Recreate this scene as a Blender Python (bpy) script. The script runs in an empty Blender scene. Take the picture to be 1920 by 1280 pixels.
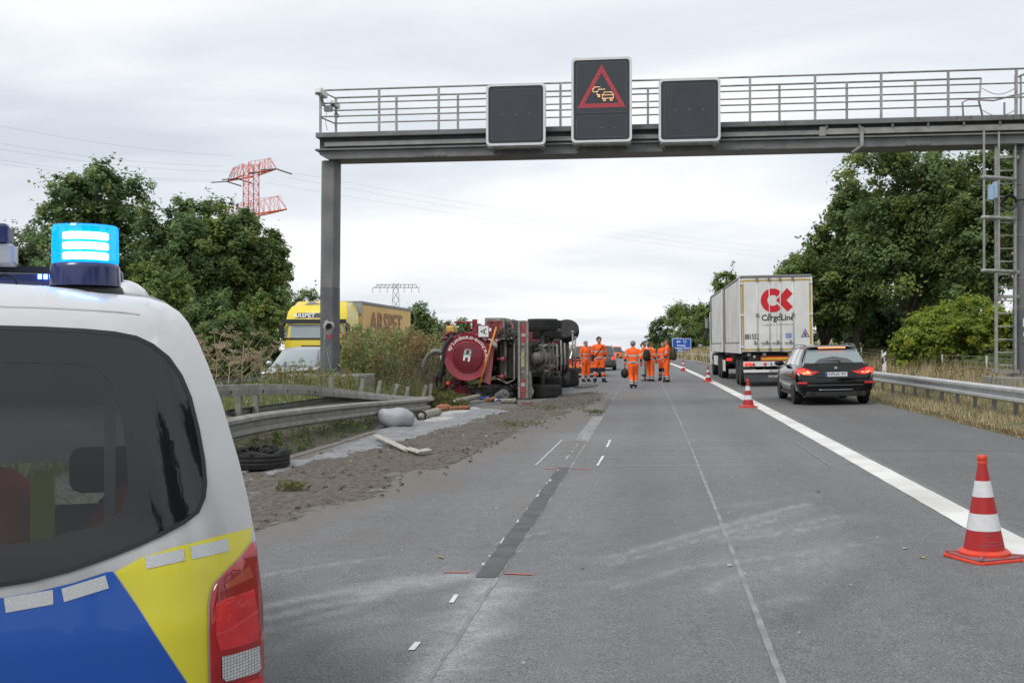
import bpy, bmesh, math, random
import numpy as np
from mathutils import Vector, Matrix, Euler
R = math.radians
SC = bpy.context.scene
COL = SC.collection

# ------------------------------------------------------------------ camera
CAM_H = 1.58
FPX = 2050.0                      # focal length in photo pixels (1920 wide)
TH = math.atan(268 / FPX)         # the camera looks a little left of the road
cam_d = bpy.data.cameras.new('camera')
cam_d.lens = 36 * FPX / 1920
cam_d.sensor_width = 36
cam_d.clip_start = 0.05
cam_d.clip_end = 6000
cam = bpy.data.objects.new('camera', cam_d)
COL.objects.link(cam)
cam.location = (0, 0, CAM_H)
cam.rotation_euler = (R(90) + math.atan(8 / FPX), 0, TH)
SC.camera = cam

# ------------------------------------------------------------------ sky and sun (overcast)
SUN_EL, SUN_AZ = 52.0, 215.0      # high, veiled, from behind on the left
W = bpy.data.worlds.new('World'); SC.world = W; W.use_nodes = True
nt = W.node_tree; nt.nodes.clear()
def N(t, **k):
    n = nt.nodes.new(t)
    for a, b in k.items(): setattr(n, a, b)
    return n
L = nt.links.new
sky = N('ShaderNodeTexSky', sky_type='NISHITA', sun_disc=False)
sky.sun_elevation = R(SUN_EL); sky.sun_rotation = R(SUN_AZ); sky.air_density = 1.0; sky.dust_density = 2.0
tc = N('ShaderNodeTexCoord'); sep = N('ShaderNodeSeparateXYZ'); L(tc.outputs['Generated'], sep.inputs[0])
den = N('ShaderNodeMath', operation='ADD'); den.inputs[1].default_value = 0.22
ab = N('ShaderNodeMath', operation='ABSOLUTE'); L(sep.outputs['Z'], ab.inputs[0]); L(ab.outputs[0], den.inputs[0])
dx = N('ShaderNodeMath', operation='DIVIDE'); L(sep.outputs['X'], dx.inputs[0]); L(den.outputs[0], dx.inputs[1])
dy = N('ShaderNodeMath', operation='DIVIDE'); L(sep.outputs['Y'], dy.inputs[0]); L(den.outputs[0], dy.inputs[1])
cmb = N('ShaderNodeCombineXYZ'); L(dx.outputs[0], cmb.inputs[0]); L(dy.outputs[0], cmb.inputs[1])
mp = N('ShaderNodeMapping'); mp.inputs['Scale'].default_value = (0.75, 1.5, 1); mp.inputs['Rotation'].default_value = (0, 0, R(-14)); mp.inputs['Location'].default_value = (3.1, 0.4, 0)
L(cmb.outputs[0], mp.inputs[0])
n1 = N('ShaderNodeTexNoise'); n1.inputs['Scale'].default_value = 0.9; n1.inputs['Detail'].default_value = 7; n1.inputs['Roughness'].default_value = 0.5; n1.inputs['Distortion'].default_value = 0.5
L(mp.outputs[0], n1.inputs['Vector'])
rp = N('ShaderNodeValToRGB'); e = rp.color_ramp.elements
e[0].position = 0.33; e[0].color = (0.515, 0.55, 0.605, 1)
e[1].position = 0.57; e[1].color = (0.785, 0.80, 0.815, 1)
m_ = e.new(0.46); m_.color = (0.645, 0.675, 0.715, 1)
L(n1.outputs['Fac'], rp.inputs[0])
sc_ = N('ShaderNodeVectorMath', operation='SCALE'); sc_.inputs['Scale'].default_value = 10.0; L(rp.outputs[0], sc_.inputs[0])
mx = N('ShaderNodeMix', data_type='RGBA'); mx.inputs['Factor'].default_value = 0.94
L(sky.outputs[0], mx.inputs['A']); L(sc_.outputs[0], mx.inputs['B'])
bg = N('ShaderNodeBackground'); bg.inputs['Strength'].default_value = 0.1; L(mx.outputs['Result'], bg.inputs[0])
ow = N('ShaderNodeOutputWorld'); L(bg.outputs[0], ow.inputs[0])

sun_d = bpy.data.lights.new('sun', 'SUN'); sun_d.energy = 1.5; sun_d.angle = R(22); sun_d.color = (1, 0.965, 0.92)
sun = bpy.data.objects.new('sun', sun_d); COL.objects.link(sun)
az = R(SUN_AZ)
sdir = Vector((math.sin(az) * math.cos(R(SUN_EL)), math.cos(az) * math.cos(R(SUN_EL)), math.sin(R(SUN_EL))))
sun.rotation_euler = sdir.to_track_quat('Z', 'Y').to_euler(); sun.location = (-8, -10, 30)

SC.view_settings.view_transform = 'Standard'; SC.view_settings.look = 'None'
SC.view_settings.exposure = 0.42; SC.view_settings.gamma = 1.0
SC.render.engine = 'CYCLES'
SC.cycles.use_denoising = True
SC.cycles.max_bounces = 6; SC.cycles.transparent_max_bounces = 8

# ------------------------------------------------------------------ surveying helpers
ST, CT = math.sin(TH), math.cos(TH)
XF = 0.025                        # crossfall of the carriageway (rises to the right)
def at(u, v, d):                  # a point seen at photo pixel (u, v), d metres ahead of the lens
    a = (u - 960) / FPX; b = (648 - v) / FPX
    return Vector((d * (-ST + a * CT), d * (CT + a * ST), CAM_H + d * b))
def gnd(u, v, dz=0.0):            # the point of the carriageway seen at that pixel
    k = CT * (u - 1228) / FPX
    d = (CAM_H - dz) / ((v - 648) / FPX + XF * k)
    p = at(u, v, d); p.z = XF * p.x + dz
    return p
def depth_for_x(u, X): return X / (CT * (u - 1228) / FPX)
def bend(y): return -y * abs(y) / 6400.0 if y > 0 else 0.0        # the road bends gently left
def dip(y): return -5.3e-5 * (y - 80) ** 2 if y > 80 else 0.0      # and drops away over a crest
def interp(x, tab):
    if x <= tab[0][0]: return tab[0][1]
    for (a, b), (c, d) in zip(tab, tab[1:]):
        if x <= c: return b + (d - b) * (x - a) / (c - a)
    return tab[-1][1]
PROFILE = [(-600, 3.0), (-60, 1.2), (-30, 0.75), (-25, 0.35), (-22.6, -0.02), (-10.6, -0.02), (-9.9, 0.12), (-8.5, 0.30), (-7.0, 0.18),
           (-6.0, -0.12), (-5.55, -0.19), (5.9, 0.10), (6.3, 0.155), (7.2, 0.22), (8.2, 0.45), (9.5, 0.62), (12, 1.05), (16, 1.35), (40, 1.6), (600, 3.0)]
def gz(x, y):                     # height of the ground at a world point
    lx = x - bend(y)
    return interp(lx, PROFILE) + dip(y)
def roadz(x, y): return XF * (x - bend(y)) + dip(y)

# ------------------------------------------------------------------ materials
MATS = {}
def mk(name, col, rough=0.6, metal=0.0, var=0.0, scale=4.0, bump=0.0, bscale=60.0, col2=None, coat=0.0, emit=None, estr=0.0, spec=0.5, detail=4.0, coord='Object', bdist=0.01, rvar=0.0):
    if name in MATS: return MATS[name]
    m = bpy.data.materials.new(name); m.use_nodes = True; t = m.node_tree; b = t.nodes['Principled BSDF']
    b.inputs['Base Color'].default_value = (*col, 1); b.inputs['Roughness'].default_value = rough; b.inputs['Metallic'].default_value = metal
    b.inputs['Specular IOR Level'].default_value = spec
    if coat: b.inputs['Coat Weight'].default_value = coat; b.inputs['Coat Roughness'].default_value = 0.05
    if emit: b.inputs['Emission Color'].default_value = (*emit, 1); b.inputs['Emission Strength'].default_value = estr
    if var or col2 or bump or rvar:
        tcn = t.nodes.new('ShaderNodeTexCoord')
    if var or col2 or rvar:
        nz = t.nodes.new('ShaderNodeTexNoise'); nz.inputs['Scale'].default_value = scale; nz.inputs['Detail'].default_value = detail; nz.inputs['Roughness'].default_value = 0.62
        t.links.new(tcn.outputs[coord], nz.inputs['Vector'])
        cr = t.nodes.new('ShaderNodeValToRGB'); a = cr.color_ramp.elements
        a[0].position = 0.36; a[1].position = 0.68
        c2 = col2 if col2 else tuple(min(1, c * (1 - var)) for c in col)
        c1 = col if col2 else tuple(min(1, c * (1 + var)) for c in col)
        a[0].color = (*c1, 1); a[1].color = (*c2, 1)
        t.links.new(nz.outputs['Fac'], cr.inputs[0])
        if var or col2: t.links.new(cr.outputs[0], b.inputs['Base Color'])
        if rvar:
            mr = t.nodes.new('ShaderNodeMapRange'); mr.inputs['To Min'].default_value = max(0, rough - rvar); mr.inputs['To Max'].default_value = min(1, rough + rvar)
            t.links.new(nz.outputs['Fac'], mr.inputs[0]); t.links.new(mr.outputs[0], b.inputs['Roughness'])
    if bump:
        nb = t.nodes.new('ShaderNodeTexNoise'); nb.inputs['Scale'].default_value = bscale; nb.inputs['Detail'].default_value = 5
        t.links.new(tcn.outputs[coord], nb.inputs['Vector'])
        bn = t.nodes.new('ShaderNodeBump'); bn.inputs['Strength'].default_value = bump; bn.inputs['Distance'].default_value = bdist
        t.links.new(nb.outputs['Fac'], bn.inputs['Height']); t.links.new(bn.outputs[0], b.inputs['Normal'])
    MATS[name] = m
    return m

def glass_mat(name, tint, rough=0.02, through=0.5):
    m = bpy.data.materials.new(name); m.use_nodes = True; t = m.node_tree; t.nodes.clear()
    tr = t.nodes.new('ShaderNodeBsdfTransparent'); tr.inputs[0].default_value = (*[c * through for c in tint], 1)
    gl = t.nodes.new('ShaderNodeBsdfGlossy'); gl.inputs['Roughness'].default_value = rough
    fr = t.nodes.new('ShaderNodeFresnel'); fr.inputs['IOR'].default_value = 1.55
    mx = t.nodes.new('ShaderNodeMixShader'); o = t.nodes.new('ShaderNodeOutputMaterial')
    t.links.new(fr.outputs[0], mx.inputs[0]); t.links.new(tr.outputs[0], mx.inputs[1]); t.links.new(gl.outputs[0], mx.inputs[2]); t.links.new(mx.outputs[0], o.inputs[0])
    MATS[name] = m
    return m

# ------------------------------------------------------------------ mesh builder
class MB:
    def __init__(s): s.v = []; s.f = []; s.m = []; s.s = []
    def add(s, vs, fs, mi=0, smooth=False, M=None):
        o = len(s.v)
        for p in vs:
            p = Vector(p)
            if M is not None: p = M @ p
            s.v.append(p[:])
        for f in fs:
            s.f.append([i + o for i in f]); s.m.append(mi); s.s.append(smooth)
        return s
    def box(s, c, d, mi=0, rot=None, M=None):
        x, y, z = d[0] / 2, d[1] / 2, d[2] / 2
        vs = [Vector((a, b, e)) for e in (-z, z) for b in (-y, y) for a in (-x, x)]
        if rot is not None:
            rm = Euler(rot).to_matrix(); vs = [rm @ p for p in vs]
        vs = [p + Vector(c) for p in vs]
        return s.add(vs, [(0, 2, 3, 1), (4, 5, 7, 6), (0, 1, 5, 4), (2, 6, 7, 3), (0, 4, 6, 2), (1, 3, 7, 5)], mi, False, M)
    def bb(s, x0, x1, y0, y1, z0, z1, mi=0, M=None):
        return s.box(((x0 + x1) / 2, (y0 + y1) / 2, (z0 + z1) / 2), (x1 - x0, y1 - y0, z1 - z0), mi, None, M)
    def loft(s, rings, mi=0, smooth=True, closed=True, caps=True, M=None):
        n = len(rings[0]); vs = [p for r in rings for p in r]; fs = []
        for i in range(len(rings) - 1):
            for j in range(n if closed else n - 1):
                k = (j + 1) % n
                fs.append((i * n + j, i * n + k, (i + 1) * n + k, (i + 1) * n + j))
        if caps and closed:
            fs.append(tuple(reversed(range(n)))); fs.append(tuple(range((len(rings) - 1) * n, len(rings) * n)))
        return s.add(vs, fs, mi, smooth, M)
    def tube(s, pts, r, n=8, mi=0, caps=True, smooth=True, M=None, flat=1.0):
        pts = [Vector(p) for p in pts]; rings = []
        rr = r if isinstance(r, (list, tuple)) else [r] * len(pts)
        prev = None
        for i, p in enumerate(pts):
            t = (pts[min(i + 1, len(pts) - 1)] - pts[max(i - 1, 0)])
            if t.length < 1e-9: t = Vector((0, 0, 1))
            t.normalize()
            if prev is None:
                up = Vector((0, 0, 1)) if abs(t.z) < 0.9 else Vector((0, 1, 0))
                a = t.cross(up).normalized()
            else:
                a = (prev - t * prev.dot(t))
                a = a.normalized() if a.length > 1e-6 else t.orthogonal().normalized()
            prev = a; b = t.cross(a)
            rings.append([p + (a * math.cos(2 * math.pi * k / n) + b * math.sin(2 * math.pi * k / n) * flat) * rr[i] for k in range(n)])
        return s.loft(rings, mi, smooth, True, caps, M)
    def cyl(s, p0, p1, r0, r1=None, n=12, mi=0, caps=True, smooth=True, M=None):
        return s.tube([p0, p1], [r0, r0 if r1 is None else r1], n, mi, caps, smooth, M)
    def lathe(s, prof, n=24, mi=0, smooth=True, M=None, caps=True):
        return s.loft([[(r * math.cos(2 * math.pi * k / n), r * math.sin(2 * math.pi * k / n), z) for k in range(n)] for r, z in prof], mi, smooth, True, caps, M)
    def prism(s, poly, ext, mi=0, smooth=False, M=None):
        poly = [Vector(p) for p in poly]; e = Vector(ext); n = len(poly)
        vs = poly + [p + e for p in poly]
        fs = [tuple(range(n)), tuple(reversed(range(n, 2 * n)))] + [(i, i + n, (i + 1) % n + n, (i + 1) % n) for i in range(n)]
        return s.add(vs, fs, mi, smooth, M)
    def ell(s, c, r, n=12, k=8, mi=0, M=None):
        c = Vector(c); rings = []
        for i in range(k + 1):
            a = -math.pi / 2 + math.pi * i / k
            q = max(math.cos(a), 0.02)
            rings.append([c + Vector((r[0] * q * math.cos(2 * math.pi * j / n), r[1] * q * math.sin(2 * math.pi * j / n), r[2] * math.sin(a))) for j in range(n)])
        return s.loft(rings, mi, True, True, True, M)
    def sweep(s, prof, path, mi=0, smooth=False, closed=True, side=Vector((1, 0, 0)), caps=True, sides=None):
        # profile points (a, b): a along the horizontal normal of the path, b along z
        rings = []; path = [Vector(p) for p in path]
        for i, p in enumerate(path):
            t = path[min(i + 1, len(path) - 1)] - path[max(i - 1, 0)]; t.normalize()
            nrm = Vector((t.y, -t.x, 0)); nrm = nrm.normalized() if nrm.length > 1e-6 else side
            up = nrm.cross(t).normalized()
            if up.z < 0: up = -up
            tw = sides[i] if sides else 0.0
            n2 = nrm * math.cos(tw) + up * math.sin(tw); u2 = up * math.cos(tw) - nrm * math.sin(tw)
            rings.append([p + n2 * a + u2 * b for a, b in prof])
        return s.loft(rings, mi, smooth, closed, caps)
    def build(s, name, mats, parent=None, bev=0.0, sharp=None, M=None, segs=2):
        me = bpy.data.meshes.new(name)
        me.from_pydata(s.v, [], s.f)
        mats = mats if isinstance(mats, (list, tuple)) else [mats]
        for m in mats: me.materials.append(MATS[m] if isinstance(m, str) else m)
        me.polygons.foreach_set('material_index', s.m); me.polygons.foreach_set('use_smooth', s.s)
        if sharp is not None:
            me.polygons.foreach_set('use_smooth', [True] * len(s.f))
        bm = bmesh.new(); bm.from_mesh(me); bmesh.ops.recalc_face_normals(bm, faces=bm.faces)
        if bev:
            bmesh.ops.remove_doubles(bm, verts=bm.verts, dist=1e-5)
            ed = [e for e in bm.edges if len(e.link_faces) == 2 and e.calc_face_angle(0) > R(28)]
            bmesh.ops.bevel(bm, geom=ed, offset=bev, segments=segs, profile=0.5, affect='EDGES', clamp_overlap=True)
        bm.to_mesh(me); bm.free()
        if sharp is not None: me.set_sharp_from_angle(angle=R(sharp))
        me.update()
        o = bpy.data.objects.new(name, me); COL.objects.link(o)
        if M is not None: o.matrix_local = M
        if parent is not None: o.parent = parent
        return o

def thing(name, label, cat, loc=(0, 0, 0), rz=0.0, group=None, rot=None):
    o = bpy.data.objects.new(name, None); COL.objects.link(o); o.empty_display_size = 0.2
    o.location = loc; o.rotation_euler = rot if rot is not None else (0, 0, rz)
    return tag(o, label, cat, group)
def tag(o, label, cat, group=None, kind=None):
    o['label'] = label; o['category'] = cat
    if group: o['group'] = group
    if kind: o['kind'] = kind
    return o
def struct(o): o['kind'] = 'structure'; return o
def stuff(o, label=None, cat=None):
    o['kind'] = 'stuff'
    if label: o['label'] = label; o['category'] = cat
    return o
def copy_tree(o, parent=None):
    c = o.copy(); COL.objects.link(c)
    if parent is not None: c.parent = parent
    for ch in o.children: copy_tree(ch, c)
    return c

_FONT_CACHE = {}
def text_mesh(txt, size=1.0, bold=0.0, depth=0.0):
    key = (txt, size, bold, depth)
    if key in _FONT_CACHE: return _FONT_CACHE[key]
    cu = bpy.data.curves.new('lettering', 'FONT'); cu.body = txt; cu.size = size; cu.offset = bold; cu.extrude = depth
    cu.align_x = 'LEFT'; cu.resolution_u = 3
    ob = bpy.data.objects.new('lettering', cu); COL.objects.link(ob)
    me = bpy.data.meshes.new_from_object(ob.evaluated_get(bpy.context.evaluated_depsgraph_get()))
    vs = [v.co.copy() for v in me.vertices]; fs = [tuple(p.vertices) for p in me.polygons]
    bpy.data.objects.remove(ob); bpy.data.curves.remove(cu); bpy.data.meshes.remove(me)
    xs = [p.x for p in vs]; ys = [p.y for p in vs]
    _FONT_CACHE[key] = (vs, fs, min(xs), max(xs), min(ys), max(ys))
    return _FONT_CACHE[key]
def lettering(txt, c, xdir, ydir, height, mats, parent, name='lettering', bold=0.0, width=None, mb=None, mi=0, build=True):
    # flat letters centred on c, spanning the given cap height, read along xdir
    vs, fs, x0, x1, y0, y1 = text_mesh(txt, 1.0, bold)
    sy = height / (y1 - y0); sx = sy if width is None else width / (x1 - x0)
    X = Vector(xdir).normalized(); Y = Vector(ydir).normalized(); c = Vector(c)
    pts = [c + X * ((p.x - (x0 + x1) / 2) * sx) + Y * ((p.y - (y0 + y1) / 2) * sy) for p in vs]
    if mb is None: mb = MB()
    mb.add(pts, fs, mi)
    return mb.build(name, mats, parent) if build else mb

# smooth value noise for shaping things
_rng = np.random.RandomState(7); _NT = _rng.rand(64, 64)
def vnoise(x, y):
    x = np.asarray(x, float); y = np.asarray(y, float)
    xi = np.floor(x).astype(int); yi = np.floor(y).astype(int); fx = x - xi; fy = y - yi
    fx = fx * fx * (3 - 2 * fx); fy = fy * fy * (3 - 2 * fy)
    g = lambda a, b: _NT[a % 64, b % 64]
    return (g(xi, yi) * (1 - fx) + g(xi + 1, yi) * fx) * (1 - fy) + (g(xi, yi + 1) * (1 - fx) + g(xi + 1, yi + 1) * fx) * fy
def fbm(x, y, o=4):
    s = 0; a = 0.5
    for k in range(o): s = s + a * vnoise(x * 2 ** k + 17 * k, y * 2 ** k + 9 * k); a *= 0.5
    return s
def np_mesh(name, V, Fq, mats, attrs=None, smooth=False, mi=None):
    me = bpy.data.meshes.new(name); V = np.asarray(V, np.float32); Fq = np.asarray(Fq, np.int32)
    k = Fq.shape[1]
    me.vertices.add(len(V)); me.vertices.foreach_set('co', V.ravel())
    me.loops.add(Fq.size); me.loops.foreach_set('vertex_index', Fq.ravel())
    me.polygons.add(len(Fq)); me.polygons.foreach_set('loop_start', np.arange(0, Fq.size, k, dtype=np.int32))
    me.polygons.foreach_set('use_smooth', np.full(len(Fq), smooth))
    for m in (mats if isinstance(mats, (list, tuple)) else [mats]): me.materials.append(MATS[m] if isinstance(m, str) else m)
    if mi is not None: me.polygons.foreach_set('material_index', np.asarray(mi, np.int32))
    me.update(calc_edges=True)
    for an, (typ, dom, val) in (attrs or {}).items():
        a = me.attributes.new(an, typ, dom)
        a.data.foreach_set('color' if 'COLOR' in typ else 'value', np.asarray(val, np.float32).ravel())
    me.validate()
    o = bpy.data.objects.new(name, me); COL.objects.link(o)
    return o
def seg_dist(px, py, pl):
    best = np.full(px.shape, 1e9)
    for (ax, ay), (bx, by) in zip(pl, pl[1:]):
        ddx, ddy = bx - ax, by - ay; l2 = ddx * ddx + ddy * ddy + 1e-12
        t = np.clip(((px - ax) * ddx + (py - ay) * ddy) / l2, 0, 1)
        best = np.minimum(best, np.hypot(px - ax - t * ddx, py - ay - t * ddy))
    return best
def inside(px, py, poly):
    r = np.zeros(px.shape, bool); n = len(poly)
    for i in range(n):
        ax, ay = poly[i]; bx, by = poly[(i + 1) % n]
        c = ((ay > py) != (by > py)) & (px < (bx - ax) * (py - ay) / ((by - ay) + 1e-12) + ax)
        r ^= c
    return r
def sdist(px, py, poly):
    d = seg_dist(px, py, poly + [poly[0]])
    return np.where(inside(px, py, poly), d, -d)
def gpoly(pts): return [(p.x, p.y) for p in (gnd(u, v) for u, v in pts)]
# ================================================================== the setting
# asphalt: grain, patches and the marks left by the crash are driven by attributes laid out on the road itself
def asphalt(name, base, speck=1.0):
    m = bpy.data.materials.new(name); m.use_nodes = True; t = m.node_tree; b = t.nodes['Principled BSDF']
    n = t.nodes.new; l = t.links.new
    tc = n('ShaderNodeTexCoord')
    def noise(s, d=3, r=0.6, vec=None):
        q = n('ShaderNodeTexNoise'); q.inputs['Scale'].default_value = s; q.inputs['Detail'].default_value = d; q.inputs['Roughness'].default_value = r
        l(vec or tc.outputs['Object'], q.inputs['Vector']); return q
    def ramp(src, p0, c0, p1, c1):
        q = n('ShaderNodeValToRGB'); q.color_ramp.elements[0].position = p0; q.color_ramp.elements[1].position = p1
        q.color_ramp.elements[0].color = (*c0, 1); q.color_ramp.elements[1].color = (*c1, 1); l(src, q.inputs[0]); return q
    def mix(f, a, bb, mode='MIX'):
        q = n('ShaderNodeMix'); q.data_type = 'RGBA'; q.blend_type = mode
        if isinstance(f, (int, float)): q.inputs['Factor'].default_value = f
        else: l(f, q.inputs['Factor'])
        for k, s in (('A', a), ('B', bb)):
            if isinstance(s, tuple): q.inputs[k].default_value = (*s, 1)
            else: l(s, q.inputs[k])
        return q.outputs['Result']
    def math_(op, a, bb):
        q = n('ShaderNodeMath'); q.operation = op; q.use_clamp = True
        for i, s in enumerate((a, bb)):
            if isinstance(s, (int, float)): q.inputs[i].default_value = s
            else: l(s, q.inputs[i])
        return q.outputs[0]
    def attr(nm):
        q = n('ShaderNodeAttribute'); q.attribute_name = nm; return q.outputs['Fac']
    big = noise(0.35, 5); fine = noise(85, 3, 0.75); mid = noise(7, 4)
    vo = n('ShaderNodeTexVoronoi'); vo.inputs['Scale'].default_value = 75; l(tc.outputs['Object'], vo.inputs['Vector'])
    c = ramp(big.outputs['Fac'], 0.3, tuple(x * 0.86 for x in base), 0.7, tuple(x * 1.12 for x in base)).outputs[0]
    c = mix(0.35, c, ramp(mid.outputs['Fac'], 0.3, tuple(x * 0.75 for x in base), 0.7, tuple(x * 1.25 for x in base)).outputs[0])
    c = mix(0.75 * speck, c, ramp(fine.outputs['Fac'], 0.36, (0.16, 0.16, 0.16), 0.64, (0.86, 0.86, 0.86)).outputs[0], 'OVERLAY')
    stones = ramp(vo.outputs['Color'], 0.80, (0, 0, 0), 0.97, (1, 1, 1)).outputs[0]
    c = mix(math_('MULTIPLY', stones, 0.35 * speck), c, (0.38, 0.38, 0.38))
    # streaks along the direction of travel
    mpn = n('ShaderNodeMapping'); mpn.inputs['Scale'].default_value = (1.1, 0.05, 1); l(tc.outputs['Object'], mpn.inputs[0])
    st = noise(1.0, 4, 0.6, mpn.outputs[0])
    c = mix(0.5, c, ramp(st.outputs['Fac'], 0.3, (0.40, 0.40, 0.40), 0.7, (0.60, 0.60, 0.60)).outputs[0], 'OVERLAY')
    scn = math_('MULTIPLY', ramp(noise(60, 4, 0.85).outputs['Fac'], 0.37, (0, 0, 0), 0.60, (1, 1, 1)).outputs[0], ramp(noise(6, 5, 0.7).outputs['Fac'], 0.28, (0.25, 0.25, 0.25), 0.58, (1, 1, 1)).outputs[0])
    c = mix(math_('MULTIPLY', attr('scuff'), scn), c, (0.36, 0.37, 0.39))
    c = mix(attr('rubber'), c, (0.035, 0.036, 0.038))
    dn = ramp(noise(5, 6, 0.7).outputs['Fac'], 0.25, (0, 0, 0), 0.75, (1, 1, 1)).outputs[0]
    dm = math_('MULTIPLY', attr('dust'), math_('ADD', dn, 0.35))
    c = mix(dm, c, (0.150, 0.132, 0.113))
    l(c, b.inputs['Base Color']); b.inputs['Roughness'].default_value = 0.86; b.inputs['Specular IOR Level'].default_value = 0.3
    bn = n('ShaderNodeBump'); bn.inputs['Strength'].default_value = 0.55; bn.inputs['Distance'].default_value = 0.006
    l(fine.outputs['Fac'], bn.inputs['Height']); l(bn.outputs[0], b.inputs['Normal'])
    MATS[name] = m; return m
asphalt('asphalt', (0.150, 0.152, 0.157))
asphalt('asphalt_shoulder', (0.128, 0.128, 0.128))
asphalt('asphalt_far_side', (0.13, 0.13, 0.132), 0.5)
mk('soil', (0.108, 0.092, 0.077), 0.95, var=0.5, scale=11, bump=1.0, bscale=28, bdist=0.05, coord='Object', detail=8)
mk('grass_soil', (0.072, 0.085, 0.036), 0.95, col2=(0.15, 0.125, 0.065), scale=1.6, bump=0.5, bscale=18, bdist=0.05)
mk('slurry', (0.255, 0.265, 0.28), 0.7, col2=(0.135, 0.135, 0.138), scale=5.5, bump=0.6, bscale=30, bdist=0.02, detail=8)
mk('powder', (0.44, 0.44, 0.415), 0.9, col2=(0.24, 0.24, 0.235), scale=5, bump=0.5, bscale=30, bdist=0.02, detail=8)
mk('concrete', (0.25, 0.245, 0.22), 0.9, col2=(0.15, 0.148, 0.12), scale=2.2, detail=9, bump=0.4, bscale=40)
mk('kerb', (0.22, 0.195, 0.165), 0.9, var=0.3, scale=6, bump=0.4, bscale=40)
mk('old_paint', (0.60, 0.60, 0.57), 0.75, col2=(0.30, 0.30, 0.29), scale=30, detail=6)
mk('chalk', (0.50, 0.51, 0.52), 0.9, col2=(0.24, 0.245, 0.25), scale=26, detail=6)
mk('red_spray', (0.55, 0.10, 0.085), 0.8, col2=(0.26, 0.14, 0.13), scale=20, detail=6)
mk('bitumen', (0.060, 0.061, 0.064), 0.75, col2=(0.105, 0.106, 0.109), scale=5, detail=9, bump=0.3, bscale=90)
mk('seam', (0.27, 0.275, 0.28), 0.85, col2=(0.135, 0.137, 0.14), scale=3.2, detail=10)

def line_paint():
    m = bpy.data.materials.new('line_paint'); m.use_nodes = True; t = m.node_tree; b = t.nodes['Principled BSDF']
    n = t.nodes.new; l = t.links.new; tc = n('ShaderNodeTexCoord')
    a = n('ShaderNodeTexNoise'); a.inputs['Scale'].default_value = 60; a.inputs['Detail'].default_value = 4; a.inputs['Roughness'].default_value = 0.8; l(tc.outputs['Object'], a.inputs['Vector'])
    r = n('ShaderNodeValToRGB'); r.color_ramp.elements[0].position = 0.33; r.color_ramp.elements[0].color = (0.30, 0.30, 0.29, 1); r.color_ramp.elements[1].position = 0.42; r.color_ramp.elements[1].color = (0.70, 0.70, 0.675, 1)
    l(a.outputs['Fac'], r.inputs[0])
    c = n('ShaderNodeTexNoise'); c.inputs['Scale'].default_value = 1.3; c.inputs['Detail'].default_value = 6; l(tc.outputs['Object'], c.inputs['Vector'])
    r2 = n('ShaderNodeValToRGB'); r2.color_ramp.elements[0].color = (0.72, 0.71, 0.69, 1); r2.color_ramp.elements[1].color = (1, 1, 1, 1); r2.color_ramp.elements[0].position = 0.3; r2.color_ramp.elements[1].position = 0.6
    l(c.outputs['Fac'], r2.inputs[0])
    mx = n('ShaderNodeMix'); mx.data_type = 'RGBA'; mx.blend_type = 'MULTIPLY'; mx.inputs['Factor'].default_value = 1
    l(r.outputs[0], mx.inputs['A']); l(r2.outputs[0], mx.inputs['B']); l(mx.outputs['Result'], b.inputs['Base Color']); b.inputs['Roughness'].default_value = 0.6
    MATS['line_paint'] = m
line_paint()

# ---- terrain sheet to the horizon
def terrain():
    lx = sorted(set([p[0] for p in PROFILE] + [-1500, -300, -150, -100, -80, -45, -38, -18, -14, -12, -11, -9.2, -8, -7.5, -6.5, -5.8, -5.3, 5.5, 5.7, 6.1, 6.6, 7.7, 8.8, 10.5, 11, 14, 18, 24, 30, 60, 100, 200, 350, 1500]))
    ys = [-60, -40, -25, -15, -8, -3] + [i * 1.2 for i in range(0, 60)] + [75 + 6 * i for i in range(0, 40)] + [330, 380, 450, 600, 900, 1500, 2600]
    V = []; 
    for y in ys:
        for x in lx:
            on_road = (-22.4 < x < -10.8) or (-5.5 < x < 5.8)
            z = interp(x, PROFILE)
            if on_road: z = min(z, XF * x if x > -6 else z) - 0.06
            else: z += (float(vnoise(x * 0.9 + 40, y * 0.5)) - 0.5) * (0.10 if abs(x) < 9 else 0.35)
            zz = dip(min(y, 560))
            V.append((x + bend(min(y, 420)), y, z + zz))
    nx = len(lx); F = [(j * nx + i, j * nx + i + 1, (j + 1) * nx + i + 1, (j + 1) * nx + i) for j in range(len(ys) - 1) for i in range(nx - 1)]
    o = np_mesh('ground', V, F, 'grass_soil', smooth=True); struct(o)
terrain()

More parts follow.
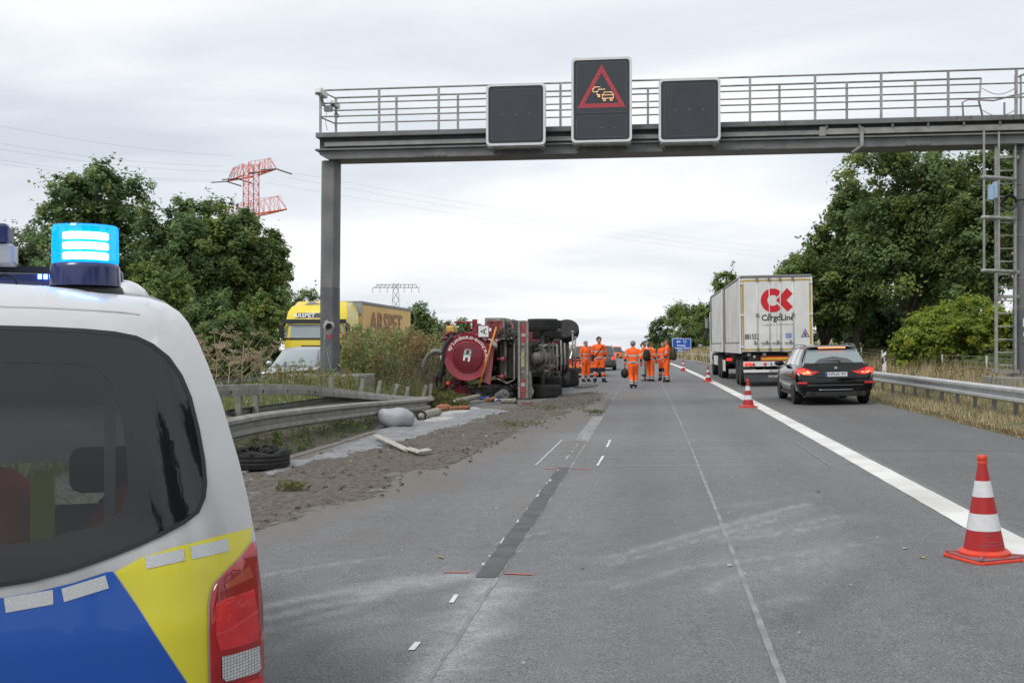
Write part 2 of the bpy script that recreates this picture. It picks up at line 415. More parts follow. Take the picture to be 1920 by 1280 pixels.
# ---- the carriageway, finely gridded close to the camera so that marks can be laid on it
def geo(y0, y1, s0, g):
    out = [y0]; s = s0
    while out[-1] < y1: out.append(out[-1] + s); s *= g
    return out
DIRT_PX = [(430, 905), (530, 868), (700, 836), (760, 826), (830, 802), (900, 780), (985, 758), (1060, 743), (1105, 735), (1135, 740), (1125, 750), (1040, 782), (950, 818), (830, 872), (690, 930), (560, 965), (440, 1000)]
DIRT = gpoly(DIRT_PX)
SCUFFS = [  # photo polyline, half width m, strength
    ([(480, 1080), (560, 1066), (720, 1044)], 0.035, 0.55), ([(487, 1140), (560, 1122), (641, 1110), (720, 1099), (817, 1084), (880, 1075)], 0.075, 0.85),
    ([(690, 1106), (760, 1094), (850, 1080)], 0.20, 0.8), ([(490, 1160), (600, 1134), (700, 1120)], 0.08, 0.8), ([(490, 1185), (560, 1165), (670, 1138)], 0.08, 0.65), ([(490, 1210), (600, 1180), (700, 1165)], 0.25, 0.4), ([(880, 1150), (800, 1180), (700, 1200)], 0.3, 0.35),
    ([(930, 1098), (905, 1135), (870, 1190), (830, 1240), (800, 1290)], 0.20, 1.0), ([(890, 1105), (915, 1160), (870, 1180)], 0.10, 0.55),
    ([(925, 1020), (970, 1008), (1010, 1000)], 0.03, 0.9), ([(920, 1048), (945, 1040), (975, 1028)], 0.04, 0.9), ([(890, 1085), (940, 1078)], 0.02, 0.9),
    ([(1150, 1050), (1200, 1038), (1280, 1014), (1365, 991), (1462, 965), (1520, 952)], 0.055, 0.95), ([(1361, 1006), (1430, 997), (1500, 987), (1575, 969)], 0.07, 0.8),
    ([(1150, 1092), (1200, 1081), (1275, 1059), (1361, 1047), (1526, 1027), (1605, 1014)], 0.065, 0.8), ([(1309, 1106), (1350, 1095), (1395, 1077), (1519, 1055), (1575, 1025)], 0.085, 0.85),
    ([(1300, 1093), (1350, 1083), (1400, 1070)], 0.04, 0.5), ([(1410, 1134), (1500, 1122)], 0.05, 0.45), ([(1380, 950), (1460, 940), (1560, 925)], 0.05, 0.35), ([(1380, 1030), (1480, 1010), (1570, 995)], 0.05, 0.4)]
RUBBER = [([(1480, 1170), (1560, 1120), (1640, 1060)], 0.16, 0.18), ([(880, 1030), (960, 1010), (1060, 1000)], 0.05, 0.2)]
def road_sheet(name, xs, ys, mat, zoff=0.0, marks=True):
    X, Y = np.meshgrid(np.array(xs), np.array(ys)); B = np.array([bend(y) for y in ys])[:, None]; D = np.array([dip(y) for y in ys])[:, None]
    WX = X + B; Z = XF * X + D + zoff
    V = np.stack([WX, Y, Z], -1).reshape(-1, 3); nx = len(xs); ny = len(ys)
    i = np.arange((ny - 1) * (nx - 1)); r = i // (nx - 1); c = i % (nx - 1); a = r * nx + c
    F = np.stack([a, a + 1, a + nx + 1, a + nx], -1)
    px, py = V[:, 0], V[:, 1]; sc = np.zeros(len(V)); rb = np.zeros(len(V)); du = np.zeros(len(V))
    if marks:
        rsf = random.Random(21); allsc = []
        for pl, w, s in SCUFFS:
            if pl[0][0] < 1000: allsc.append((pl, w, s)); continue
            allsc.append((pl, w * 4.0, s * .36))
            for k in range(5):
                dv = rsf.uniform(-9, 9); cut = rsf.uniform(0, .25); q = [(u + rsf.uniform(-4, 4), v + dv) for u, v in pl]
                allsc.append((q if k % 2 else q[:-1] if len(q) > 2 else q, w * rsf.uniform(.35, .8), s * rsf.uniform(.6, 1.15)))
        for pl, w, s in allsc:
            g = [(p.x, p.y) for p in (gnd(u, v) for u, v in pl)]
            d = seg_dist(px, py, g); nz = vnoise(px * 6, py * 6) * 0.6 + 0.6
            sc = np.maximum(sc, (1.0 if pl[0][0] > 1000 else 1.2) * s * np.clip(1.3 - d / (w * 1.25 * nz), 0, 1) ** 1.3)
        sc = np.maximum(sc, 0.28 * np.clip(fbm(px * 0.5 + 3, py * 0.16 + 5) * 3.2 - 1.6, 0, 1))
        for pl, w, s in RUBBER:
            g = [(p.x, p.y) for p in (gnd(u, v) for u, v in pl)]
            rb = np.maximum(rb, s * np.clip(1.3 - seg_dist(px, py, g) / w, 0, 1))
        # two faint darker wheel paths per lane
        for lane in (-2.95, 0.82):
            for off in (-0.85, 0.85):
                rb = np.maximum(rb, 0.10 * np.exp(-((px - B.repeat(nx) - lane - off) / 0.33) ** 2))
        sd = sdist(px, py, DIRT)
        du = np.clip(1.05 + sd / 1.7 - (fbm(px * 1.6, py * 1.1) - 0.45) * 2.2, 0, 1) ** 1.3 * 0.95
        du = np.maximum(du, 0.16 * np.clip(fbm(px * 0.3, py * 0.1) * 3 - 1.2, 0, 1))
    at_ = {'scuff': ('FLOAT', 'POINT', sc), 'rubber': ('FLOAT', 'POINT', rb), 'dust': ('FLOAT', 'POINT', du)}
    return struct(np_mesh(name, V, F, mat, at_, smooth=True))
xs_main = list(np.arange(-5.45, 2.95, 0.06)) + [2.95]
ys_main = [-40, -20, -8, 0] + geo(2.5, 60, 0.06, 1.012) + [70 + 10 * k for k in range(30)] + [400, 460]
road = road_sheet('road', xs_main, ys_main, 'asphalt')
shoulder = road_sheet('hard_shoulder', list(np.arange(2.95, 5.81, 0.143)), ys_main, 'asphalt_shoulder', 0.0, False)
road_sheet('opposite_road', [-22.4 + k * 1.16 for k in range(11)], [-40, 0, 20, 40, 60, 80, 110, 140, 180, 230, 300, 400], 'asphalt_far_side', 0.33, False)

# ---- markings as thin sheets over the asphalt
def strip(name, x0, x1, y0, y1, mat, dz=0.004, step=1.5, jag=0.0, par=None, seed=1):
    rnd = random.Random(seed); n = max(2, int((y1 - y0) / step) + 1); mb = MB(); vs = []
    for i in range(n):
        y = y0 + (y1 - y0) * i / (n - 1); b = bend(y)
        a0 = x0 + rnd.uniform(-jag, jag); a1 = x1 + rnd.uniform(-jag, jag)
        vs += [(a0 + b, y, XF * a0 + dip(y) + dz), (a1 + b, y, XF * a1 + dip(y) + dz)]
    mb.add(vs, [(2 * i, 2 * i + 1, 2 * i + 3, 2 * i + 2) for i in range(n - 1)])
    o = mb.build(name, mat, par)
    return o if par else struct(o)
strip('edge_line', 2.57, 2.865, -20, 60, 'line_paint', 0.005, 0.25, 0.004)
strip('edge_line', 2.57, 2.865, 60, 380, 'line_paint', 0.006, 6, 0.0)
strip('left_edge_line', -5.1, -4.9, 48, 300, 'line_paint', 0.006, 5, 0.0)
strip('shoulder_edge_line', 5.6, 5.68, 70, 300, 'line_paint', 0.006, 5, 0.0)
# construction joint down the lane
strip('seam_line', 0.576, 0.611, 3, 90, 'seam', 0.004, 0.45, 0.0035, seed=4)
# dark filled joint where the old lane line was, with rests of its paint
def gy(v, x): # distance ahead at which the ground at lateral x shows at photo row v
    return (CAM_H - XF * x) / ((v - 648) / FPX) * CT - x * 0
def joint(v0, v1, mat, x0=-1.235, x1=-1.07, dz=0.004, jag=0.006, seed=2, name='joint_strip'):
    p0, p1 = gnd(1228 + (-0.667) * (v0 - 648), v0), gnd(1228 - 0.667 * (v1 - 648), v1)
    return strip(name, x0, x1, min(p0.y, p1.y), max(p0.y, p1.y), mat, dz, 0.12, jag, seed=seed)
joint(1082, 876, 'bitumen'); joint(772, 750, 'bitumen', seed=6)
strip('joint_strip', -1.085, -1.06, 4.0, 60, 'seam', 0.003, 0.2, 0.006, seed=9)
strip('joint_strip', -1.31, -1.06, 18.5, 25.0, 'seam', 0.0035, 0.3, 0.012, seed=10)
rnd = random.Random(3)
mbp = MB(); y = gnd(900, 1060).y
while y < gnd(1060, 872).y + 10:
    ln = rnd.uniform(0.04, 0.28); wd = rnd.uniform(0.008, 0.03); x = -1.262 + rnd.uniform(-0.012, 0.012)
    mbp.add([(x, y, XF * x + 0.006), (x + wd, y, XF * x + 0.006), (x + wd * rnd.uniform(0.4, 1), y + ln, XF * x + 0.006), (x, y + ln, XF * x + 0.006)], [(0, 1, 2, 3)])
    y += ln + (rnd.uniform(0.01, 0.12) if rnd.random() < .6 else rnd.uniform(0.2, 0.9)) * (1 if y < 13.5 else 2)
struct(mbp.build('worn_lane_line', 'old_paint'))
def mark(name, px, w, mat, dz=0.006):
    g = [gnd(u, v) for u, v in px]; mb = MB()
    for a, b in zip(g, g[1:]):
        t = (b - a); t.z = 0; t.normalize(); nn = Vector((t.y, -t.x, 0)) * w / 2
        q = [a - nn, a + nn, b + nn, b - nn]
        mb.add([(p.x, p.y, roadz(p.x, p.y) + dz) for p in q], [(0, 1, 2, 3)])
    return struct(mb.build(name, mat))
for v, u0, u1 in ((825, 1140, 1400), (840, 1135, 1480), (857, 1100, 1460), (872, 1115, 1470)):
    mark('measuring_line', [(u0, v), ((u0 + u1) / 2, v + 0.6), (u1, v)], 0.018, 'chalk')
for v, u0, u1 in ((846, 1022, 1090), (857, 1010, 1075), (872, 930, 1060)):
    mark('measuring_line', [(u0, v), (u1, v)], 0.018, 'chalk')
mark('chalk_mark', [(1004, 873), (1054, 825)], 0.03, 'chalk'); mark('chalk_mark', [(1138, 838), (1144, 825)], 0.035, 'line_paint')
mark('chalk_mark', [(1120, 873), (1131, 855)], 0.035, 'line_paint'); mark('chalk_mark', [(846, 1130), (856, 1115)], 0.03, 'line_paint')
mark('chalk_mark', [(771, 1219), (784, 1204)], 0.035, 'line_paint'); mark('chalk_mark', [(1490, 828), (1560, 876)], 0.025, 'seam')
mark('spray_mark', [(945, 1075), (998, 1077)], 0.035, 'red_spray'); mark('spray_mark', [(832, 1073), (880, 1073)], 0.03, 'red_spray')
mark('spray_mark', [(1020, 879), (1052, 880)], 0.04, 'red_spray'); mark('spray_mark', [(1072, 879), (1110, 880)], 0.04, 'red_spray')
mark('shoulder_joint', [(1610, 845), (1750, 845), (1925, 845)], 0.02, 'bitumen')
mark('shoulder_joint', [(1690, 789), (1640, 786)], 0.03, 'seam')

# ---- kerb and gutter along the left edge
mb = MB()
for i in range(46):
    y = 4 + i * 1.0
    mb.bb(-5.62, -5.46, y + 0.01, y + 0.99, -0.30, -0.115 + 0.004 * math.sin(i * 2.1))
struct(mb.build('kerb', 'kerb', None, 0.008))
# bare earth between kerb and rail
ysv = np.arange(8, 46, .25); xsv = np.arange(-6.75, -5.6, .11); XX, YY = np.meshgrid(xsv, ysv); ZZ = np.array([[gz(a, b) for a in xsv] for b in ysv]) + .035 + .10 * (fbm(XX * 2.2, YY * 2.2) - .45)
a_ = np.arange((len(ysv) - 1) * (len(xsv) - 1)); a_ = (a_ // (len(xsv) - 1)) * len(xsv) + a_ % (len(xsv) - 1)
struct(np_mesh('verge_soil', np.stack([XX, YY, ZZ], -1).reshape(-1, 3), np.stack([a_, a_ + 1, a_ + len(xsv) + 1, a_ + len(xsv)], -1), 'soil', smooth=True))

# ---- earth thrown over the road: a height field that breaks through the asphalt with a ragged edge
def heap(name, poly, mat, x0, x1, y0, y1, st, amp, noise_a, seed, soft=0.5, base=-0.03, par=None, stretch=1.0):
    xs = np.arange(x0, x1, st); ys = np.arange(y0, y1, st * stretch); X, Y = np.meshgrid(xs, ys)
    sd = sdist(X, Y, poly)
    n1 = fbm(X * 1.7 + seed, Y * 1.3 + seed * 3, 5); n2 = fbm(X * 7 + seed, Y * 7 + 5, 3)
    h = base + amp * np.clip(sd / soft, -1, 1) + noise_a * (n1 - 0.47) * 2 + noise_a * 0.6 * (n2 - 0.44) * 2
    h = np.where(sd < -.12, np.minimum(h, -.03), h)
    zr = np.where(X < -5.5, -0.14 + (-5.5 - X) * 0.05, XF * X)
    V = np.stack([X, Y, zr + h], -1).reshape(-1, 3); nx = len(xs)
    a = np.arange((len(ys) - 1) * (nx - 1)); a = (a // (nx - 1)) * nx + a % (nx - 1)
    F = np.stack([a, a + 1, a + nx + 1, a + nx], -1)
    keep = (V[F][:, :, 2].max(1) - zr.reshape(-1)[F].max(1)) > -0.02
    o = np_mesh(name, V, F[keep], mat, smooth=True)
    return stuff(o)
tag(heap('scattered_soil', DIRT, 'soil', -8.0, -0.6, 9, 50, 0.045, 0.024, 0.034, 3, 0.7, 0.003, stretch=1.6), 'brown soil thrown over the left lane in front of the overturned truck', 'soil')
SLUR = gpoly([(500, 880), (600, 852), (700, 815), (720, 800), (790, 782), (850, 772), (905, 768), (945, 770), (900, 786), (800, 812), (700, 842), (600, 866), (500, 890)])
tag(heap('grey_slurry', SLUR, 'slurry', -7.0, -3.5, 11, 36, 0.05, 0.035, 0.030, 8, 0.3, 0.012, stretch=1.6), 'grey slurry running along the kerb towards the burst tyre', 'slurry')
POWD = gpoly([(770, 790), (800, 778), (850, 768), (890, 766), (893, 774), (850, 786), (800, 797)])
tag(heap('white_powder', POWD, 'powder', -7.0, -3.5, 18, 36, 0.05, 0.03, 0.03, 12, 0.3, 0.028, stretch=1.6), 'whitish powder spilled beside the crushed guard rail', 'powder')
# ================================================================== sign gantry
mk('galvanised', (0.36, 0.365, 0.37), 0.5, 0.55, var=0.18, scale=5, rvar=0.12)
mk('galv_dull', (0.30, 0.298, 0.285), 0.62, 0.35, var=0.25, scale=6, detail=7, rvar=0.1)
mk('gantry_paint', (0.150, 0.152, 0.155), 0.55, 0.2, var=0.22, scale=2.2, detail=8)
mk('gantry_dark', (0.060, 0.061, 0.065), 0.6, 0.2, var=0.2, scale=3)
mk('gantry_light', (0.26, 0.262, 0.258), 0.55, 0.3, var=0.22, scale=2.5, detail=8)
mk('column_paint', (0.125, 0.128, 0.132), 0.62, 0.1, col2=(0.185, 0.187, 0.185), scale=1.8, detail=8)
mk('column_smoked', (0.085, 0.09, 0.1), 0.65, 0.1, col2=(0.13, 0.135, 0.145), scale=2.5, detail=8)
mk('sign_frame', (0.62, 0.63, 0.64), 0.4, 0.35, var=0.06, scale=3)
mk('sign_face', (0.022, 0.026, 0.034), 0.35, 0, var=0.12, scale=2)
mk('sign_inner', (0.030, 0.035, 0.045), 0.45, 0, var=0.12, scale=3)
mk('sign_line', (0.085, 0.09, 0.10), 0.4)
mk('led_red', (0.6, 0.02, 0.03), 0.3, emit=(1.0, 0.035, 0.07), estr=0.85)
mk('led_amber', (0.9, 0.6, 0.3), 0.3, emit=(1.0, 0.62, 0.30), estr=0.95)
mk('led_off', (0.55, 0.56, 0.57), 0.3)
mk('black_plastic', (0.018, 0.018, 0.019), 0.5, var=0.2, scale=8)
mk('cam_white', (0.62, 0.63, 0.62), 0.45, var=0.1, scale=4)
mk('blue_box', (0.30, 0.42, 0.58), 0.4, var=0.1, scale=5)
mk('sticker', (0.62, 0.62, 0.60), 0.5, var=0.1, scale=20)
mk('red_smear', (0.33, 0.03, 0.035), 0.6, var=0.3, scale=15)
mk('hole_black', (0.006, 0.006, 0.006), 0.95)

GY = 27.0
GXL, GXR = -8.19, 8.62
gan = thing('sign_gantry', 'grey steel sign gantry with railings spanning the carriageway', 'gantry', (0, GY, 0))
LOWER = {'walkway_edge', 'girder_web', 'cable_duct', 'lower_flange', 'lower_girder', 'duct_bracket', 'support_strut', 'railing_rail', 'railing_post', 'gate_handrail', 'chain', 'traffic_camera', 'junction_box', 'splice_plate', 'drip_edge'}
def P(mb, name, mats, par=gan, bev=0.0, sharp=None):
    o = mb.build(name, mats, par, bev, sharp)
    if name in LOWER: o.location.z = -0.085
    return o
def chamf(cx, cy, w, d, c):
    x, y = w / 2, d / 2
    return [(cx - x + c, cy - y), (cx + x - c, cy - y), (cx + x, cy - y + c), (cx + x, cy + y - c), (cx + x - c, cy + y), (cx - x + c, cy + y), (cx - x, cy + y - c), (cx - x, cy - y + c)]
def column(cx, w, z0, z1, zs):
    mb = MB()
    rings = [[(x, y, z) for x, y in chamf(cx + dx_, 0, w, w, 0.09)] for z, dx_ in ((zs, -0.01), (3.8, 0.0), (z1, 0.02))]
    mb.loft(rings, 0, False)
    o = P(mb, 'column', 'column_paint')
    lo = MB(); lo.loft([[(x, y, z) for x, y in chamf(cx - 0.01, 0, w + 0.004, w + 0.004, 0.09)] for z in (z0, (z0 + zs) / 2, zs)], 0, False)
    lo.build('column_base', 'column_smoked', o)
    return o
colL = column(GXL, 0.435, 0.90, 6.26, 3.05); colR = column(GXR, 0.46, 0.86, 6.26, 2.4)
for c, cx in ((colL, GXL), (colR, GXR)):
    pl = MB(); pl.bb(cx - 0.34, cx + 0.34, -0.34, 0.34, 0.86, 0.90)
    for sx in (-1, 1):
        for sy in (-1, 1):
            pl.cyl((cx + sx * 0.29, sy * 0.29, 0.90), (cx + sx * 0.29, sy * 0.29, 0.96), 0.022, n=6)
        pl.prism([(cx + sx * 0.21, -0.012, 0.9), (cx + sx * 0.33, -0.012, 0.9), (cx + sx * 0.21, -0.012, 1.2)], (0, 0.024, 0))
    pl.build('base_plate', 'column_smoked', c)
# foundations
mb = MB(); mb.bb(GXL - 1.0, GXL + 0.95, -0.8, 0.8, -0.4, 0.857); P(mb, 'foundation', 'concrete', bev=0.03)
mb = MB(); mb.bb(GXR - 0.75, GXR + 1.2, -0.8, 0.8, -0.2, 0.857); P(mb, 'foundation', 'concrete', bev=0.03)
# collision damage on the left column: a torn hole with a raised rim, red paint, scratches
hz = 1.58 + (648 - 614) / 73.7; hx = GXL + 0.02; fy = -0.2195
rn = random.Random(5); rim = []; inn = []
for k in range(14):
    a = 2 * math.pi * k / 14; q = rn.uniform(0.8, 1.2)
    rim.append((hx + 0.15 * q * math.cos(a), fy - 0.004, hz + 0.17 * q * math.sin(a)))
    q2 = rn.uniform(0.7, 1.2)
    inn.append((hx + 0.085 * q2 * math.cos(a), fy - 0.035, hz + 0.02 + 0.095 * q2 * math.sin(a)))
mb = MB(); mb.loft([rim, inn], 0, False, True, False); mb.build('dent_rim', 'galv_dull', colL)
mb = MB(); mb.add([(p[0], fy - 0.03, p[2]) for p in inn], [tuple(range(14))]); mb.build('torn_hole', 'hole_black', colL)
mb = MB(); mb.add([(hx + x, fy - 0.006, hz + z) for x, z in ((-0.02, -0.2), (0.03, -0.17), (0.1, -0.16), (0.08, -0.24), (0.02, -0.33), (0.0, -0.27))], [tuple(range(6))]); mb.build('paint_smear', 'red_smear', colL)
mb = MB()
for pts in ([(-0.12, 0.1), (-0.125, -0.4), (-0.13, -0.75)], [(-0.06, -0.5), (-0.02, -0.75), (0.03, -0.95), (0.06, -1.2)], [(0.0, -0.45), (0.03, -0.7)], [(0.1, -1.05), (0.12, -1.2)], [(-0.1, 0.05), (-0.105, -0.3)]):
    for (a, b), (c, d) in zip(pts, pts[1:]):
        mb.add([(hx + a, fy - 0.004, hz + b), (hx + a + 0.014, fy - 0.004, hz + b), (hx + c + 0.012, fy - 0.004, hz + d), (hx + c, fy - 0.004, hz + d)], [(0, 1, 2, 3)])
mb.build('scratches', 'galvanised', colL)
# girder: stacked flanges, recess, cable duct and lower box
BX0, BX1 = GXL - 0.24, GXR + 1.6
mb = MB(); mb.bb(BX0, BX1, -0.50, 0.50, 6.875, 7.00); P(mb, 'walkway_edge', 'gantry_paint', bev=0.012)
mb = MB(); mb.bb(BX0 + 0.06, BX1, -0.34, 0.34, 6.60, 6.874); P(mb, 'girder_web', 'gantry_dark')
mb = MB(); mb.bb(BX0 + 0.2, 3.9, -0.405, -0.345, 6.66, 6.77); P(mb, 'cable_duct', 'gantry_light', bev=0.008)
mb = MB(); mb.bb(3.905, BX1, -0.44, -0.345, 6.65, 6.79); P(mb, 'cable_duct', 'gantry_light', bev=0.008)
mb = MB(); mb.bb(BX0 - 0.03, BX1, -0.46, 0.46, 6.56, 6.60); P(mb, 'lower_flange', 'gantry_paint')
mb = MB(); mb.prism([(BX0 + 0.06, -0.38, 6.559), (BX0 + 0.06, -0.38, 6.47), (BX0 + 0.28, -0.38, 6.34), (BX1, -0.38, 6.34), (BX1, -0.38, 6.559)], (0, 0.76, 0)); P(mb, 'lower_girder', 'gantry_paint', bev=0.012)
for x in (4.0, 4.75, 5.5, 6.3, 7.1, 7.9, 8.7):
    mb = MB(); mb.bb(x, x + 0.05, -0.47, -0.345, 6.79, 6.873); P(mb, 'duct_bracket', 'gantry_paint')
mb = MB(); mb.bb(3.86, 4.0, -0.455, -0.342, 6.62, 6.84); P(mb, 'duct_bracket', 'gantry_light')
mb = MB(); mb.bb(4.78, 4.86, -0.50, -0.44, 6.36, 6.80); mb.box((4.72, -0.47, 6.30), (0.3, 0.05, 0.05), rot=(0, R(-35), 0)); P(mb, 'support_strut', 'gantry_light')
mk('rust_stain', (0.085, 0.062, 0.045), 0.8, col2=(0.135, 0.132, 0.128), scale=9, detail=8)
for x in (-5.4, -1.6, 2.3, 6.1):
    mb = MB(); mb.bb(x - .28, x + .28, -.392, -.381, 6.36, 6.54); sp_ = P(mb, 'splice_plate', 'gantry_paint', bev=.003)
    for k in range(8):
        mb = MB(); bx_ = x - .24 + .16 * (k % 4); bz_ = 6.40 + .10 * (k // 4); mb.cyl((bx_, -.392, bz_), (bx_, -.408, bz_), .016, n=6); mb.build('bolt', 'galv_dull', sp_)
rs_ = random.Random(4)
for k in range(16):
    x = rs_.uniform(BX0 + .4, BX1 - .6); mb = MB(); w_ = rs_.uniform(.02, .07); l_ = rs_.uniform(.05, .12); mb.add([(x, -.5018, 6.992), (x + w_, -.5018, 6.992), (x + w_ * .7, -.5018, 6.992 - l_), (x + w_ * .3, -.5018, 6.992 - l_)], [(0, 1, 2, 3)]); P(mb, 'drip_edge', 'rust_stain')
# railings
def rail(y, x0, x1, zt, first, sp, posts_only=None, nrails=(0.0, 0.33, 0.66)):
    for dz in nrails:
        mb = MB(); mb.cyl((x0, y, zt - dz), (x1, y, zt - dz), 0.024 if dz == 0 else 0.019, n=8); P(mb, 'railing_rail', 'galv_dull')
    x = first
    while x <= x1 + 0.01:
        mb = MB(); mb.bb(x - 0.028, x + 0.028, y - 0.02, y + 0.02, 6.99, zt); P(mb, 'railing_post', 'galv_dull'); x += sp
rail(-0.44, GXL - 0.15, BX1, 8.065, GXL - 0.13, 1.51)
rail(0.40, GXL - 0.0, 7.75, 8.065, GXL + 0.02, 1.60)
for dz in (0.0, 0.33, 0.66):
    mb = MB(); mb.cyl((GXL - 0.13, -0.42, 8.05 - dz), (GXL, 0.40, 8.06 - dz), 0.019, n=8); P(mb, 'railing_rail', 'galv_dull')
# access gate at the right end: angled bar, curved handrail and a chain
mb = MB(); mb.tube([(7.75, 0.40, 8.065), (7.70, 0.40, 7.5), (7.82, 0.40, 7.0)], 0.024); mb.tube([(7.35, 0.40, 7.0), (7.32, 0.40, 7.5), (7.45, 0.35, 7.56), (8.0, 0.3, 7.5), (8.5, 0.3, 7.62)], 0.022); P(mb, 'gate_handrail', 'galv_dull')
for zc in (7.82, 7.3):
    mb = MB(); mb.tube([(7.75 + 0.8 * t, 0.36, zc - 0.16 * math.sin(math.pi * t)) for t in [i / 10 for i in range(11)]], 0.010, 5); P(mb, 'chain', 'galv_dull')
for x in (8.5, 8.62, 8.25):
    mb = MB(); mb.bb(x - 0.02, x + 0.02, 0.28, 0.32, 7.0, 8.1 if x > 8.3 else 7.45); P(mb, 'railing_post', 'galv_dull')
mb = MB(); mb.cyl((8.5, 0.3, 8.02), (9.6, 0.3, 8.5), 0.024); mb.cyl((8.5, 0.3, 7.6), (9.6, 0.3, 7.9), 0.02); P(mb, 'railing_rail', 'galv_dull')
# ladder with safety cage in front of the right column
LX0, LX1, LY = 7.885, 8.31, -0.28
lad = MB(); lad.bb(LX0 - 0.03, LX0 + 0.03, LY - 0.03, LY + 0.03, 0.95, 6.5); lad = P(lad, 'ladder', 'galv_dull')
mb = MB(); mb.bb(LX1 - 0.02, LX1 + 0.02, LY - 0.03, LY + 0.03, 0.95, 6.5); mb.build('stile', 'galv_dull', lad)
z = 1.12
while z < 6.4:
    mb = MB(); mb.cyl((LX0, LY, z), (LX1, LY, z), 0.016, n=8); mb.build('rung', 'galv_dull', lad); z += 0.302
for z in (0.98, 2.72, 3.30, 5.97):
    mb = MB(); mb.bb(LX0 - 0.03, LX1 + 0.1, LY + 0.03, LY + 0.06, z - 0.04, z + 0.04); mb.build('wall_bracket', 'galv_dull', lad)
for z in (3.30, 4.52, 5.44):
    mb = MB(); pts = [(LX0 - 0.02 + (LX1 - LX0 + 0.04) * (0.5 - 0.5 * math.cos(a)) - 0.62 * math.sin(a), LY - 0.50 * math.sin(a), z) for a in [math.pi * i / 12 for i in range(13)]]
    mb.tube(pts, 0.03, 6, flat=1.6); mb.build('cage_hoop', 'galv_dull', lad)
for a in (0.7, 1.57, 2.4):
    x = LX0 - 0.02 + (LX1 - LX0 + 0.04) * (0.5 - 0.5 * math.cos(a)) - 0.62 * math.sin(a); yy = LY - 0.50 * math.sin(a)
    mb = MB(); mb.bb(x - 0.02, x + 0.02, yy - 0.01, yy + 0.01, 3.28, 6.5); mb.build('cage_bar', 'galv_dull', lad)
mb = MB(); mb.bb(7.60, 7.70, -0.75, -0.60, 4.92, 5.27); mb.bb(7.70, 7.80, -0.72, -0.60, 4.96, 5.34); P(mb, 'sensor_box', 'blue_box', bev=0.012)
mb = MB()
for q, rr in ((0, 0.16), (0.02, 0.145), (-0.02, 0.17)):
    mb.tube([(8.14 + rr * math.cos(a), -0.40 + q, 4.90 + rr * math.sin(a)) for a in [2 * math.pi * i / 20 for i in range(21)]], 0.02, 6)
mb.tube([(7.85, -0.34, 5.03), (7.95, -0.4, 4.98), (8.0, -0.4, 4.95)], 0.018, 6); mb.tube([(8.29, -0.4, 4.92), (8.38, -0.3, 4.96), (8.6, -0.26, 4.96)], 0.014, 6); P(mb, 'cable_coil', 'black_plastic')
for z in (1.62, 2.48, 3.15, 4.15, 4.98, 5.35, 6.1):
    mb = MB(); mb.loft([[(x, y, zz) for x, y in chamf(GXR, 0, 0.474, 0.474, 0.09)] for zz in (z, z + 0.015)], 0, False); mb.build('cable_strap', 'galvanised' if z not in (4.98, 1.62) else 'black_plastic', colR)
mb = MB(); mb.bb(GXR - 0.13, GXR - 0.06, -0.240, -0.234, 2.02, 2.22); mb.bb(GXR - 0.12, GXR - 0.03, -0.240, -0.234, 1.80, 1.90); mb.build('sticker', 'sticker', colR)
# cameras at the left end
for (x, y, z, s) in ((GXL - 0.08, -0.52, 7.98, 1.0), (GXL + 0.18, -0.2, 7.75, 0.8)):
    mb = MB(); mb.box((x, y, z), (0.17 * s, 0.38 * s, 0.15 * s), rot=(R(-12), 0, R(-12)))
    c = P(mb, 'traffic_camera', 'cam_white', bev=0.02)
    mb = MB(); mb.box((x - 0.035 * s, y - 0.185 * s, z - 0.035), (0.13 * s, 0.02, 0.10 * s), rot=(R(-12), 0, R(-12))); mb.build('lens_window', 'black_plastic', c)
    mb = MB(); mb.cyl((x, y + 0.05, z - 0.06), (x, y + 0.12, z - 0.22), 0.025, n=8); mb.box((x, y + 0.12, z - 0.25), (0.1, 0.1, 0.08)); mb.build('camera_bracket', 'galv_dull', c)
mb = MB(); mb.box((GXL + 0.05, -0.36, 7.62), (0.2, 0.12, 0.14)); mb.tube([(GXL + 0.02, -0.4, 7.55), (GXL, -0.46, 7.3), (GXL + 0.05, -0.45, 7.05)], 0.01, 5); P(mb, 'junction_box', 'galv_dull', bev=0.01)

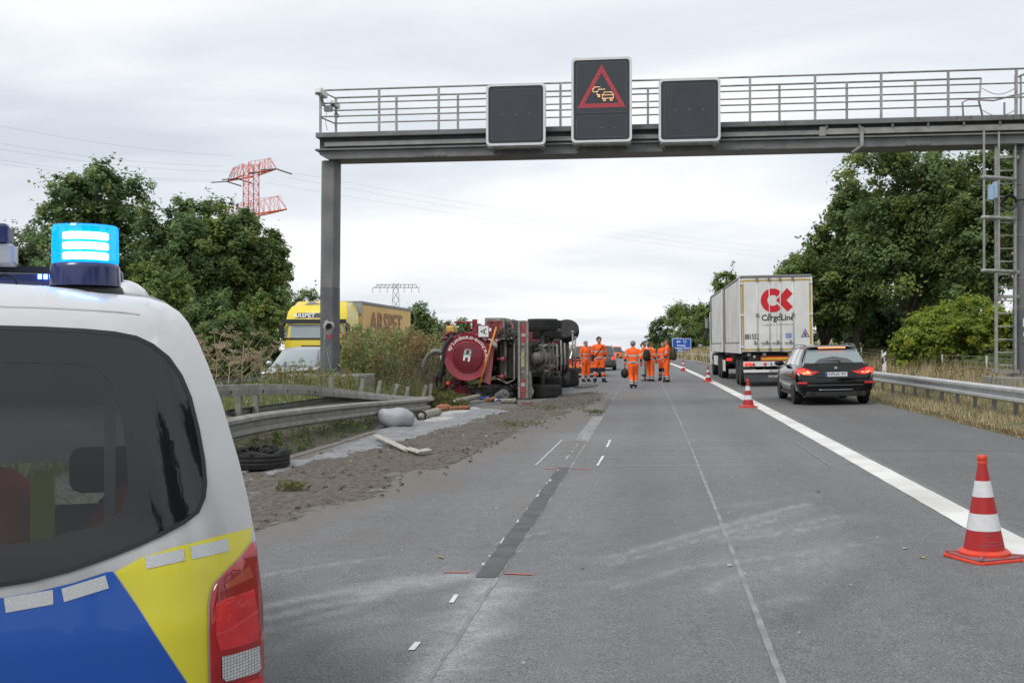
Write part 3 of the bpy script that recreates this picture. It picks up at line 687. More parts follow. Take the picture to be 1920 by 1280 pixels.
# variable message signs
def rrect(x0, x1, z0, z1, r, n=5):
    out = []
    for cx, cz, a0 in ((x1 - r, z1 - r, 0), (x0 + r, z1 - r, 90), (x0 + r, z0 + r, 180), (x1 - r, z0 + r, 270)):
        for k in range(n + 1):
            a = R(a0 + 90 * k / n); out.append((cx + r * math.cos(a), cz + r * math.sin(a)))
    return out
def ring_mesh(mb, outer, inner, y0, y1, mi=0):
    n = len(outer)
    for a, b, ya, yb in ((outer, inner, y0, y0), (outer, outer, y1, y0), (inner, inner, y0, y1)):
        vs = [(x, ya, z) for x, z in a] + [(x, yb, z) for x, z in b]
        mb.add(vs, [(i, (i + 1) % n, (i + 1) % n + n, i + n) for i in range(n)], mi)
def vms(cx, z0, z1, w, tall):
    y = -0.92; x0, x1 = cx - w / 2, cx + w / 2
    s = MB(); s.prism([(a, y + 0.02, b) for a, b in rrect(x0 + 0.01, x1 - 0.01, z0 + 0.01, z1 - 0.01, 0.06)], (0, 0.22, 0))
    s = P(s, 'message_sign', 'gantry_light')
    mb = MB(); ring_mesh(mb, rrect(x0, x1, z0, z1, 0.10), rrect(x0 + 0.055, x1 - 0.055, z0 + 0.055, z1 - 0.055, 0.075), y - 0.02, y + 0.05); mb.build('sign_frame', 'sign_frame', s)
    mb = MB(); mb.add([(a, y - 0.004, b) for a, b in rrect(x0 + 0.05, x1 - 0.05, z0 + 0.05, z1 - 0.05, 0.08)], [tuple(range(24))]); mb.build('sign_face', 'sign_face', s)
    pans = [(z0 + 0.13, z1 - 0.13)] if not tall else [(z0 + 0.11, z0 + 0.11 + 0.53), (z0 + 0.11 + 0.53 + 0.06, z1 - 0.11)]
    for a, b in pans:
        o_, i_ = rrect(x0 + 0.12, x1 - 0.12, a, b, 0.08), rrect(x0 + 0.132, x1 - 0.132, a + 0.012, b - 0.012, 0.07)
        mb = MB(); ring_mesh(mb, o_, i_, y - 0.012, y - 0.004); mb.build('panel_rim', 'sign_line', s)
        mb = MB(); mb.add([(p, y - 0.008, q) for p, q in i_], [tuple(range(24))]); mb.build('display_panel', 'sign_inner', s)
    for sx in (-1, 1):
        mb = MB(); mb.bb(cx + sx * w * 0.42 - 0.04, cx + sx * w * 0.42 + 0.04, y + 0.05, -0.36, z0 - 0.05, z0 + 0.03); mb.build('sign_bracket', 'galv_dull', s); mb = MB()
        mb.bb(cx + sx * w * 0.42 - 0.03, cx + sx * w * 0.42 + 0.03, y + 0.15, -0.42, z1 - 0.55, z1 - 0.49); mb.build('sign_bracket', 'galv_dull', s)
    mb = MB(); mb.bb(x0 + 0.03, x1 - 0.03, y + 0.02, y + 0.30, z0 - 0.035, z0 + 0.005); mb.build('sign_tray', 'galv_dull', s)
    return s, y - 0.0095
def dots(pts, y, r, name, mat, par):
    mb = MB()
    for x, z in pts: mb.add([(x + r * math.cos(a), y, z + r * math.sin(a)) for a in [math.pi / 3 * k for k in range(6)]], [tuple(range(6))])
    return mb.build(name, mat, par)
def gx(u): d = (GY - 0.92) / (CT + (u - 960) / FPX * ST); return at(u, 648, d).x
sg1, yy = vms(gx(967), 6.395, 7.88, 1.44, False)
dots([(gx(967) + dx_, 7.15) for dx_ in (-0.33, 0.0, 0.33)], yy, 0.009, 'sensor_dots', 'led_off', sg1)
sg3, yy = vms(gx(1293), 6.385, 7.88, 1.44, False)
dots([(gx(1293) + dx_, 7.15) for dx_ in (-0.33, 0.0, 0.33)], yy, 0.009, 'sensor_dots', 'led_off', sg3)
cx = gx(1128)
sg2, yy = vms(cx, 6.42, 8.44, 1.44, True)
dots([(cx, 6.77), (cx + 0.3, 6.77), (cx, 7.70)], yy, 0.008, 'sensor_dots', 'led_off', sg2)
# lit warning triangle and the queue symbol, lamp by lamp
A, B_, C_ = (cx, 8.25), (cx - 0.555, 7.26), (cx + 0.555, 7.26)
cen = (cx, 7.59); pts = []
for k in range(4):
    f = 1.0 - 0.074 * k
    tri = [(cen[0] + (p[0] - cen[0]) * f, cen[1] + (p[1] - cen[1]) * f) for p in (A, B_, C_)]
    for (a, b) in zip(tri, tri[1:] + tri[:1]):
        n = int(round(math.dist(a, b) / 0.036))
        for i in range(n):
            t = (i + 0.5 * (k % 2)) / n; pts.append((a[0] + (b[0] - a[0]) * t, a[1] + (b[1] - a[1]) * t))
dots(pts, yy, 0.0080, 'warning_triangle', 'led_red', sg2)
def carsym(ox, oz, s, parts):
    out = []
    P_ = {'roof': [(-0.07, 0.075), (0.07, 0.075)], 'l': [(-0.07, 0.075), (-0.115, 0.02), (-0.115, -0.05)], 'r': [(0.07, 0.075), (0.115, 0.02), (0.115, -0.05)], 'belt': [(-0.10, 0.015), (0.10, 0.015)], 'low': [(-0.115, -0.055), (0.115, -0.055)],
          'w1': [(-0.09, -0.055), (-0.09, -0.1), (-0.055, -0.1), (-0.055, -0.06)], 'w2': [(0.055, -0.055), (0.055, -0.1), (0.09, -0.1), (0.09, -0.06)]}
    for k in parts:
        pl = P_[k]
        for a, b in zip(pl, pl[1:]):
            n = max(2, int(math.dist(a, b) * s / 0.02))
            out += [(ox + s * (a[0] + (b[0] - a[0]) * i / n), oz + s * (a[1] + (b[1] - a[1]) * i / n)) for i in range(n + 1)]
    return out
am = carsym(cx + 0.15, 7.525, 1.12, ('roof', 'l', 'r', 'belt', 'low', 'w1', 'w2')) + carsym(cx + 0.01, 7.605, 1.0, ('roof', 'l', 'w1')) + [(cx - 0.1 + 0.02 * i, 7.55) for i in range(4)] + carsym(cx - 0.1, 7.67, 0.9, ('roof', 'l')) + [(cx - 0.19 + 0.02 * i, 7.625) for i in range(4)]
dots(am, yy, 0.008, 'queue_symbol', 'led_amber', sg2)

# ================================================================== guard rails
WB = [(0.0, -0.155), (0.03, -0.150), (0.085, -0.115), (0.085, -0.065), (-0.005, -0.03), (-0.005, 0.03), (0.085, 0.065), (0.085, 0.115), (0.03, 0.150), (0.0, 0.155)]
WBC = WB + [(a - 0.006, b) for a, b in reversed(WB)]
def wprof(flip): return [(-a if flip else a, b) for a, b in WBC]
mk('rail_steel', (0.50, 0.51, 0.51), 0.45, 0.25, var=0.14, scale=3, detail=7, rvar=0.1)
mk('rail_weathered', (0.235, 0.23, 0.208), 0.6, 0.2, var=0.25, scale=4, detail=8, rvar=0.1)
mk('post_steel', (0.20, 0.195, 0.185), 0.65, 0.3, var=0.3, scale=6)
def guard_rail(name, label, lx, y0, y1, ztop, post_sp, flip, mat, y_first, overlap=4.0, big=True):
    g = thing(name, label, 'guard rail', (0, 0, 0))
    y = y0; i = 0
    while y < y1:
        ye = min(y + overlap, y1); off = 0.004 * (i % 2)
        path = [(lx + bend(yy_) + (off if not flip else -off), yy_, ztop - 0.155 + dip(yy_)) for yy_ in (y - 0.12, (y + ye) / 2, ye)]
        mb = MB(); mb.sweep(wprof(flip), path, 0, True); b = mb.build('rail_beam', mat, g, sharp=40)
        if y < 40:
            mb = MB()
            for k in range(4):
                bx = path[2][0] + (-0.079 if flip else 0.079)
                mb.cyl((bx, ye - 0.06 - 0.0 * k - 0.09 * (k % 2), ztop - 0.155 + (0.085 if k < 2 else -0.085)), (bx + (-0.012 if flip else 0.012), ye - 0.06 - 0.09 * (k % 2), ztop - 0.155 + (0.085 if k < 2 else -0.085)), 0.014, n=6)
            mb.build('bolts', 'galv_dull', b)
        y = ye; i += 1
    y = y_first
    while y < min(y1, 150):
        x = lx + bend(y) + (0.09 if flip else -0.09); zg = gz(x, y) - 0.1
        mb = MB(); mb.bb(x - 0.03, x + 0.03, y - 0.05, y + 0.05, zg, ztop - 0.05 + dip(y)); mb.build('rail_post', 'post_steel', g)
        y += post_sp
    return g
guard_rail('guard_rail', 'grey steel guard rail along the right verge behind the black car', 6.93, 10, 190, 0.79, 1.333, True, 'rail_steel', 10.3)
guard_rail('guard_rail', 'far weathered guard rail behind the median weeds beside the silver car', -10.15, 20, 190, 0.85, 2.0, True, 'rail_weathered', 20.3)

# the crushed left barrier: box beam on top, W beam below, both bent down towards the truck
def gpath(tab, X0, X1):
    out = []
    for i, (u, v) in enumerate(tab):
        X = X0 + (X1 - X0) * i / (len(tab) - 1); d = depth_for_x(u, X); out.append(at(u, v, d))
    return out
def resample(path, st):
    out = [path[0]]
    for a, b in zip(path, path[1:]):
        n = max(1, int((b - a).length / st))
        for i in range(1, n + 1): out.append(a.lerp(b, i / n))
    for _ in range(2): out = [out[0]] + [(p + q * 2 + r_) / 4 for p, q, r_ in zip(out, out[1:], out[2:])] + [out[-1]]
    return out
brk = thing('crushed_guard_rail', 'crumpled weathered guard rail bent down along the left kerb', 'guard rail', (0, 0, 0))
up = resample(gpath([(335, 738), (400, 733), (470, 730), (560, 730), (640, 738), (700, 745), (760, 750), (790, 751), (810, 748)], -6.35, -6.05), 0.35)
boxp = [(-0.06, -0.085), (0.06, -0.085), (0.068, 0.0), (0.06, 0.085), (-0.06, 0.085)]
tw = [0.0 if p.y < 19.5 else min(0.75, (p.y - 19.5) * 0.11) for p in up]
for i in range(0, len(up) - 1, 13):
    seg = up[i:i + 14]
    if len(seg) < 2: break
    mb = MB(); mb.sweep(boxp, seg, 0, False, sides=[t + 0.03 * math.sin(j * 1.7) for j, t in enumerate(tw[i:i + 14])]); bm_ = mb.build('box_beam', 'rail_weathered', brk, 0.006)
    mb = MB()
    for p in seg[1::3]: mb.bb(p.x + 0.062, p.x + 0.072, p.y - 0.012, p.y + 0.012, p.z - 0.05, p.z + 0.0)
    mb.build('slots', 'hole_black', bm_)
lowr = resample(gpath([(330, 832), (425, 803), (500, 790), (600, 777), (680, 768), (740, 763), (800, 757)], -5.95, -5.75), 0.5)
for i in range(0, len(lowr) - 1, 9):
    seg = lowr[i:i + 10]
    if len(seg) < 2: break
    mb = MB(); mb.sweep(wprof(False), seg, 0, True, sides=[0.25 * min(1, max(0, (p.y - 14) / 10)) for p in seg]); mb.build('rail_beam', 'rail_weathered', brk, sharp=40)
rear = resample(gpath([(430, 786), (520, 774), (600, 760), (680, 752), (760, 757)], -6.5, -6.15), 0.6)
mb = MB(); mb.sweep(wprof(True), rear, 0, True); mb.build('rail_beam', 'rail_weathered', brk, sharp=40)
for u, X, vt, vb, lean in ((447, -6.45, 740, 792, 0.03), (480, -6.45, 738, 790, 0.0), (620, -6.4, 708, 752, 0.03), (676, -6.4, 710, 745, 0.16), (708, -6.35, 713, 742, 0.2), (738, -6.3, 719, 745, 0.3), (762, -6.25, 725, 742, 0.15), (792, -6.2, 721, 748, 0.3), (806, -6.15, 719, 748, 0.1), (395, -6.45, 742, 800, 0)):
    d = depth_for_x(u, X); t = at(u, vt, d); b = at(u, vb, d)
    mb = MB(); mb.box((t + b) / 2 - Vector((0, 0, 0.14)), (0.085, 0.13, (t - b).length + 0.28), rot=(0, lean, 0.2)); mb.build('rail_post', 'rail_weathered', brk, 0.005)

# ================================================================== roadside posts, fence, blue sign
mk('white_plastic', (0.68, 0.68, 0.66), 0.5, var=0.06, scale=6)
def marker(u, vtop, X, h, label):
    d = depth_for_x(u, X); p = at(u, vtop, d); z0 = p.z - h
    t = thing('marker_post', label, 'marker post', (p.x, p.y, z0), R(-6), 'white marker posts along the right verge')
    mb = MB(); mb.prism([(-0.06, -0.05, 0), (0.06, -0.05, 0), (0.06, -0.05, h), (-0.06, -0.05, h - 0.08)], (0, 0.10, 0)); mb.build('post', 'white_plastic', t, 0.01)
    mb = MB(); mb.prism([(-0.064, -0.054, h - 0.42), (0.064, -0.054, h - 0.30), (0.064, -0.054, h - 0.12 + 0.03), (-0.064, -0.054, h - 0.20)], (0, 0.108, 0)); b = mb.build('black_band', 'black_plastic', t)
    mb = MB(); mb.bb(-0.02, 0.02, -0.06, -0.0545, h - 0.34, h - 0.18); mb.build('reflector', 'led_off', b)
mk1 = marker(1658, 659, 7.55, 1.15, 'white marker post with black band behind the right guard rail')
marker(1302, 655, 8.0 - 2.0, 1.3, 'tiny white marker post at the far right verge near the blue sign')
fen = thing('wire_fence', 'wire fence on thin grey posts in front of the ivy bank', 'fence', (0, 0, 0))
fp = []
for u, vt in ((1545, 652), (1572, 650), (1615, 651), (1654, 656), (1701, 659), (1767, 664), (1850, 667), (1965, 676)):
    d = depth_for_x(u, 9.6); t = at(u, vt, d); fp.append(t)
    mb = MB(); mb.cyl((t.x, t.y, gz(t.x, t.y) - 0.1), t, 0.035, n=6); mb.build('fence_post', 'galvanised', fen)
mb = MB(); t = fp[-2]; mb.cyl((t.x + 0.5, t.y - 0.4, gz(t.x, t.y)), (t.x, t.y, t.z - 0.35), 0.03, n=6); mb.build('brace_post', 'galvanised', fen)
for dz in (0.04, 0.2, 0.36, 0.52, 0.68):
    mb = MB(); mb.tube([p - Vector((0, 0, dz + 0.02 * math.sin(i))) for i, p in enumerate(fp)], 0.006, 4); mb.build('fence_wire', 'galvanised', fen)

mk('sign_blue', (0.006, 0.075, 0.42), 0.4, var=0.05, scale=2)
mk('sign_white', (0.75, 0.76, 0.77), 0.45)
d = 168.0; c = at(1278, 647, d)
t = thing('road_sign', 'blue motorway announcement sign far down the right verge', 'road sign', (c.x, c.y, gz(c.x, c.y)), R(2))
zb = c.z - gz(c.x, c.y)
mb = MB(); mb.prism([(x, -0.02, z) for x, z in rrect(-1.47, 1.47, zb - 1.08, zb + 1.08, 0.12)], (0, 0.06, 0)); brd = mb.build('board', 'sign_blue', t)
mb = MB(); ring_mesh(mb, rrect(-1.43, 1.43, zb - 1.04, zb + 1.04, 0.1), rrect(-1.37, 1.37, zb - 0.98, zb + 0.98, 0.08), -0.03, -0.021); mb.build('border', 'sign_white', brd)
for txt, z, h, w in (('Dreieck', zb - 0.02, 0.32, 1.3), ('Dresden-Nord', zb - 0.42, 0.32, 2.4), ('1000 m', zb - 0.82, 0.26, 1.1)):
    lettering(txt, (0, -0.03, z), (1, 0, 0), (0, 0, 1), h, 'sign_white', brd, 'lettering', 0.02, w)
mb = MB()
for s in (-1, 1): mb.box((-0.45, -0.03, zb + 0.55), (0.55, 0.01, 0.1), rot=(0, s * R(28), 0))
mb.bb(-0.72, -0.62, -0.035, -0.025, zb + 0.38, zb + 0.72); mb.bb(-0.28, -0.18, -0.035, -0.025, zb + 0.38, zb + 0.72); mb.build('junction_symbol', 'sign_white', brd)
mb = MB(); ring_mesh(mb, rrect(0.22, 0.74, zb + 0.36, zb + 0.76, 0.18), rrect(0.28, 0.68, zb + 0.42, zb + 0.70, 0.13), -0.03, -0.021); mb.build('number_ring', 'sign_white', brd)
for sx in (-0.9, 0.9):
    mb = MB(); mb.cyl((sx, 0.1, -1.0), (sx, 0.1, zb + 0.8), 0.06); mb.build('post', 'galvanised', t)

# ================================================================== traffic cones
mk('cone_red', (0.40, 0.012, 0.014), 0.45, col2=(0.33, 0.016, 0.016), scale=9, detail=6)
mk('cone_orange', (0.60, 0.050, 0.022), 0.5, var=0.15, scale=7)
mk('cone_white', (0.60, 0.61, 0.62), 0.35, var=0.06, scale=25)
mk('cone_base_dirt', (0.13, 0.16, 0.21), 0.7, col2=(0.35, 0.08, 0.05), scale=5)
mk('scuff_dark', (0.10, 0.05, 0.04), 0.8)
def cone(p, h, label, rz):
    t = thing('traffic_cone', label, 'traffic cone', p, rz, 'red and white traffic cones along the edge line')
    t.rotation_euler = (0, -math.atan(XF), rz)
    k = h / 0.75
    mb = MB(); mb.prism([(x * k, y * k, 0) for x, y in chamf(0, 0, 0.435, 0.435, 0.04)], (0, 0, 0.022 * k)); b = mb.build('base_plate', 'cone_orange', t, 0.006)
    mb = MB(); mb.prism([(x * k, y * k, 0.0225 * k) for x, y in chamf(0, 0, 0.385, 0.385, 0.04)], (0, 0, 0.012 * k)); mb.build('weight_plate', 'cone_base_dirt', b, 0.005)
    for sx, sy in ((1, 1), (-1, 1), (1, -1), (-1, -1)):
        mb = MB(); mb.box((sx * 0.155 * k, sy * 0.155 * k, 0.038 * k), (0.10 * k, 0.025 * k, 0.02 * k), rot=(0, 0, R(45 * sx * sy))); mb.build('foot_rib', 'cone_base_dirt', b, 0.004)
    rad = lambda z: (0.142 - 0.112 * (z - 0.07) / 0.62) * k
    mb = MB(); mb.lathe([(0.178 * k, 0.034 * k), (0.178 * k, 0.055 * k), (0.16 * k, 0.07 * k), (rad(0.07), 0.075 * k)], 32); mb.build('collar', 'cone_orange', t, sharp=40)
    bands = [(0.07, 0.215, 'cone_red'), (0.215, 0.335, 'cone_white'), (0.335, 0.455, 'cone_red'), (0.455, 0.570, 'cone_white'), (0.570, 0.69, 'cone_red')]
    for a, c_, m in bands:
        e_ = 0.0025 * k if m == 'cone_white' else 0
        mb = MB(); mb.lathe([(rad(a + (c_ - a) * i / 4) + e_, (a + (c_ - a) * i / 4) * k) for i in range(5)], 36); mb.build('white_sleeve' if m == 'cone_white' else 'red_band', m, t, sharp=50)
    mb = MB(); mb.lathe([(0.032 * k, 0.688 * k), (0.036 * k, 0.70 * k), (0.030 * k, 0.712 * k), (0.036 * k, 0.725 * k), (0.036 * k, 0.745 * k), (0.028 * k, 0.755 * k)], 20); mb.build('cap', 'cone_orange', t, sharp=45)
    if h > 0.7:
        mb = MB()
        for a0, a1, z_ in ((-2.5, -1.3, 0.115), (-2.1, -1.5, 0.14), (-1.2, -0.6, 0.10), (-2.3, -1.7, 0.185)):
            vs = []
            for i in range(8):
                a = a0 + (a1 - a0) * i / 7
                for dz in (0, 0.004): vs.append(((rad(z_) + 0.0025) * math.cos(a), (rad(z_) + 0.0025) * math.sin(a), (z_ + dz) * k))
            mb.add(vs, [(2 * i, 2 * i + 2, 2 * i + 3, 2 * i + 1) for i in range(7)])
        mb.build('scrapes', 'cone_base_dirt', t)
cone(gnd(1845, 1046), 0.735, 'large nearest red and white traffic cone at the right edge', R(24))
cone(gnd(1403, 764), 0.70, 'red and white traffic cone beside the rear wheel of the black car', R(15))
cone(gnd(1328, 716), 0.68, 'red and white traffic cone left of the white truck', R(30))
cone(gnd(1281, 696), 0.70, 'farthest tiny red and white traffic cone below the blue sign', R(5))
# ================================================================== police van (rear, right half in view)
mk('van_white', (0.60, 0.61, 0.625), 0.25, 0, col2=(0.54, 0.55, 0.565), scale=1.4, coat=0.5, detail=6, rvar=0.06)
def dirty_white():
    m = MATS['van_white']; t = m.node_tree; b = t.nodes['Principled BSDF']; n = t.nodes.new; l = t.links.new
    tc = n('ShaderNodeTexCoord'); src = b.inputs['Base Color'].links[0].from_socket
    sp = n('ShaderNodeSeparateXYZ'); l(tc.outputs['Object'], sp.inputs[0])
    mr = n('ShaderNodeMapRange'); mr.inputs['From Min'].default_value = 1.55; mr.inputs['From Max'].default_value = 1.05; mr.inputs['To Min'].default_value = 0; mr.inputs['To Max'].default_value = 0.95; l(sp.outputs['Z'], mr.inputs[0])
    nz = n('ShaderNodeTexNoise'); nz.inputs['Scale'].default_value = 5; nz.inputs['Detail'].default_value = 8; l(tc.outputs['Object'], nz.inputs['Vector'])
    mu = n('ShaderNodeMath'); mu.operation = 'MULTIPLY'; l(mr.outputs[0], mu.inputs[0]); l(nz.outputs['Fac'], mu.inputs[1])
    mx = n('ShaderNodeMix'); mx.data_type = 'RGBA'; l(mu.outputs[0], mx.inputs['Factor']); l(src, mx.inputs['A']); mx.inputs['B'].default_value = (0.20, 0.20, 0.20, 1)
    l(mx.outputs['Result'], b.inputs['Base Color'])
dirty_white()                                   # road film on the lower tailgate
mk('van_blue', (0.006, 0.072, 0.36), 0.3, 0, col2=(0.012, 0.082, 0.37), scale=2, coat=0.35, detail=7)
mk('van_yellow', (0.66, 0.60, 0.03), 0.35, 0, col2=(0.58, 0.53, 0.04), scale=2.5, coat=0.3, detail=7)
mk('trim_rubber', (0.012, 0.012, 0.013), 0.6)
mk('lamp_red', (0.36, 0.006, 0.010), 0.12, 0, col2=(0.22, 0.004, 0.006), scale=7, coat=0.6)
mk('lamp_red_inner', (0.55, 0.015, 0.022), 0.18, coat=0.7, col2=(0.33, 0.008, 0.014), scale=9, bump=0.35, bscale=30, bdist=0.01, emit=(0.8, 0.02, 0.03), estr=0.05)
mk('lamp_amber', (0.38, 0.05, 0.02), 0.2, coat=0.6)
mk('lamp_silver', (0.45, 0.46, 0.47), 0.35, 0.4)
def facets():
    m = bpy.data.materials.new('lamp_facets'); m.use_nodes = True; t = m.node_tree; b = t.nodes['Principled BSDF']; n = t.nodes.new; l = t.links.new
    tc = n('ShaderNodeTexCoord'); br = n('ShaderNodeTexBrick'); br.inputs['Scale'].default_value = 30; br.offset = 0; br.inputs['Mortar Size'].default_value = 0.03; br.inputs['Brick Width'].default_value = .25; br.inputs['Row Height'].default_value = .25
    mp_ = n('ShaderNodeMapping'); mp_.inputs['Rotation'].default_value = (R(90), 0, 0); l(tc.outputs['Object'], mp_.inputs[0]); l(mp_.outputs[0], br.inputs['Vector'])
    br.inputs['Color1'].default_value = (.52, .53, .54, 1); br.inputs['Color2'].default_value = (.66, .67, .68, 1); br.inputs['Mortar'].default_value = (.22, .22, .23, 1)
    l(br.outputs['Color'], b.inputs['Base Color']); b.inputs['Roughness'].default_value = .15; b.inputs['Coat Weight'].default_value = .8; MATS['lamp_facets'] = m
facets()
mk('dark_metal', (0.05, 0.05, 0.055), 0.5, 0.4, var=0.2, scale=6)
mk('cloth_red', (0.62, 0.06, 0.03), 0.85, var=0.3, scale=4); mk('cloth_dark', (0.02, 0.02, 0.023), 0.9, var=0.3, scale=4)
mk('cloth_neon', (0.55, 0.5, 0.04), 0.8); mk('cloth_orange_in', (0.85, 0.20, 0.03), 0.8)
mk('interior', (0.10, 0.10, 0.105), 0.85, var=0.2, scale=3)
mk('blue_cap', (0.012, 0.022, 0.10), 0.3, coat=0.4)
glass_mat('van_glass', (0.62, 0.74, 0.76), 0.012, 0.62)
glass_mat('van_glass_dark', (0.75, 0.82, 0.83), 0.02, 0.95)
def reflective():
    m = bpy.data.materials.new('reflective_tape'); m.use_nodes = True; t = m.node_tree; b = t.nodes['Principled BSDF']; n = t.nodes.new; l = t.links.new
    tc = n('ShaderNodeTexCoord'); v = n('ShaderNodeTexVoronoi'); v.inputs['Scale'].default_value = 190; v.feature = 'DISTANCE_TO_EDGE'; l(tc.outputs['Object'], v.inputs['Vector'])
    r = n('ShaderNodeValToRGB'); r.color_ramp.elements[0].color = (0.58, 0.60, 0.62, 1); r.color_ramp.elements[1].color = (0.45, 0.47, 0.49, 1); r.color_ramp.elements[0].position = 0.0; r.color_ramp.elements[1].position = 0.16
    l(v.outputs['Distance'], r.inputs[0]); l(r.outputs[0], b.inputs['Base Color']); b.inputs['Roughness'].default_value = 0.35; b.inputs['Metallic'].default_value = 0.2
    MATS['reflective_tape'] = m
reflective()
def beacon_dome():
    m = bpy.data.materials.new('beacon_dome'); m.use_nodes = True; t = m.node_tree; t.nodes.clear(); n = t.nodes.new; l = t.links.new
    tr = n('ShaderNodeBsdfTransparent'); tr.inputs[0].default_value = (0.28, 0.62, 1.0, 1)
    gl = n('ShaderNodeBsdfGlossy'); gl.inputs['Roughness'].default_value = 0.08; gl.inputs[0].default_value = (0.8, 0.9, 1, 1)
    em = n('ShaderNodeEmission'); em.inputs[0].default_value = (0.0, 0.36, 1.0, 1); em.inputs[1].default_value = 0.75
    ad = n('ShaderNodeAddShader'); l(tr.outputs[0], ad.inputs[0]); l(em.outputs[0], ad.inputs[1])
    mx = n('ShaderNodeMixShader'); mx.inputs[0].default_value = 0.07; l(ad.outputs[0], mx.inputs[1]); l(gl.outputs[0], mx.inputs[2])
    o = n('ShaderNodeOutputMaterial'); l(mx.outputs[0], o.inputs[0]); MATS['beacon_dome'] = m
beacon_dome()
mk('beacon_core', (0.0, 0.10, 0.5), 0.4, emit=(0.0, 0.25, 1.0), estr=1.3)
mk('beacon_led', (0.8, 0.9, 1), 0.3, emit=(0.62, 0.86, 1.0), estr=9.0)
mk('led_blue', (0.1, 0.4, 1), 0.3, emit=(0.12, 0.45, 1.0), estr=6.0)

VPHI = R(27)
WT = [(0.28, 0.935), (0.5, 0.955), (0.75, 0.965), (0.92, 0.962), (1.09, 0.945), (1.20, 0.927), (1.30, 0.905), (1.46, 0.862), (1.56, 0.828), (1.63, 0.800), (1.675, 0.778), (1.705, 0.755), (1.728, 0.722), (1.745, 0.672), (1.758, 0.58), (1.768, 0.40), (1.776, 0.20), (1.78, 0.0)]
LEAN = [(0.2, 0.0), (0.9, 0.0), (1.05, 0.02), (1.6, 0.165), (1.68, 0.195), (1.74, 0.235), (1.78, 0.33)]
def vw(z): return interp(z, WT)
def vf(x, z):
    w = max(vw(z), 0.55); t = min(1.0, abs(x) / w)
    return interp(z, LEAN) + 0.15 * max(0.0, (t - 0.72) / 0.28) ** 2.2 + 0.03 * t * t
# the rear right corner stands here
corner = at(494, 1150, 2.95); rv = Vector((math.cos(VPHI), math.sin(VPHI), 0)); hv = Vector((-math.sin(VPHI), math.cos(VPHI), 0))
vo = corner - rv * vw(0.9) - hv * vf(0.96, 0.9); vo.z = 0.0
VZ = -0.03
van = thing('police_van', 'white police van with blue and yellow tailgate and lit blue beacon', 'van', (vo.x, vo.y, VZ), VPHI)
VM = Matrix.Translation((vo.x, vo.y, VZ)) @ Matrix.Rotation(VPHI, 4, 'Z'); VI = VM.inverted()
def vpx(u, v):                      # where the sight line through a photo pixel meets the tailgate
    o = VI @ Vector((0, 0, CAM_H)); e = VI @ at(u, v, 1.0); dvec = e - o; s = 2.6
    for _ in range(60):
        p = o + dvec * s; z = min(max(p.z, 0.25), 1.77); x = max(-vw(z), min(vw(z), p.x))
        s += 0.6 * (vf(x, z) - p.y) / max(dvec.y, 0.2)
    p = o + dvec * s; z = min(max(p.z, 0.25), 1.772); w = vw(z) * 0.998
    return (max(-w, min(w, p.x)), z)
def vpoly(px): return [vpx(u, v) for u, v in px]
def fill(loops, off, step=0.035):
    bm = bmesh.new(); edges = []
    for lp in loops:
        vs = [bm.verts.new((x, 0, z)) for x, z in lp]
        edges += [bm.edges.new((vs[i], vs[(i + 1) % len(vs)])) for i in range(len(vs))]
    bmesh.ops.triangle_fill(bm, edges=edges, use_beauty=True, use_dissolve=False)
    xs = [v.co.x for v in bm.verts]; zs = [v.co.z for v in bm.verts]
    for lo, hi, no in ((min(xs), max(xs), (1, 0, 0)), (min(zs), max(zs), (0, 0, 1))):
        k = math.ceil(lo / step)
        while k * step < hi:
            bmesh.ops.bisect_plane(bm, geom=bm.verts[:] + bm.edges[:] + bm.faces[:], plane_co=Vector(no) * (k * step), plane_no=no); k += 1
    for v in bm.verts: v.co.y = vf(v.co.x, v.co.z) - off
    bmesh.ops.recalc_face_normals(bm, faces=bm.faces)
    me = bpy.data.meshes.new('panel'); 
    bm.normal_update()
    fl = [f for f in bm.faces if f.normal.y > 0]
    bmesh.ops.reverse_faces(bm, faces=fl)
    for f in bm.faces: f.smooth = True
    bm.to_mesh(me); bm.free(); return me
def vpatch(name, loops, off, mat, par, thick=0.0):
    me = fill(loops, off); me.name = name; me.materials.append(MATS[mat])
    o = bpy.data.objects.new(name, me); COL.objects.link(o); o.parent = par
    if thick:
        so = o.modifiers.new('thickness', 'SOLIDIFY'); so.thickness = thick; so.offset = -1
    return o
def grow(lp, d):
    n = len(lp); out = []
    cx = sum(p[0] for p in lp) / n; cz = sum(p[1] for p in lp) / n
    for i in range(n):
        a, b = lp[i - 1], lp[(i + 1) % n]; tx, tz = b[0] - a[0], b[1] - a[1]; q = math.hypot(tx, tz) or 1
        nx, nz = tz / q, -tx / q
        if nx * (lp[i][0] - cx) + nz * (lp[i][1] - cz) < 0: nx, nz = -nx, -nz
        out.append((lp[i][0] + nx * d, lp[i][1] + nz * d))
    return out
def smooth_loop(lp, it=1):
    for _ in range(it):
        out = []
        for i in range(len(lp)):
            a, b = lp[i], lp[(i + 1) % len(lp)]
            out += [(a[0] * .75 + b[0] * .25, a[1] * .75 + b[1] * .25), (a[0] * .25 + b[0] * .75, a[1] * .25 + b[1] * .75)]
        lp = out
    return lp
wr = vpoly([(0, 1094), (60, 1084), (130, 1066), (200, 1042), (260, 1018), (310, 995), (345, 976), (370, 957), (381, 932), (384, 905), (380, 860), (370, 805), (355, 745), (338, 705), (315, 672), (285, 648), (255, 634), (215, 626), (160, 621), (80, 617), (0, 615)])
z_b, z_t = wr[0][1] - 0.012, wr[-1][1] + 0.004
half = [(0.0, z_b)] + wr + [(0.0, z_t)]
win = half + [(-x, z) for x, z in reversed(half[1:-1])]
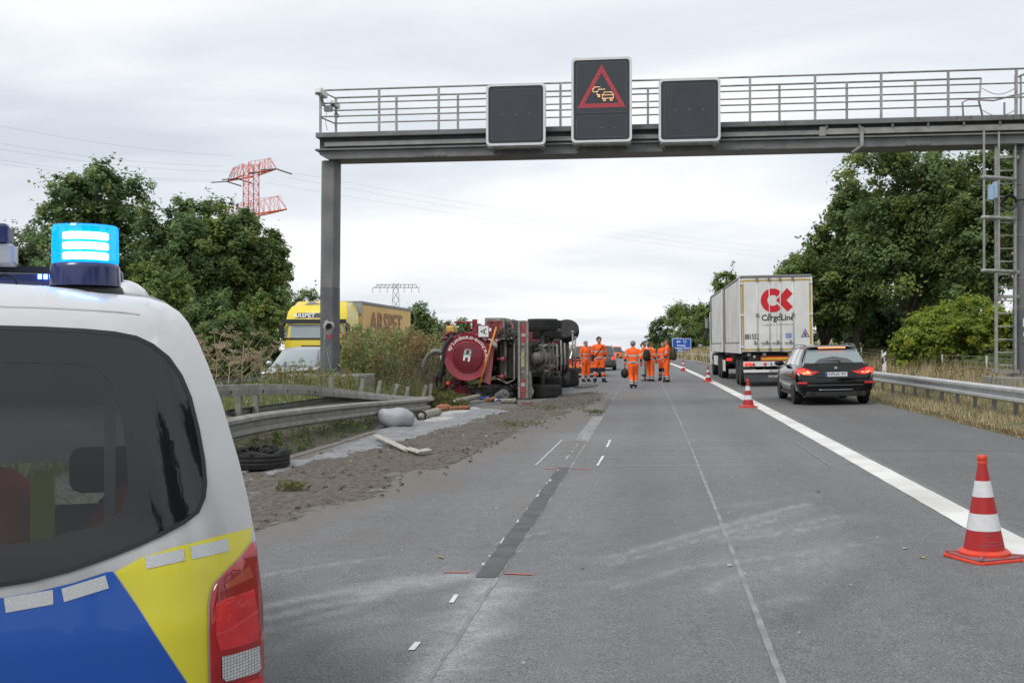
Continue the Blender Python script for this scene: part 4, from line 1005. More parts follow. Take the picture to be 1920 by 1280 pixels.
out_r = [(w, z) for z, w in WT]; outl = out_r + [(-x, z) for x, z in reversed(out_r[:-1])]
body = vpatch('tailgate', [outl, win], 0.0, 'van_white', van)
gasket = vpatch('window_seal', [grow(win, 0.007), grow(win, -0.004)], 0.004, 'trim_rubber', van)
glass = vpatch('rear_window', [grow(win, -0.002)], 0.0015, 'van_glass', van)
# printed black border round the glass
inr = vpoly([(0, 1020), (60, 1015), (120, 1000), (180, 985), (225, 960), (240, 915), (238, 860), (232, 800), (222, 750), (205, 712), (180, 690), (140, 682), (70, 680), (0, 680)])
ih = [(0.0, inr[0][1])] + inr + [(0.0, inr[-1][1])]; inner = ih + [(-x, z) for x, z in reversed(ih[1:-1])]
mk('glass_print', (0.010, 0.011, 0.013), 0.03, spec=0.5)
vpatch('printed_border', [grow(win, -0.004), inner], 0.003, 'glass_print', glass)
# blue field, yellow field and reflective strips
yl = vpoly([(216, 1071), (270, 1042), (330, 1024), (400, 1006), (440, 996), (472, 988)]); zc = yl[-1][1]
lampL = vpoly([(474, 1016), (452, 1044), (428, 1068), (410, 1086), (401, 1105), (397, 1130), (397, 1180), (398, 1240), (399, 1290)])
lowx, lowz = lampL[-1]
yel = yl + [(vw(zc) * 0.997, zc + 0.004), (vw(zc - .04) * 0.997, zc - 0.03)] + [(x - 0.006, z) for x, z in lampL] + [(lowx - 0.006, 0.52)] + vpoly([(356, 1282), (300, 1198), (262, 1138)])
be = vpx(356, 1282)
yel = yl + [(vw(zc) * 0.997, zc + 0.004)] + [(x - 0.006, z) for x, z in lampL] + [(lowx - 0.006, 0.45), (be[0] + 0.21, 0.45), be] + vpoly([(300, 1198), (258, 1132)])
vpatch('yellow_field', [yel], 0.0018, 'van_yellow', van)
bl = vpoly([(0, 1120), (70, 1108), (140, 1091), (200, 1071), (212, 1070), (256, 1133), (298, 1199), (354, 1283)])
bh = [(0.0, bl[0][1] - 0.012)] + bl + [(be[0] + 0.205, 0.45)]
blue = bh + [(-x, z) for x, z in reversed(bh)][:-1] if False else bh + [(0.0, 0.45)]
vpatch('blue_field', [blue], 0.0018, 'van_blue', van)
vpatch('blue_field', [[(-x, z) for x, z in blue]], 0.0018, 'van_blue', van)
vpatch('yellow_field', [[(-x, z) for x, z in yel]], 0.0018, 'van_yellow', van)
for st in ([(8, 1119), (100, 1104), (101, 1131), (12, 1147)], [(116, 1102), (198, 1077), (205, 1101), (121, 1127)], [(272, 1042), (345, 1027), (347, 1049), (275, 1065)], [(357, 1023), (427, 1008), (430, 1031), (360, 1047)]):
    lp = vpoly(st); vpatch('reflective_strip', [lp], 0.0032, 'reflective_tape', van); vpatch('reflective_strip', [[(-x, z) for x, z in lp]], 0.0032, 'reflective_tape', van)
mk('panel_gap', (0.44, 0.445, 0.455), 0.5); gl_ = vpoly([(0, 573), (80, 575), (160, 579), (225, 583), (262, 588)]); gl_ = [(0.0, gl_[0][1] + .001)] + gl_
gap_ = gl_ + [(x, z - .0035) for x, z in reversed(gl_)]
vpatch('panel_gap', [gap_], 0.0015, 'panel_gap', van); vpatch('panel_gap', [[(-x, z) for x, z in gap_]], 0.0015, 'panel_gap', van)
# tail lamps
def lamp(sx):
    Z0 = lampL[0][1]; lp = list(lampL) + [(lowx, 0.52)]
    zz = 0.52; rt = []
    while zz < Z0: rt.append((vw(zz) * 0.9985, zz)); zz += 0.04
    rt.append((vw(Z0) * 0.9985, Z0 + 0.004))
    loop = [(sx * x, z) for x, z in lp + rt]
    o = vpatch('tail_lamp', [loop], 0.016, 'lamp_red', van, 0.02)
    tr = [(sx * x, z) for x, z in [(x - 0.009, z) for x, z in lampL] + [(lowx - 0.009, 0.52), (lowx - 0.001, 0.52)] + [(x - 0.001, z) for x, z in reversed(lampL)]]
    vpatch('lamp_trim', [tr], 0.006, 'lamp_silver', o)
    def sub(name, px, mat, off): vpatch(name, [[(sx * x, z) for x, z in vpoly(px)]], off, mat, o)
    sub('reversing_lamp', [(416, 1226), (486, 1206), (489, 1249), (480, 1256), (424, 1272), (417, 1266)], 'lamp_facets', 0.019)
    sub('indicator', [(420, 1092), (466, 1057), (475, 1078), (424, 1100)], 'lamp_amber', 0.018)
    sub('brake_lens', [(404, 1128), (420, 1118), (476, 1100), (482, 1140), (486, 1195), (412, 1216), (405, 1190)], 'lamp_red_inner', 0.018)
    sub('lower_lens', [(412, 1284), (494, 1262), (496, 1300), (414, 1320)], 'lamp_red_inner', 0.018)
lamp(1); lamp(-1)
# rest of the body: sides, roof, nose
vb = MB(); rings = []
sec = [(w, z) for z, w in WT]; sec = sec + [(-x, z) for x, z in reversed(sec[:-1])]
for y, hs, zt in ((None, 1, 9), (0.75, 1.0, 9), (2.0, 1.0, 9), (3.0, 1.0, 9), (3.75, 0.98, 1.30), (4.5, 0.95, 1.10), (4.95, 0.82, 0.85)):
    ring = []
    for x, z in sec:
        zz = z + 0.045 * min(1, (y or 0) / 1.5) * (1 if z > 1.6 else 0) if y is not None else z
        if zt < 9 and zz > 0.8: zz = 0.8 + (zz - 0.8) * (zt - 0.8) / (1.82 - 0.8)
        ring.append((x * hs, vf(x, z) if y is None else y, zz))
    rings.append(ring)
vb.loft(rings, 0, True, False, False)
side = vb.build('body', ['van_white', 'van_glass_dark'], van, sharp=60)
nsec = len(sec)
for p in side.data.polygons:
    c = p.center
    if 1.1 < c.z < 1.62 and 0.3 < c.y < 3.0 and abs(c.x) > 0.78: p.material_index = 1
    if 3.0 < c.y < 3.75 and c.z > 1.15: p.material_index = 1
mb = MB(); mb.bb(-0.9, 0.9, 0.15, 4.8, 0.28, 0.34); mb.build('floor', 'interior', van)
for sx in (-1, 1):
    for yy_ in (0.95, 4.05):
        mb = MB(); M_ = Matrix.Translation((sx * 0.86, yy_, 0.34)) @ Matrix.Rotation(R(90), 4, 'Y')
        mb.lathe([(0.20, -0.1), (0.32, -0.11), (0.335, -0.07), (0.335, 0.07), (0.32, 0.11), (0.20, 0.1)], 24, M=M_); mb.build('wheel', 'trim_rubber', van, sharp=40)
mb = MB(); mb.prism([(-0.9, -0.05, 0.30), (0.9, -0.05, 0.30), (0.93, -0.05, 0.50), (-0.93, -0.05, 0.50)], (0, 0.3, 0)); mb.build('bumper', 'black_plastic', van, 0.02)
# things seen through the glass
for x in (-0.55, 0.0, 0.55):
    mb = MB(); mb.bb(x - 0.24, x + 0.24, 1.18, 1.32, 0.5, 1.06); sb_ = mb.build('seat_back', 'cloth_dark', van, 0.05); mb = MB(); mb.bb(x - 0.12, x + 0.12, 1.2, 1.28, 1.10, 1.26); mb.build('headrest', 'cloth_dark', sb_, 0.04)
mb = MB(); mb.ell((0.24, 0.70, 1.06), (0.17, 0.22, 0.20)); mb.build('red_bag', 'cloth_red', van); mb = MB(); mb.ell((0.66, 0.62, 1.00), (0.17, 0.2, 0.22)); mb.build('red_bag', 'cloth_red', van)
mb = MB(); mb.bb(0.12, 0.50, 0.40, 0.60, 0.90, 0.99); mb.build('orange_jacket', 'cloth_orange_in', van, 0.03)
mb = MB(); mb.bb(0.10, 0.52, 0.385, 0.40, 0.93, 0.955); mb.bb(0.37, 0.42, 0.386, 0.6, 0.995, 1.25); mb.build('neon_stripe', 'cloth_neon', van)
mb = MB(); mb.bb(0.555, 0.585, 0.5, 0.53, 0.5, 1.60); mb.build('partition_post', 'lamp_silver', van)
mb = MB(); mb.bb(0.70, 0.715, 0.45, 0.47, 0.80, 1.15); mb.build('red_strap', 'cloth_red', van)
mb = MB(); mb.bb(-0.8, 0.8, 0.34, 0.90, 0.36, 0.88); mb.build('load_box', 'interior', van, 0.02)
# roof equipment
bz = 1.738 - VZ * 0
bc = VI @ at(160, 537, 3.06)
bx, by = bc.x, bc.y; z0 = bc.z
b = MB(); b.lathe([(0.0935, 0.0), (0.0935, 0.012), (0.092, 0.05), (0.090, 0.058), (0.084, 0.064)], 40, M=Matrix.Translation((bx, by, z0))); beac = b.build('beacon', 'blue_cap', van, sharp=40)
mb = MB(); mb.lathe([(0.104, -0.03), (0.102, -0.014), (0.098, -0.003), (0.094, 0.001)], 32, M=Matrix.Translation((bx, by + 0.02, z0))); mb.build('beacon_foot', 'black_plastic', beac, sharp=60)
n = 72; prof = [(0.0865, 0.062), (0.088, 0.07), (0.0875, 0.12), (0.0865, 0.162), (0.083, 0.168), (0.04, 0.170)]
rg = [[((r + (0.0006 if k % 2 else 0)) * math.cos(2 * math.pi * k / n), (r + (0.0006 if k % 2 else 0)) * math.sin(2 * math.pi * k / n), z) for k in range(n)] for r, z in prof]
mb = MB(); mb.loft(rg, 0, False, True, True, M=Matrix.Translation((bx, by, z0))); mb.build('beacon_dome', 'beacon_dome', beac)
mb = MB(); mb.lathe([(0.062, 0.064), (0.062, 0.158)], 20, M=Matrix.Translation((bx, by, z0))); mb.build('beacon_core', 'beacon_core', beac)
for zz in (0.082, 0.110, 0.138):
    mb = MB(); rg = []
    for zq, rr in ((-0.010, 0.063), (-0.007, 0.067), (0.007, 0.067), (0.010, 0.063)):
        rg.append([(rr * math.cos(R(a)), rr * math.sin(R(a)), zz + zq) for a in range(-150, -18, 6)])
    mb.loft(rg, 0, True, False, False, M=Matrix.Translation((bx, by, z0))); mb.build('beacon_led', 'beacon_led', beac)
q = VI @ at(10, 478, 3.1)
mb = MB(); mb.bb(q.x - 0.5, q.x + 0.025, q.y - 0.05, q.y + 0.10, q.z - 0.028, q.z + 0.03); lb = mb.build('sign_housing', 'lamp_silver', van, 0.008)
mb = MB(); mb.bb(q.x - 0.5, q.x + 0.012, q.y - 0.06, q.y + 0.12, q.z + 0.031, q.z + 0.085); mb.build('sign_hood', 'blue_cap', lb, 0.01)
q = VI @ at(40, 506, 3.25); mb = MB(); mb.bb(q.x - 0.6, q.x + 0.12, q.y - 0.02, q.y + 0.03, q.z - 0.010, q.z + 0.010); mb.build('roof_rail', 'black_plastic', lb)
q = VI @ at(8, 525, 3.1); mb = MB(); mb.tube([(q.x - 0.05, q.y, q.z - 0.01), (q.x + 0.0, q.y, q.z + 0.015), (q.x + 0.03, q.y, q.z + 0.004), (q.x + 0.035, q.y, q.z - 0.03)], 0.004, 6); mb.build('cable', 'black_plastic', lb)
q = VI @ at(80, 516, 4.6)
mb = MB(); mb.bb(q.x - 0.55, q.x + 0.32, q.y - 0.0, q.y + 0.28, q.z - 0.055, q.z + 0.035); fl = mb.build('light_bar', 'blue_cap', van, 0.03, segs=3)
mb = MB()
for k in range(3): mb.bb(q.x - 0.018 + 0.022 * k, q.x - 0.004 + 0.022 * k, q.y - 0.012, q.y - 0.002, q.z - 0.016, q.z + 0.014)
mb.build('led_row', 'led_blue', fl)
q = VI @ at(248, 556, 4.7)
mb = MB(); mb.ell((q.x - 0.05, q.y + 0.14, q.z - 0.02), (0.13, 0.2, 0.10), 16, 10); mb.build('light_bar_end', 'van_white', fl)
# ================================================================== cars
mk('car_black', (0.003, 0.003, 0.004), 0.10, 0, coat=0.0, spec=0.5)
mk('car_silver', (0.42, 0.43, 0.44), 0.3, 0.6, coat=0.6)
mk('car_whitegrey', (0.55, 0.56, 0.57), 0.3, 0.1, coat=0.6)
mk('car_orange', (0.80, 0.16, 0.012), 0.35, 0, coat=0.5, var=0.05, scale=2)
mk('car_grey', (0.045, 0.047, 0.05), 0.28, 0.2, coat=0.8)
mk('tyre', (0.016, 0.016, 0.017), 0.85, var=0.35, scale=9, bump=0.3, bscale=60)
mk('rim', (0.16, 0.165, 0.17), 0.35, 0.8); mk('chrome', (0.6, 0.61, 0.62), 0.15, 0.95)
mk('car_glass', (0.02, 0.024, 0.027), 0.03, 0, spec=0.9, coat=1.0); mk('car_glass_clear', (0.20, 0.245, 0.26), 0.04, 0, spec=0.9, coat=1.0)
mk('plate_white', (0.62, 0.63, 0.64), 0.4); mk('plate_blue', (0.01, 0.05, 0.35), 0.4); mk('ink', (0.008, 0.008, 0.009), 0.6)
mk('brake_lit', (0.8, 0.05, 0.03), 0.3, emit=(1.0, 0.05, 0.03), estr=0.7); mk('brake_hot', (1, 0.3, 0.15), 0.3, emit=(1.0, 0.20, 0.08), estr=2.0)
mk('lamp_dim', (0.30, 0.008, 0.012), 0.15, coat=0.7, emit=(0.8, 0.01, 0.02), estr=0.25)
mk('hazard_white', (0.68, 0.68, 0.66), 0.4); mk('hazard_red', (0.55, 0.03, 0.03), 0.4)
def wheel(par, x, y, r, w, side, spokes=5, rimr=0.72, name='wheel', steer=0.0):
    M_ = Matrix.Translation((x, y, r)) @ Matrix.Rotation(steer, 4, 'Z') @ Matrix.Rotation(R(90), 4, 'Y')
    mb = MB(); h = w / 2
    mb.lathe([(r * rimr, -h * 0.9), (r * 0.93, -h), (r * 0.985, -h * 0.8), (r, -h * .55), (r * .975, -h * .52), (r * .975, -h * .45), (r, -h * .42), (r, -h * .06), (r * .975, -h * .03), (r * .975, h * .03), (r, h * .06), (r, h * .42), (r * .975, h * .45), (r * .975, h * .52), (r, h * .55), (r * 0.985, h * 0.8), (r * 0.93, h), (r * rimr, h * 0.9)], 28, M=M_)
    o = mb.build(name, 'tyre', par, sharp=35)
    mb = MB(); s = h * 0.82 * side; mb.lathe([(r * rimr, s), (r * rimr * 0.96, s * 0.8), (r * 0.2, s * 0.55), (0.001, s * 0.55)], 24, M=M_)
    rm = mb.build('rim', 'dark_metal', o, sharp=40)
    mb = MB()
    for k in range(spokes):
        a = 2 * math.pi * k / spokes + 0.3
        mb.box((math.cos(a) * r * rimr * 0.52, math.sin(a) * r * rimr * 0.52, s * 0.80), (r * rimr * 0.95, r * 0.13, 0.02), rot=(0, 0, a), M=M_)
    mb.lathe([(r * 0.15, s * 0.7), (r * 0.15, s * 0.86), (0.001, s * 0.86)], 12, M=M_); mb.build('spokes', 'rim', o)
    return o
def ring_half(pts): return pts + [(-x, y, z) for x, y, z in reversed(pts) if abs(x) > 1e-6]
def car(name, label, loc, rz, paint, lower, green, wheels, pillars, glass='car_glass', roof=None, group=None, arch=0.37, wr=0.33):
    t = thing(name, label, 'car', loc, rz, group)
    mb = MB(); rings = []
    for y, hw, z0, z1 in lower:
        h = z1 - z0
        rings.append(ring_half([(hw * .84, y, z0), (hw * .965, y, z0 + .16 * h), (hw, y, z0 + .42 * h), (hw * .995, y, z0 + .66 * h), (hw * .97, y, z0 + .80 * h), (hw * .962, y, z0 + .88 * h), (hw * .90, y, z1 - .01), (hw * .55, y, z1 + .012), (0, y, z1 + .018)]))
    mb.loft(rings, 0, True); t_body = mb.build('body', paint, t, sharp=32)
    def gp(y, s):   # greenhouse section at y: s 0 belt .. 1 roof edge
        hb = interp(y, [(g[0], g[1]) for g in green]); ht = interp(y, [(g[0], g[2]) for g in green]); zt = interp(y, [(g[0], g[3]) for g in green]); zb = interp(y, [(l[0], l[3]) for l in lower]) - 0.02
        return Vector((hb + (ht - hb) * s, y, zb + (zt - zb) * s))
    mb = MB(); rings = []
    for y, hb, ht, zt in green:
        a, b = gp(y, 0), gp(y, 1); m1 = gp(y, 0.55); m1.x += 0.015
        rings.append(ring_half([a[:], m1[:], b[:], (ht * .86, y, zt + .028), (ht * .5, y, zt + .045), (0, y, zt + .05)]))
    mb.loft(rings, 0, True); gh = mb.build('windows', glass, t, sharp=30)
    y0, y1 = roof if roof else (green[1][0], green[-2][0])
    mb = MB(); rings = []
    ys = sorted(set([y0, y1] + [g[0] for g in green if y0 < g[0] < y1]))
    for y in ys:
        b = gp(y, 1.0); a = gp(y, 0.93); ht = b.x; zt = b.z
        rings.append(ring_half([(a.x + .008, y, a.z), (ht + .006, y, zt + .004), (ht * .86, y, zt + .036), (ht * .5, y, zt + .053), (0, y, zt + .058)]))
    mb.loft(rings, 0, True, True, True); mb.build('roof', paint, t, sharp=40)
    for pn, ya0, ya1, yb0, yb1 in pillars:
        for sx in (-1, 1):
            mb = MB(); rows = []
            for s in (0, 0.3, 0.6, 0.97):
                a = gp(ya0 + (yb0 - ya0) * s, s); b = gp(ya1 + (yb1 - ya1) * s, s); bul = 0.010 + 0.016 * (1 - abs(s - .55) * 1.6)
                rows.append([(sx * (a.x + bul), a.y, a.z), (sx * (b.x + bul), b.y, b.z)])
            mb.loft(rows, 0, True, False, False); mb.build(pn, paint, t)
    for sx in (-1, 1):
        for y in wheels:
            wheel(t, sx * (lower[3][1] - 0.115), y, wr, 0.22, sx)
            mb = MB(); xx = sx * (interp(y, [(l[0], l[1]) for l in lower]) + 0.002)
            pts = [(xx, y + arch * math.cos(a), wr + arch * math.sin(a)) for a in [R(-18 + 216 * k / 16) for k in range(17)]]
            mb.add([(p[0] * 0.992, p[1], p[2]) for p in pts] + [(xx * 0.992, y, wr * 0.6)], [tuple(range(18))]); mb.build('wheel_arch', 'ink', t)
        for (a, b) in ((wheels[0] + .5, wheels[1] - .5),):
            hw = lower[3][1]
            mb = MB(); mb.bb(sx * hw * 0.97 - 0.02, sx * hw * 0.97 + 0.02, a, b, lower[3][2] + 0.0, lower[3][2] + 0.07); mb.build('sill', 'black_plastic', t)
    return t, gp
def quad_patch(name, pts, mat, par, off=(0, 0, 0)):
    mb = MB(); mb.add([tuple(Vector(p) + Vector(off)) for p in pts], [tuple(range(len(pts)))]); return mb.build(name, mat, par)
def plate(par, c, w, txt, nrm=(0, -1, 0)):
    mb = MB(); mb.bb(c[0] - w / 2, c[0] + w / 2, c[1] - 0.008, c[1] + 0.008, c[2] - 0.055, c[2] + 0.055); p = mb.build('number_plate', 'plate_white', par, 0.003)
    mb = MB(); mb.bb(c[0] - w / 2 + 0.002, c[0] - w / 2 + 0.045, c[1] - 0.0105, c[1] - 0.0085, c[2] - 0.05, c[2] + 0.05); mb.build('country_band', 'plate_blue', p)
    if txt: lettering(txt, (c[0] + 0.02, c[1] - 0.0105, c[2]), (1, 0, 0), (0, 0, 1), 0.072, 'ink', p, 'lettering', 0.008, w * 0.80)
    return p
# --- black estate car
c0 = gnd(1566, 764); yb = c0.y
bx_ = at(1568, 700, 26.9)
LOW = [(0.0, .80, .40, .66), (0.035, .885, .32, .78), (0.12, .915, .27, .955), (0.34, .932, .23, 1.0), (1.1, .936, .20, 1.0), (2.5, .93, .20, .985), (3.7, .93, .20, .955), (4.4, .90, .20, .86), (4.82, .80, .24, .72), (4.93, .62, .34, .62)]
GRN = [(0.15, .76, .74, 1.0), (0.62, .80, .615, 1.395), (0.9, .82, .63, 1.415), (1.8, .83, .64, 1.43), (2.6, .83, .635, 1.415), (3.05, .82, .62, 1.36), (3.85, .80, .74, .96)]
bmw, gp = car('estate_car', 'black estate car with lit brake lights on the hard shoulder', (bx_.x, bx_.y, roadz(bx_.x, bx_.y)), R(0.3), 'car_black', LOW, GRN, (0.93, 3.9),
    [('rear_pillar', 0.15, 0.58, 0.60, 0.80), ('middle_pillar', 1.28, 1.36, 1.30, 1.38), ('door_pillar', 2.16, 2.26, 2.14, 2.24), ('front_pillar', 3.72, 3.85, 2.96, 3.05)], roof=(0.52, 3.05), arch=0.385, wr=0.345)
bmw.rotation_euler = (0, -math.atan(XF), R(0.3))
# rear end
mb = MB(); mb.prism([(-.60, 0.47, 1.425), (.60, 0.47, 1.425), (.585, 0.63, 1.455), (-.585, 0.63, 1.455)], (0, 0, 0.02)); sp = mb.build('roof_spoiler', 'car_black', bmw, 0.006)
mb = MB(); mb.bb(-.33, .33, 0.462, 0.478, 1.405, 1.435); mb.build('third_brake_light', 'brake_hot', sp)
rw = [gp(0.20, 0.12), gp(0.20, 0.12), gp(0.57, 0.9), gp(0.57, 0.9)]
quad_patch('rear_window', [(-.72, 0.185, 1.045), (.72, 0.185, 1.045), (.60, 0.545, 1.372), (-.60, 0.545, 1.372)], 'car_glass_clear', bmw, (0, -0.022, 0.004))
mb = MB(); mb.box((-0.10, 0.20, 1.085), (0.44, 0.02, 0.028), rot=(R(-40), R(-4), 0)); mb.cyl((0.13, 0.16, 1.07), (0.13, 0.20, 1.08), 0.03); mb.build('rear_wiper', 'black_plastic', bmw)
mb = MB(); mb.lathe([(0.001, 0.0), (0.036, 0.0), (0.041, 0.006), (0.001, 0.008)], 20, M=Matrix.Translation((0.02, 0.072, 0.915)) @ Matrix.Rotation(R(78), 4, 'X')); em_ = mb.build('emblem', 'chrome', bmw)
for k in range(4):
    mb = MB(); mb.add([(0.02, 0.0605, 0.914)] + [(0.02 + 0.028 * math.cos(a), 0.0600, 0.914 + 0.028 * math.sin(a)) for a in [R(90 * k + 18 * i) for i in range(6)]], [tuple(range(7))]); mb.build('emblem_quarter', 'plate_blue' if k % 2 else 'plate_white', em_)
mb = MB(); mb.prism([(-.44, -0.002, .70), (.46, -0.002, .70), (.50, 0.05, .86), (-.48, 0.05, .86)], (0, 0.03, 0)); mb.build('plate_recess', 'car_black', bmw, 0.01)
plate(bmw, (0.02, -0.012, 0.765), 0.52, 'GR:JS 97')
for sx in (-1, 1):
    f = lambda x: 0.10 * max(0, (abs(x) - .70) / .22) ** 2
    pts = [(sx * .38, .835), (sx * .55, .855), (sx * .72, .935), (sx * .86, .945), (sx * .925, .90), (sx * .925, .80), (sx * .86, .745), (sx * .55, .765)]
    mb = MB(); mb.add([(x, -0.012 + 0.10 * max(0, (abs(x) - .66) / .26) ** 1.5 + (z - .75) * 0.28, z) for x, z in pts] + [(x, 0.12 + (z - .75) * 0.28, z) for x, z in pts], [tuple(range(8))] + [(i, (i + 1) % 8, (i + 1) % 8 + 8, i + 8) for i in range(8)])
    lo = mb.build('tail_lamp', 'lamp_dim', bmw)
    mb = MB(); pl = [(sx * .60, .790), (sx * .78, .785), (sx * .80, .815), (sx * .70, .825), (sx * .69, .865), (sx * .66, .865), (sx * .60, .82)] if sx < 0 else [(sx * .62, .800), (sx * .80, .800), (sx * .84, .835), (sx * .82, .85), (sx * .78, .825), (sx * .62, .825)]
    mb.add([(x, -0.018 + 0.10 * max(0, (abs(x) - .66) / .26) ** 1.5 + (z - .75) * 0.28, z) for x, z in pl], [tuple(range(len(pl)))]); mb.build('brake_light', 'brake_hot', lo)
    mb = MB(); pl = [(sx * .66, .76), (sx * .90, .79), (sx * .915, .90), (sx * .74, .925)]
    mb.add([(x, -0.0155 + 0.10 * max(0, (abs(x) - .66) / .26) ** 1.5 + (z - .75) * 0.28, z) for x, z in pl], [(0, 1, 2, 3)]); mb.build('lamp_glow', 'brake_lit', lo)
    mb = MB(); mb.box((sx * .80, 0.008, .56), (.24, .03, .045), rot=(0, 0, sx * R(14))); mb.build('rear_reflector', 'lamp_dim', bmw, 0.008)
    mb = MB(); mb.cyl((sx * .55, -0.02, .345), (sx * .55, 0.12, .345), .052, n=18, caps=False); mb.cyl((sx * .55, -0.021, .345), (sx * .55, 0.12, .345), .042, n=18, caps=False); ex = mb.build('exhaust', 'chrome', bmw)
    mb = MB(); mb.cyl((sx * .55, 0.03, .345), (sx * .55, 0.1, .345), .041, n=18); mb.build('exhaust_bore', 'ink', ex)
    mb = MB(); mb.ell((sx * 1.0, 3.02, 1.02), (.13, .06, .075), 12, 8); mb.cyl((sx * .84, 3.05, .98), (sx * .95, 3.03, 1.0), .02); mb.build('wing_mirror', 'car_black', bmw)
    mb = MB(); mb.tube([(sx * .60, 0.7, 1.47), (sx * .62, 1.0, 1.50), (sx * .635, 1.8, 1.51), (sx * .625, 2.6, 1.49), (sx * .62, 2.75, 1.465)], 0.015, 6); mb.build('roof_rail', 'car_black', bmw)
    mb = MB(); mb.tube([(sx * (gp(y, .04).x + .022), y, gp(y, .04).z) for y in (0.75, 1.2, 2.0, 3.0, 3.6)], 0.008, 5); mb.tube([(sx * (gp(y, .97).x + .02), y, gp(y, .97).z) for y in (0.85, 1.2, 2.0, 2.9)], 0.006, 5); mb.build('window_trim', 'chrome', bmw)
mb = MB(); mb.tube([(x, -0.005 + 0.10 * max(0, (abs(x) - .55) / .36) ** 2, .50) for x in [-.86 + .086 * k for k in range(21)]], 0.010, 6); mb.build('bumper_crease', 'rim', bmw)
mb = MB(); mb.tube([(x, -0.012, .385 + 0.01 * abs(x)) for x in [-.42 + .084 * k for k in range(11)]], 0.009, 6); mb.build('chrome_strip', 'chrome', bmw)
mb = MB(); mb.bb(-.72, .72, 0.02, 0.2, .22, .345); mb.build('diffuser', 'black_plastic', bmw, 0.02)
mb = MB(); mb.prism([(0.05, 0.9, 1.478), (0.05, 1.05, 1.478), (0.05, 1.02, 1.51), (0.05, 0.97, 1.52)], (0.02, 0, 0)); mb.build('roof_antenna', 'car_black', bmw)
mb = MB(); mb.tube([(-.80, 0.045, .66), (-.5, 0.0, .685), (0, -.015, .69), (.5, 0.0, .685), (.80, .045, .66)], 0.006, 5); mb.build('tailgate_gap', 'ink', bmw)

# --- parked service cars and traffic further up the road
def simple(name, label, p, rz, paint, L_, W_, H_, kind, lamp='lamp_dim', group=None, txt='', facing=False, cat='car'):
    hw = W_ / 2; k = L_ / 4.6; zb = H_ * 0.60
    if kind == 'car':
        low = [(0, hw * .86, .36, .70), (.05, hw * .94, .30, .86), (.18 * k, hw * .98, .24, zb), (1.0 * k, hw, .20, zb + .02), (2.5 * k, hw, .20, zb), (3.4 * k, hw * .99, .20, zb - .03), (4.2 * k, hw * .95, .22, zb - .18), (4.55 * k, hw * .82, .28, zb - .32), (4.6 * k, hw * .7, .35, zb - .38)]
        grn = [(.14 * k, hw * .86, hw * .83, zb + .0), (.5 * k, hw * .88, hw * .68, H_ - .07), (.9 * k, hw * .89, hw * .70, H_ - .05), (2.3 * k, hw * .89, hw * .70, H_ - .05), (2.75 * k, hw * .88, hw * .68, H_ - .09), (3.6 * k, hw * .86, hw * .80, zb - .05)]
    elif kind == 'sedan':
        low = [(0, hw * .86, .36, .72), (.08, hw * .94, .28, .88), (.5 * k, hw * .98, .22, .92), (1.2 * k, hw, .20, .93), (2.5 * k, hw, .20, .92), (3.4 * k, hw * .99, .20, .90), (4.2 * k, hw * .95, .22, .78), (4.55 * k, hw * .82, .28, .66), (4.6 * k, hw * .7, .35, .6)]
        grn = [(.45 * k, hw * .84, hw * .80, .93), (1.25 * k, hw * .87, hw * .62, H_ - .08), (1.6 * k, hw * .88, hw * .64, H_ - .05), (2.3 * k, hw * .88, hw * .64, H_ - .05), (2.6 * k, hw * .87, hw * .62, H_ - .09), (3.5 * k, hw * .85, hw * .78, .90)]
    else:   # van
        low = [(0, hw * .92, .38, .9), (.04, hw * .97, .34, 1.0), (.12, hw, .28, 1.05), (1.0, hw, .22, 1.06), (3.2, hw, .22, 1.06), (3.7, hw * .99, .22, 1.04), (4.2, hw * .97, .24, 1.0), (4.8, hw * .9, .30, .85), (4.9, hw * .8, .35, .7)]
        grn = [(.06, hw * .95, hw * .92, 1.06), (.22, hw * .95, hw * .80, H_ - .10), (.5, hw * .96, hw * .83, H_ - .05), (2.8, hw * .96, hw * .83, H_ - .05), (3.2, hw * .95, hw * .80, H_ - .12), (4.1, hw * .93, hw * .86, 1.03)]
    wh = (0.85 * k, 3.6 * k) if kind != 'van' else (0.9, 3.95)
    pil = [('rear_pillar', grn[0][0], grn[1][0] + .1, grn[1][0], grn[1][0] + .22), ('middle_pillar', 1.25 * k, 1.36 * k, 1.25 * k, 1.36 * k), ('door_pillar', 2.1 * k, 2.2 * k, 2.08 * k, 2.18 * k), ('front_pillar', grn[-1][0] - .12, grn[-1][0], grn[-2][0] - .06, grn[-2][0])]
    t, gp_ = car(name, label, p, rz, paint, low, grn, wh, pil, 'car_glass' if not facing else 'car_glass_clear', (grn[1][0] - .02, grn[-2][0] + .02), group)
    t['category'] = cat
    for sx in (-1, 1):
        mb = MB(); mb.bb(sx * hw * .80 - .10, sx * hw * .80 + .10, -0.005 if kind != 'sedan' else -0.005, 0.12, zb - .28, zb - .05); lm = mb.build('tail_lamp', lamp, t, 0.02)
        mb = MB(); mb.ell((sx * (hw + .10), grn[-1][0] - .55, zb + .06), (.12, .07, .08), 10, 6); mb.build('wing_mirror', paint if kind != 'van' else 'black_plastic', t)
        if facing:
            mb = MB(); mb.ell((sx * hw * .70, L_ - .16, zb - .26 if kind == 'car' else .64), (.17, .12, .07), 12, 6); mb.build('headlamp', 'chrome', t)
    plate(t, (0, -0.012 if kind != 'van' else -0.012, .62), 0.5, txt)
    return t, gp_
p = gnd(1093, 703); p.y += 0.2
oc, gp_ = simple('orange_estate_car', 'orange road service car parked behind the workers with striped tail', (at(1096, 690, 57).x, at(1096, 690, 57).y, roadz(at(1096, 690, 57).x, 57)), R(1), 'car_orange', 4.6, 1.88, 1.66, 'car')
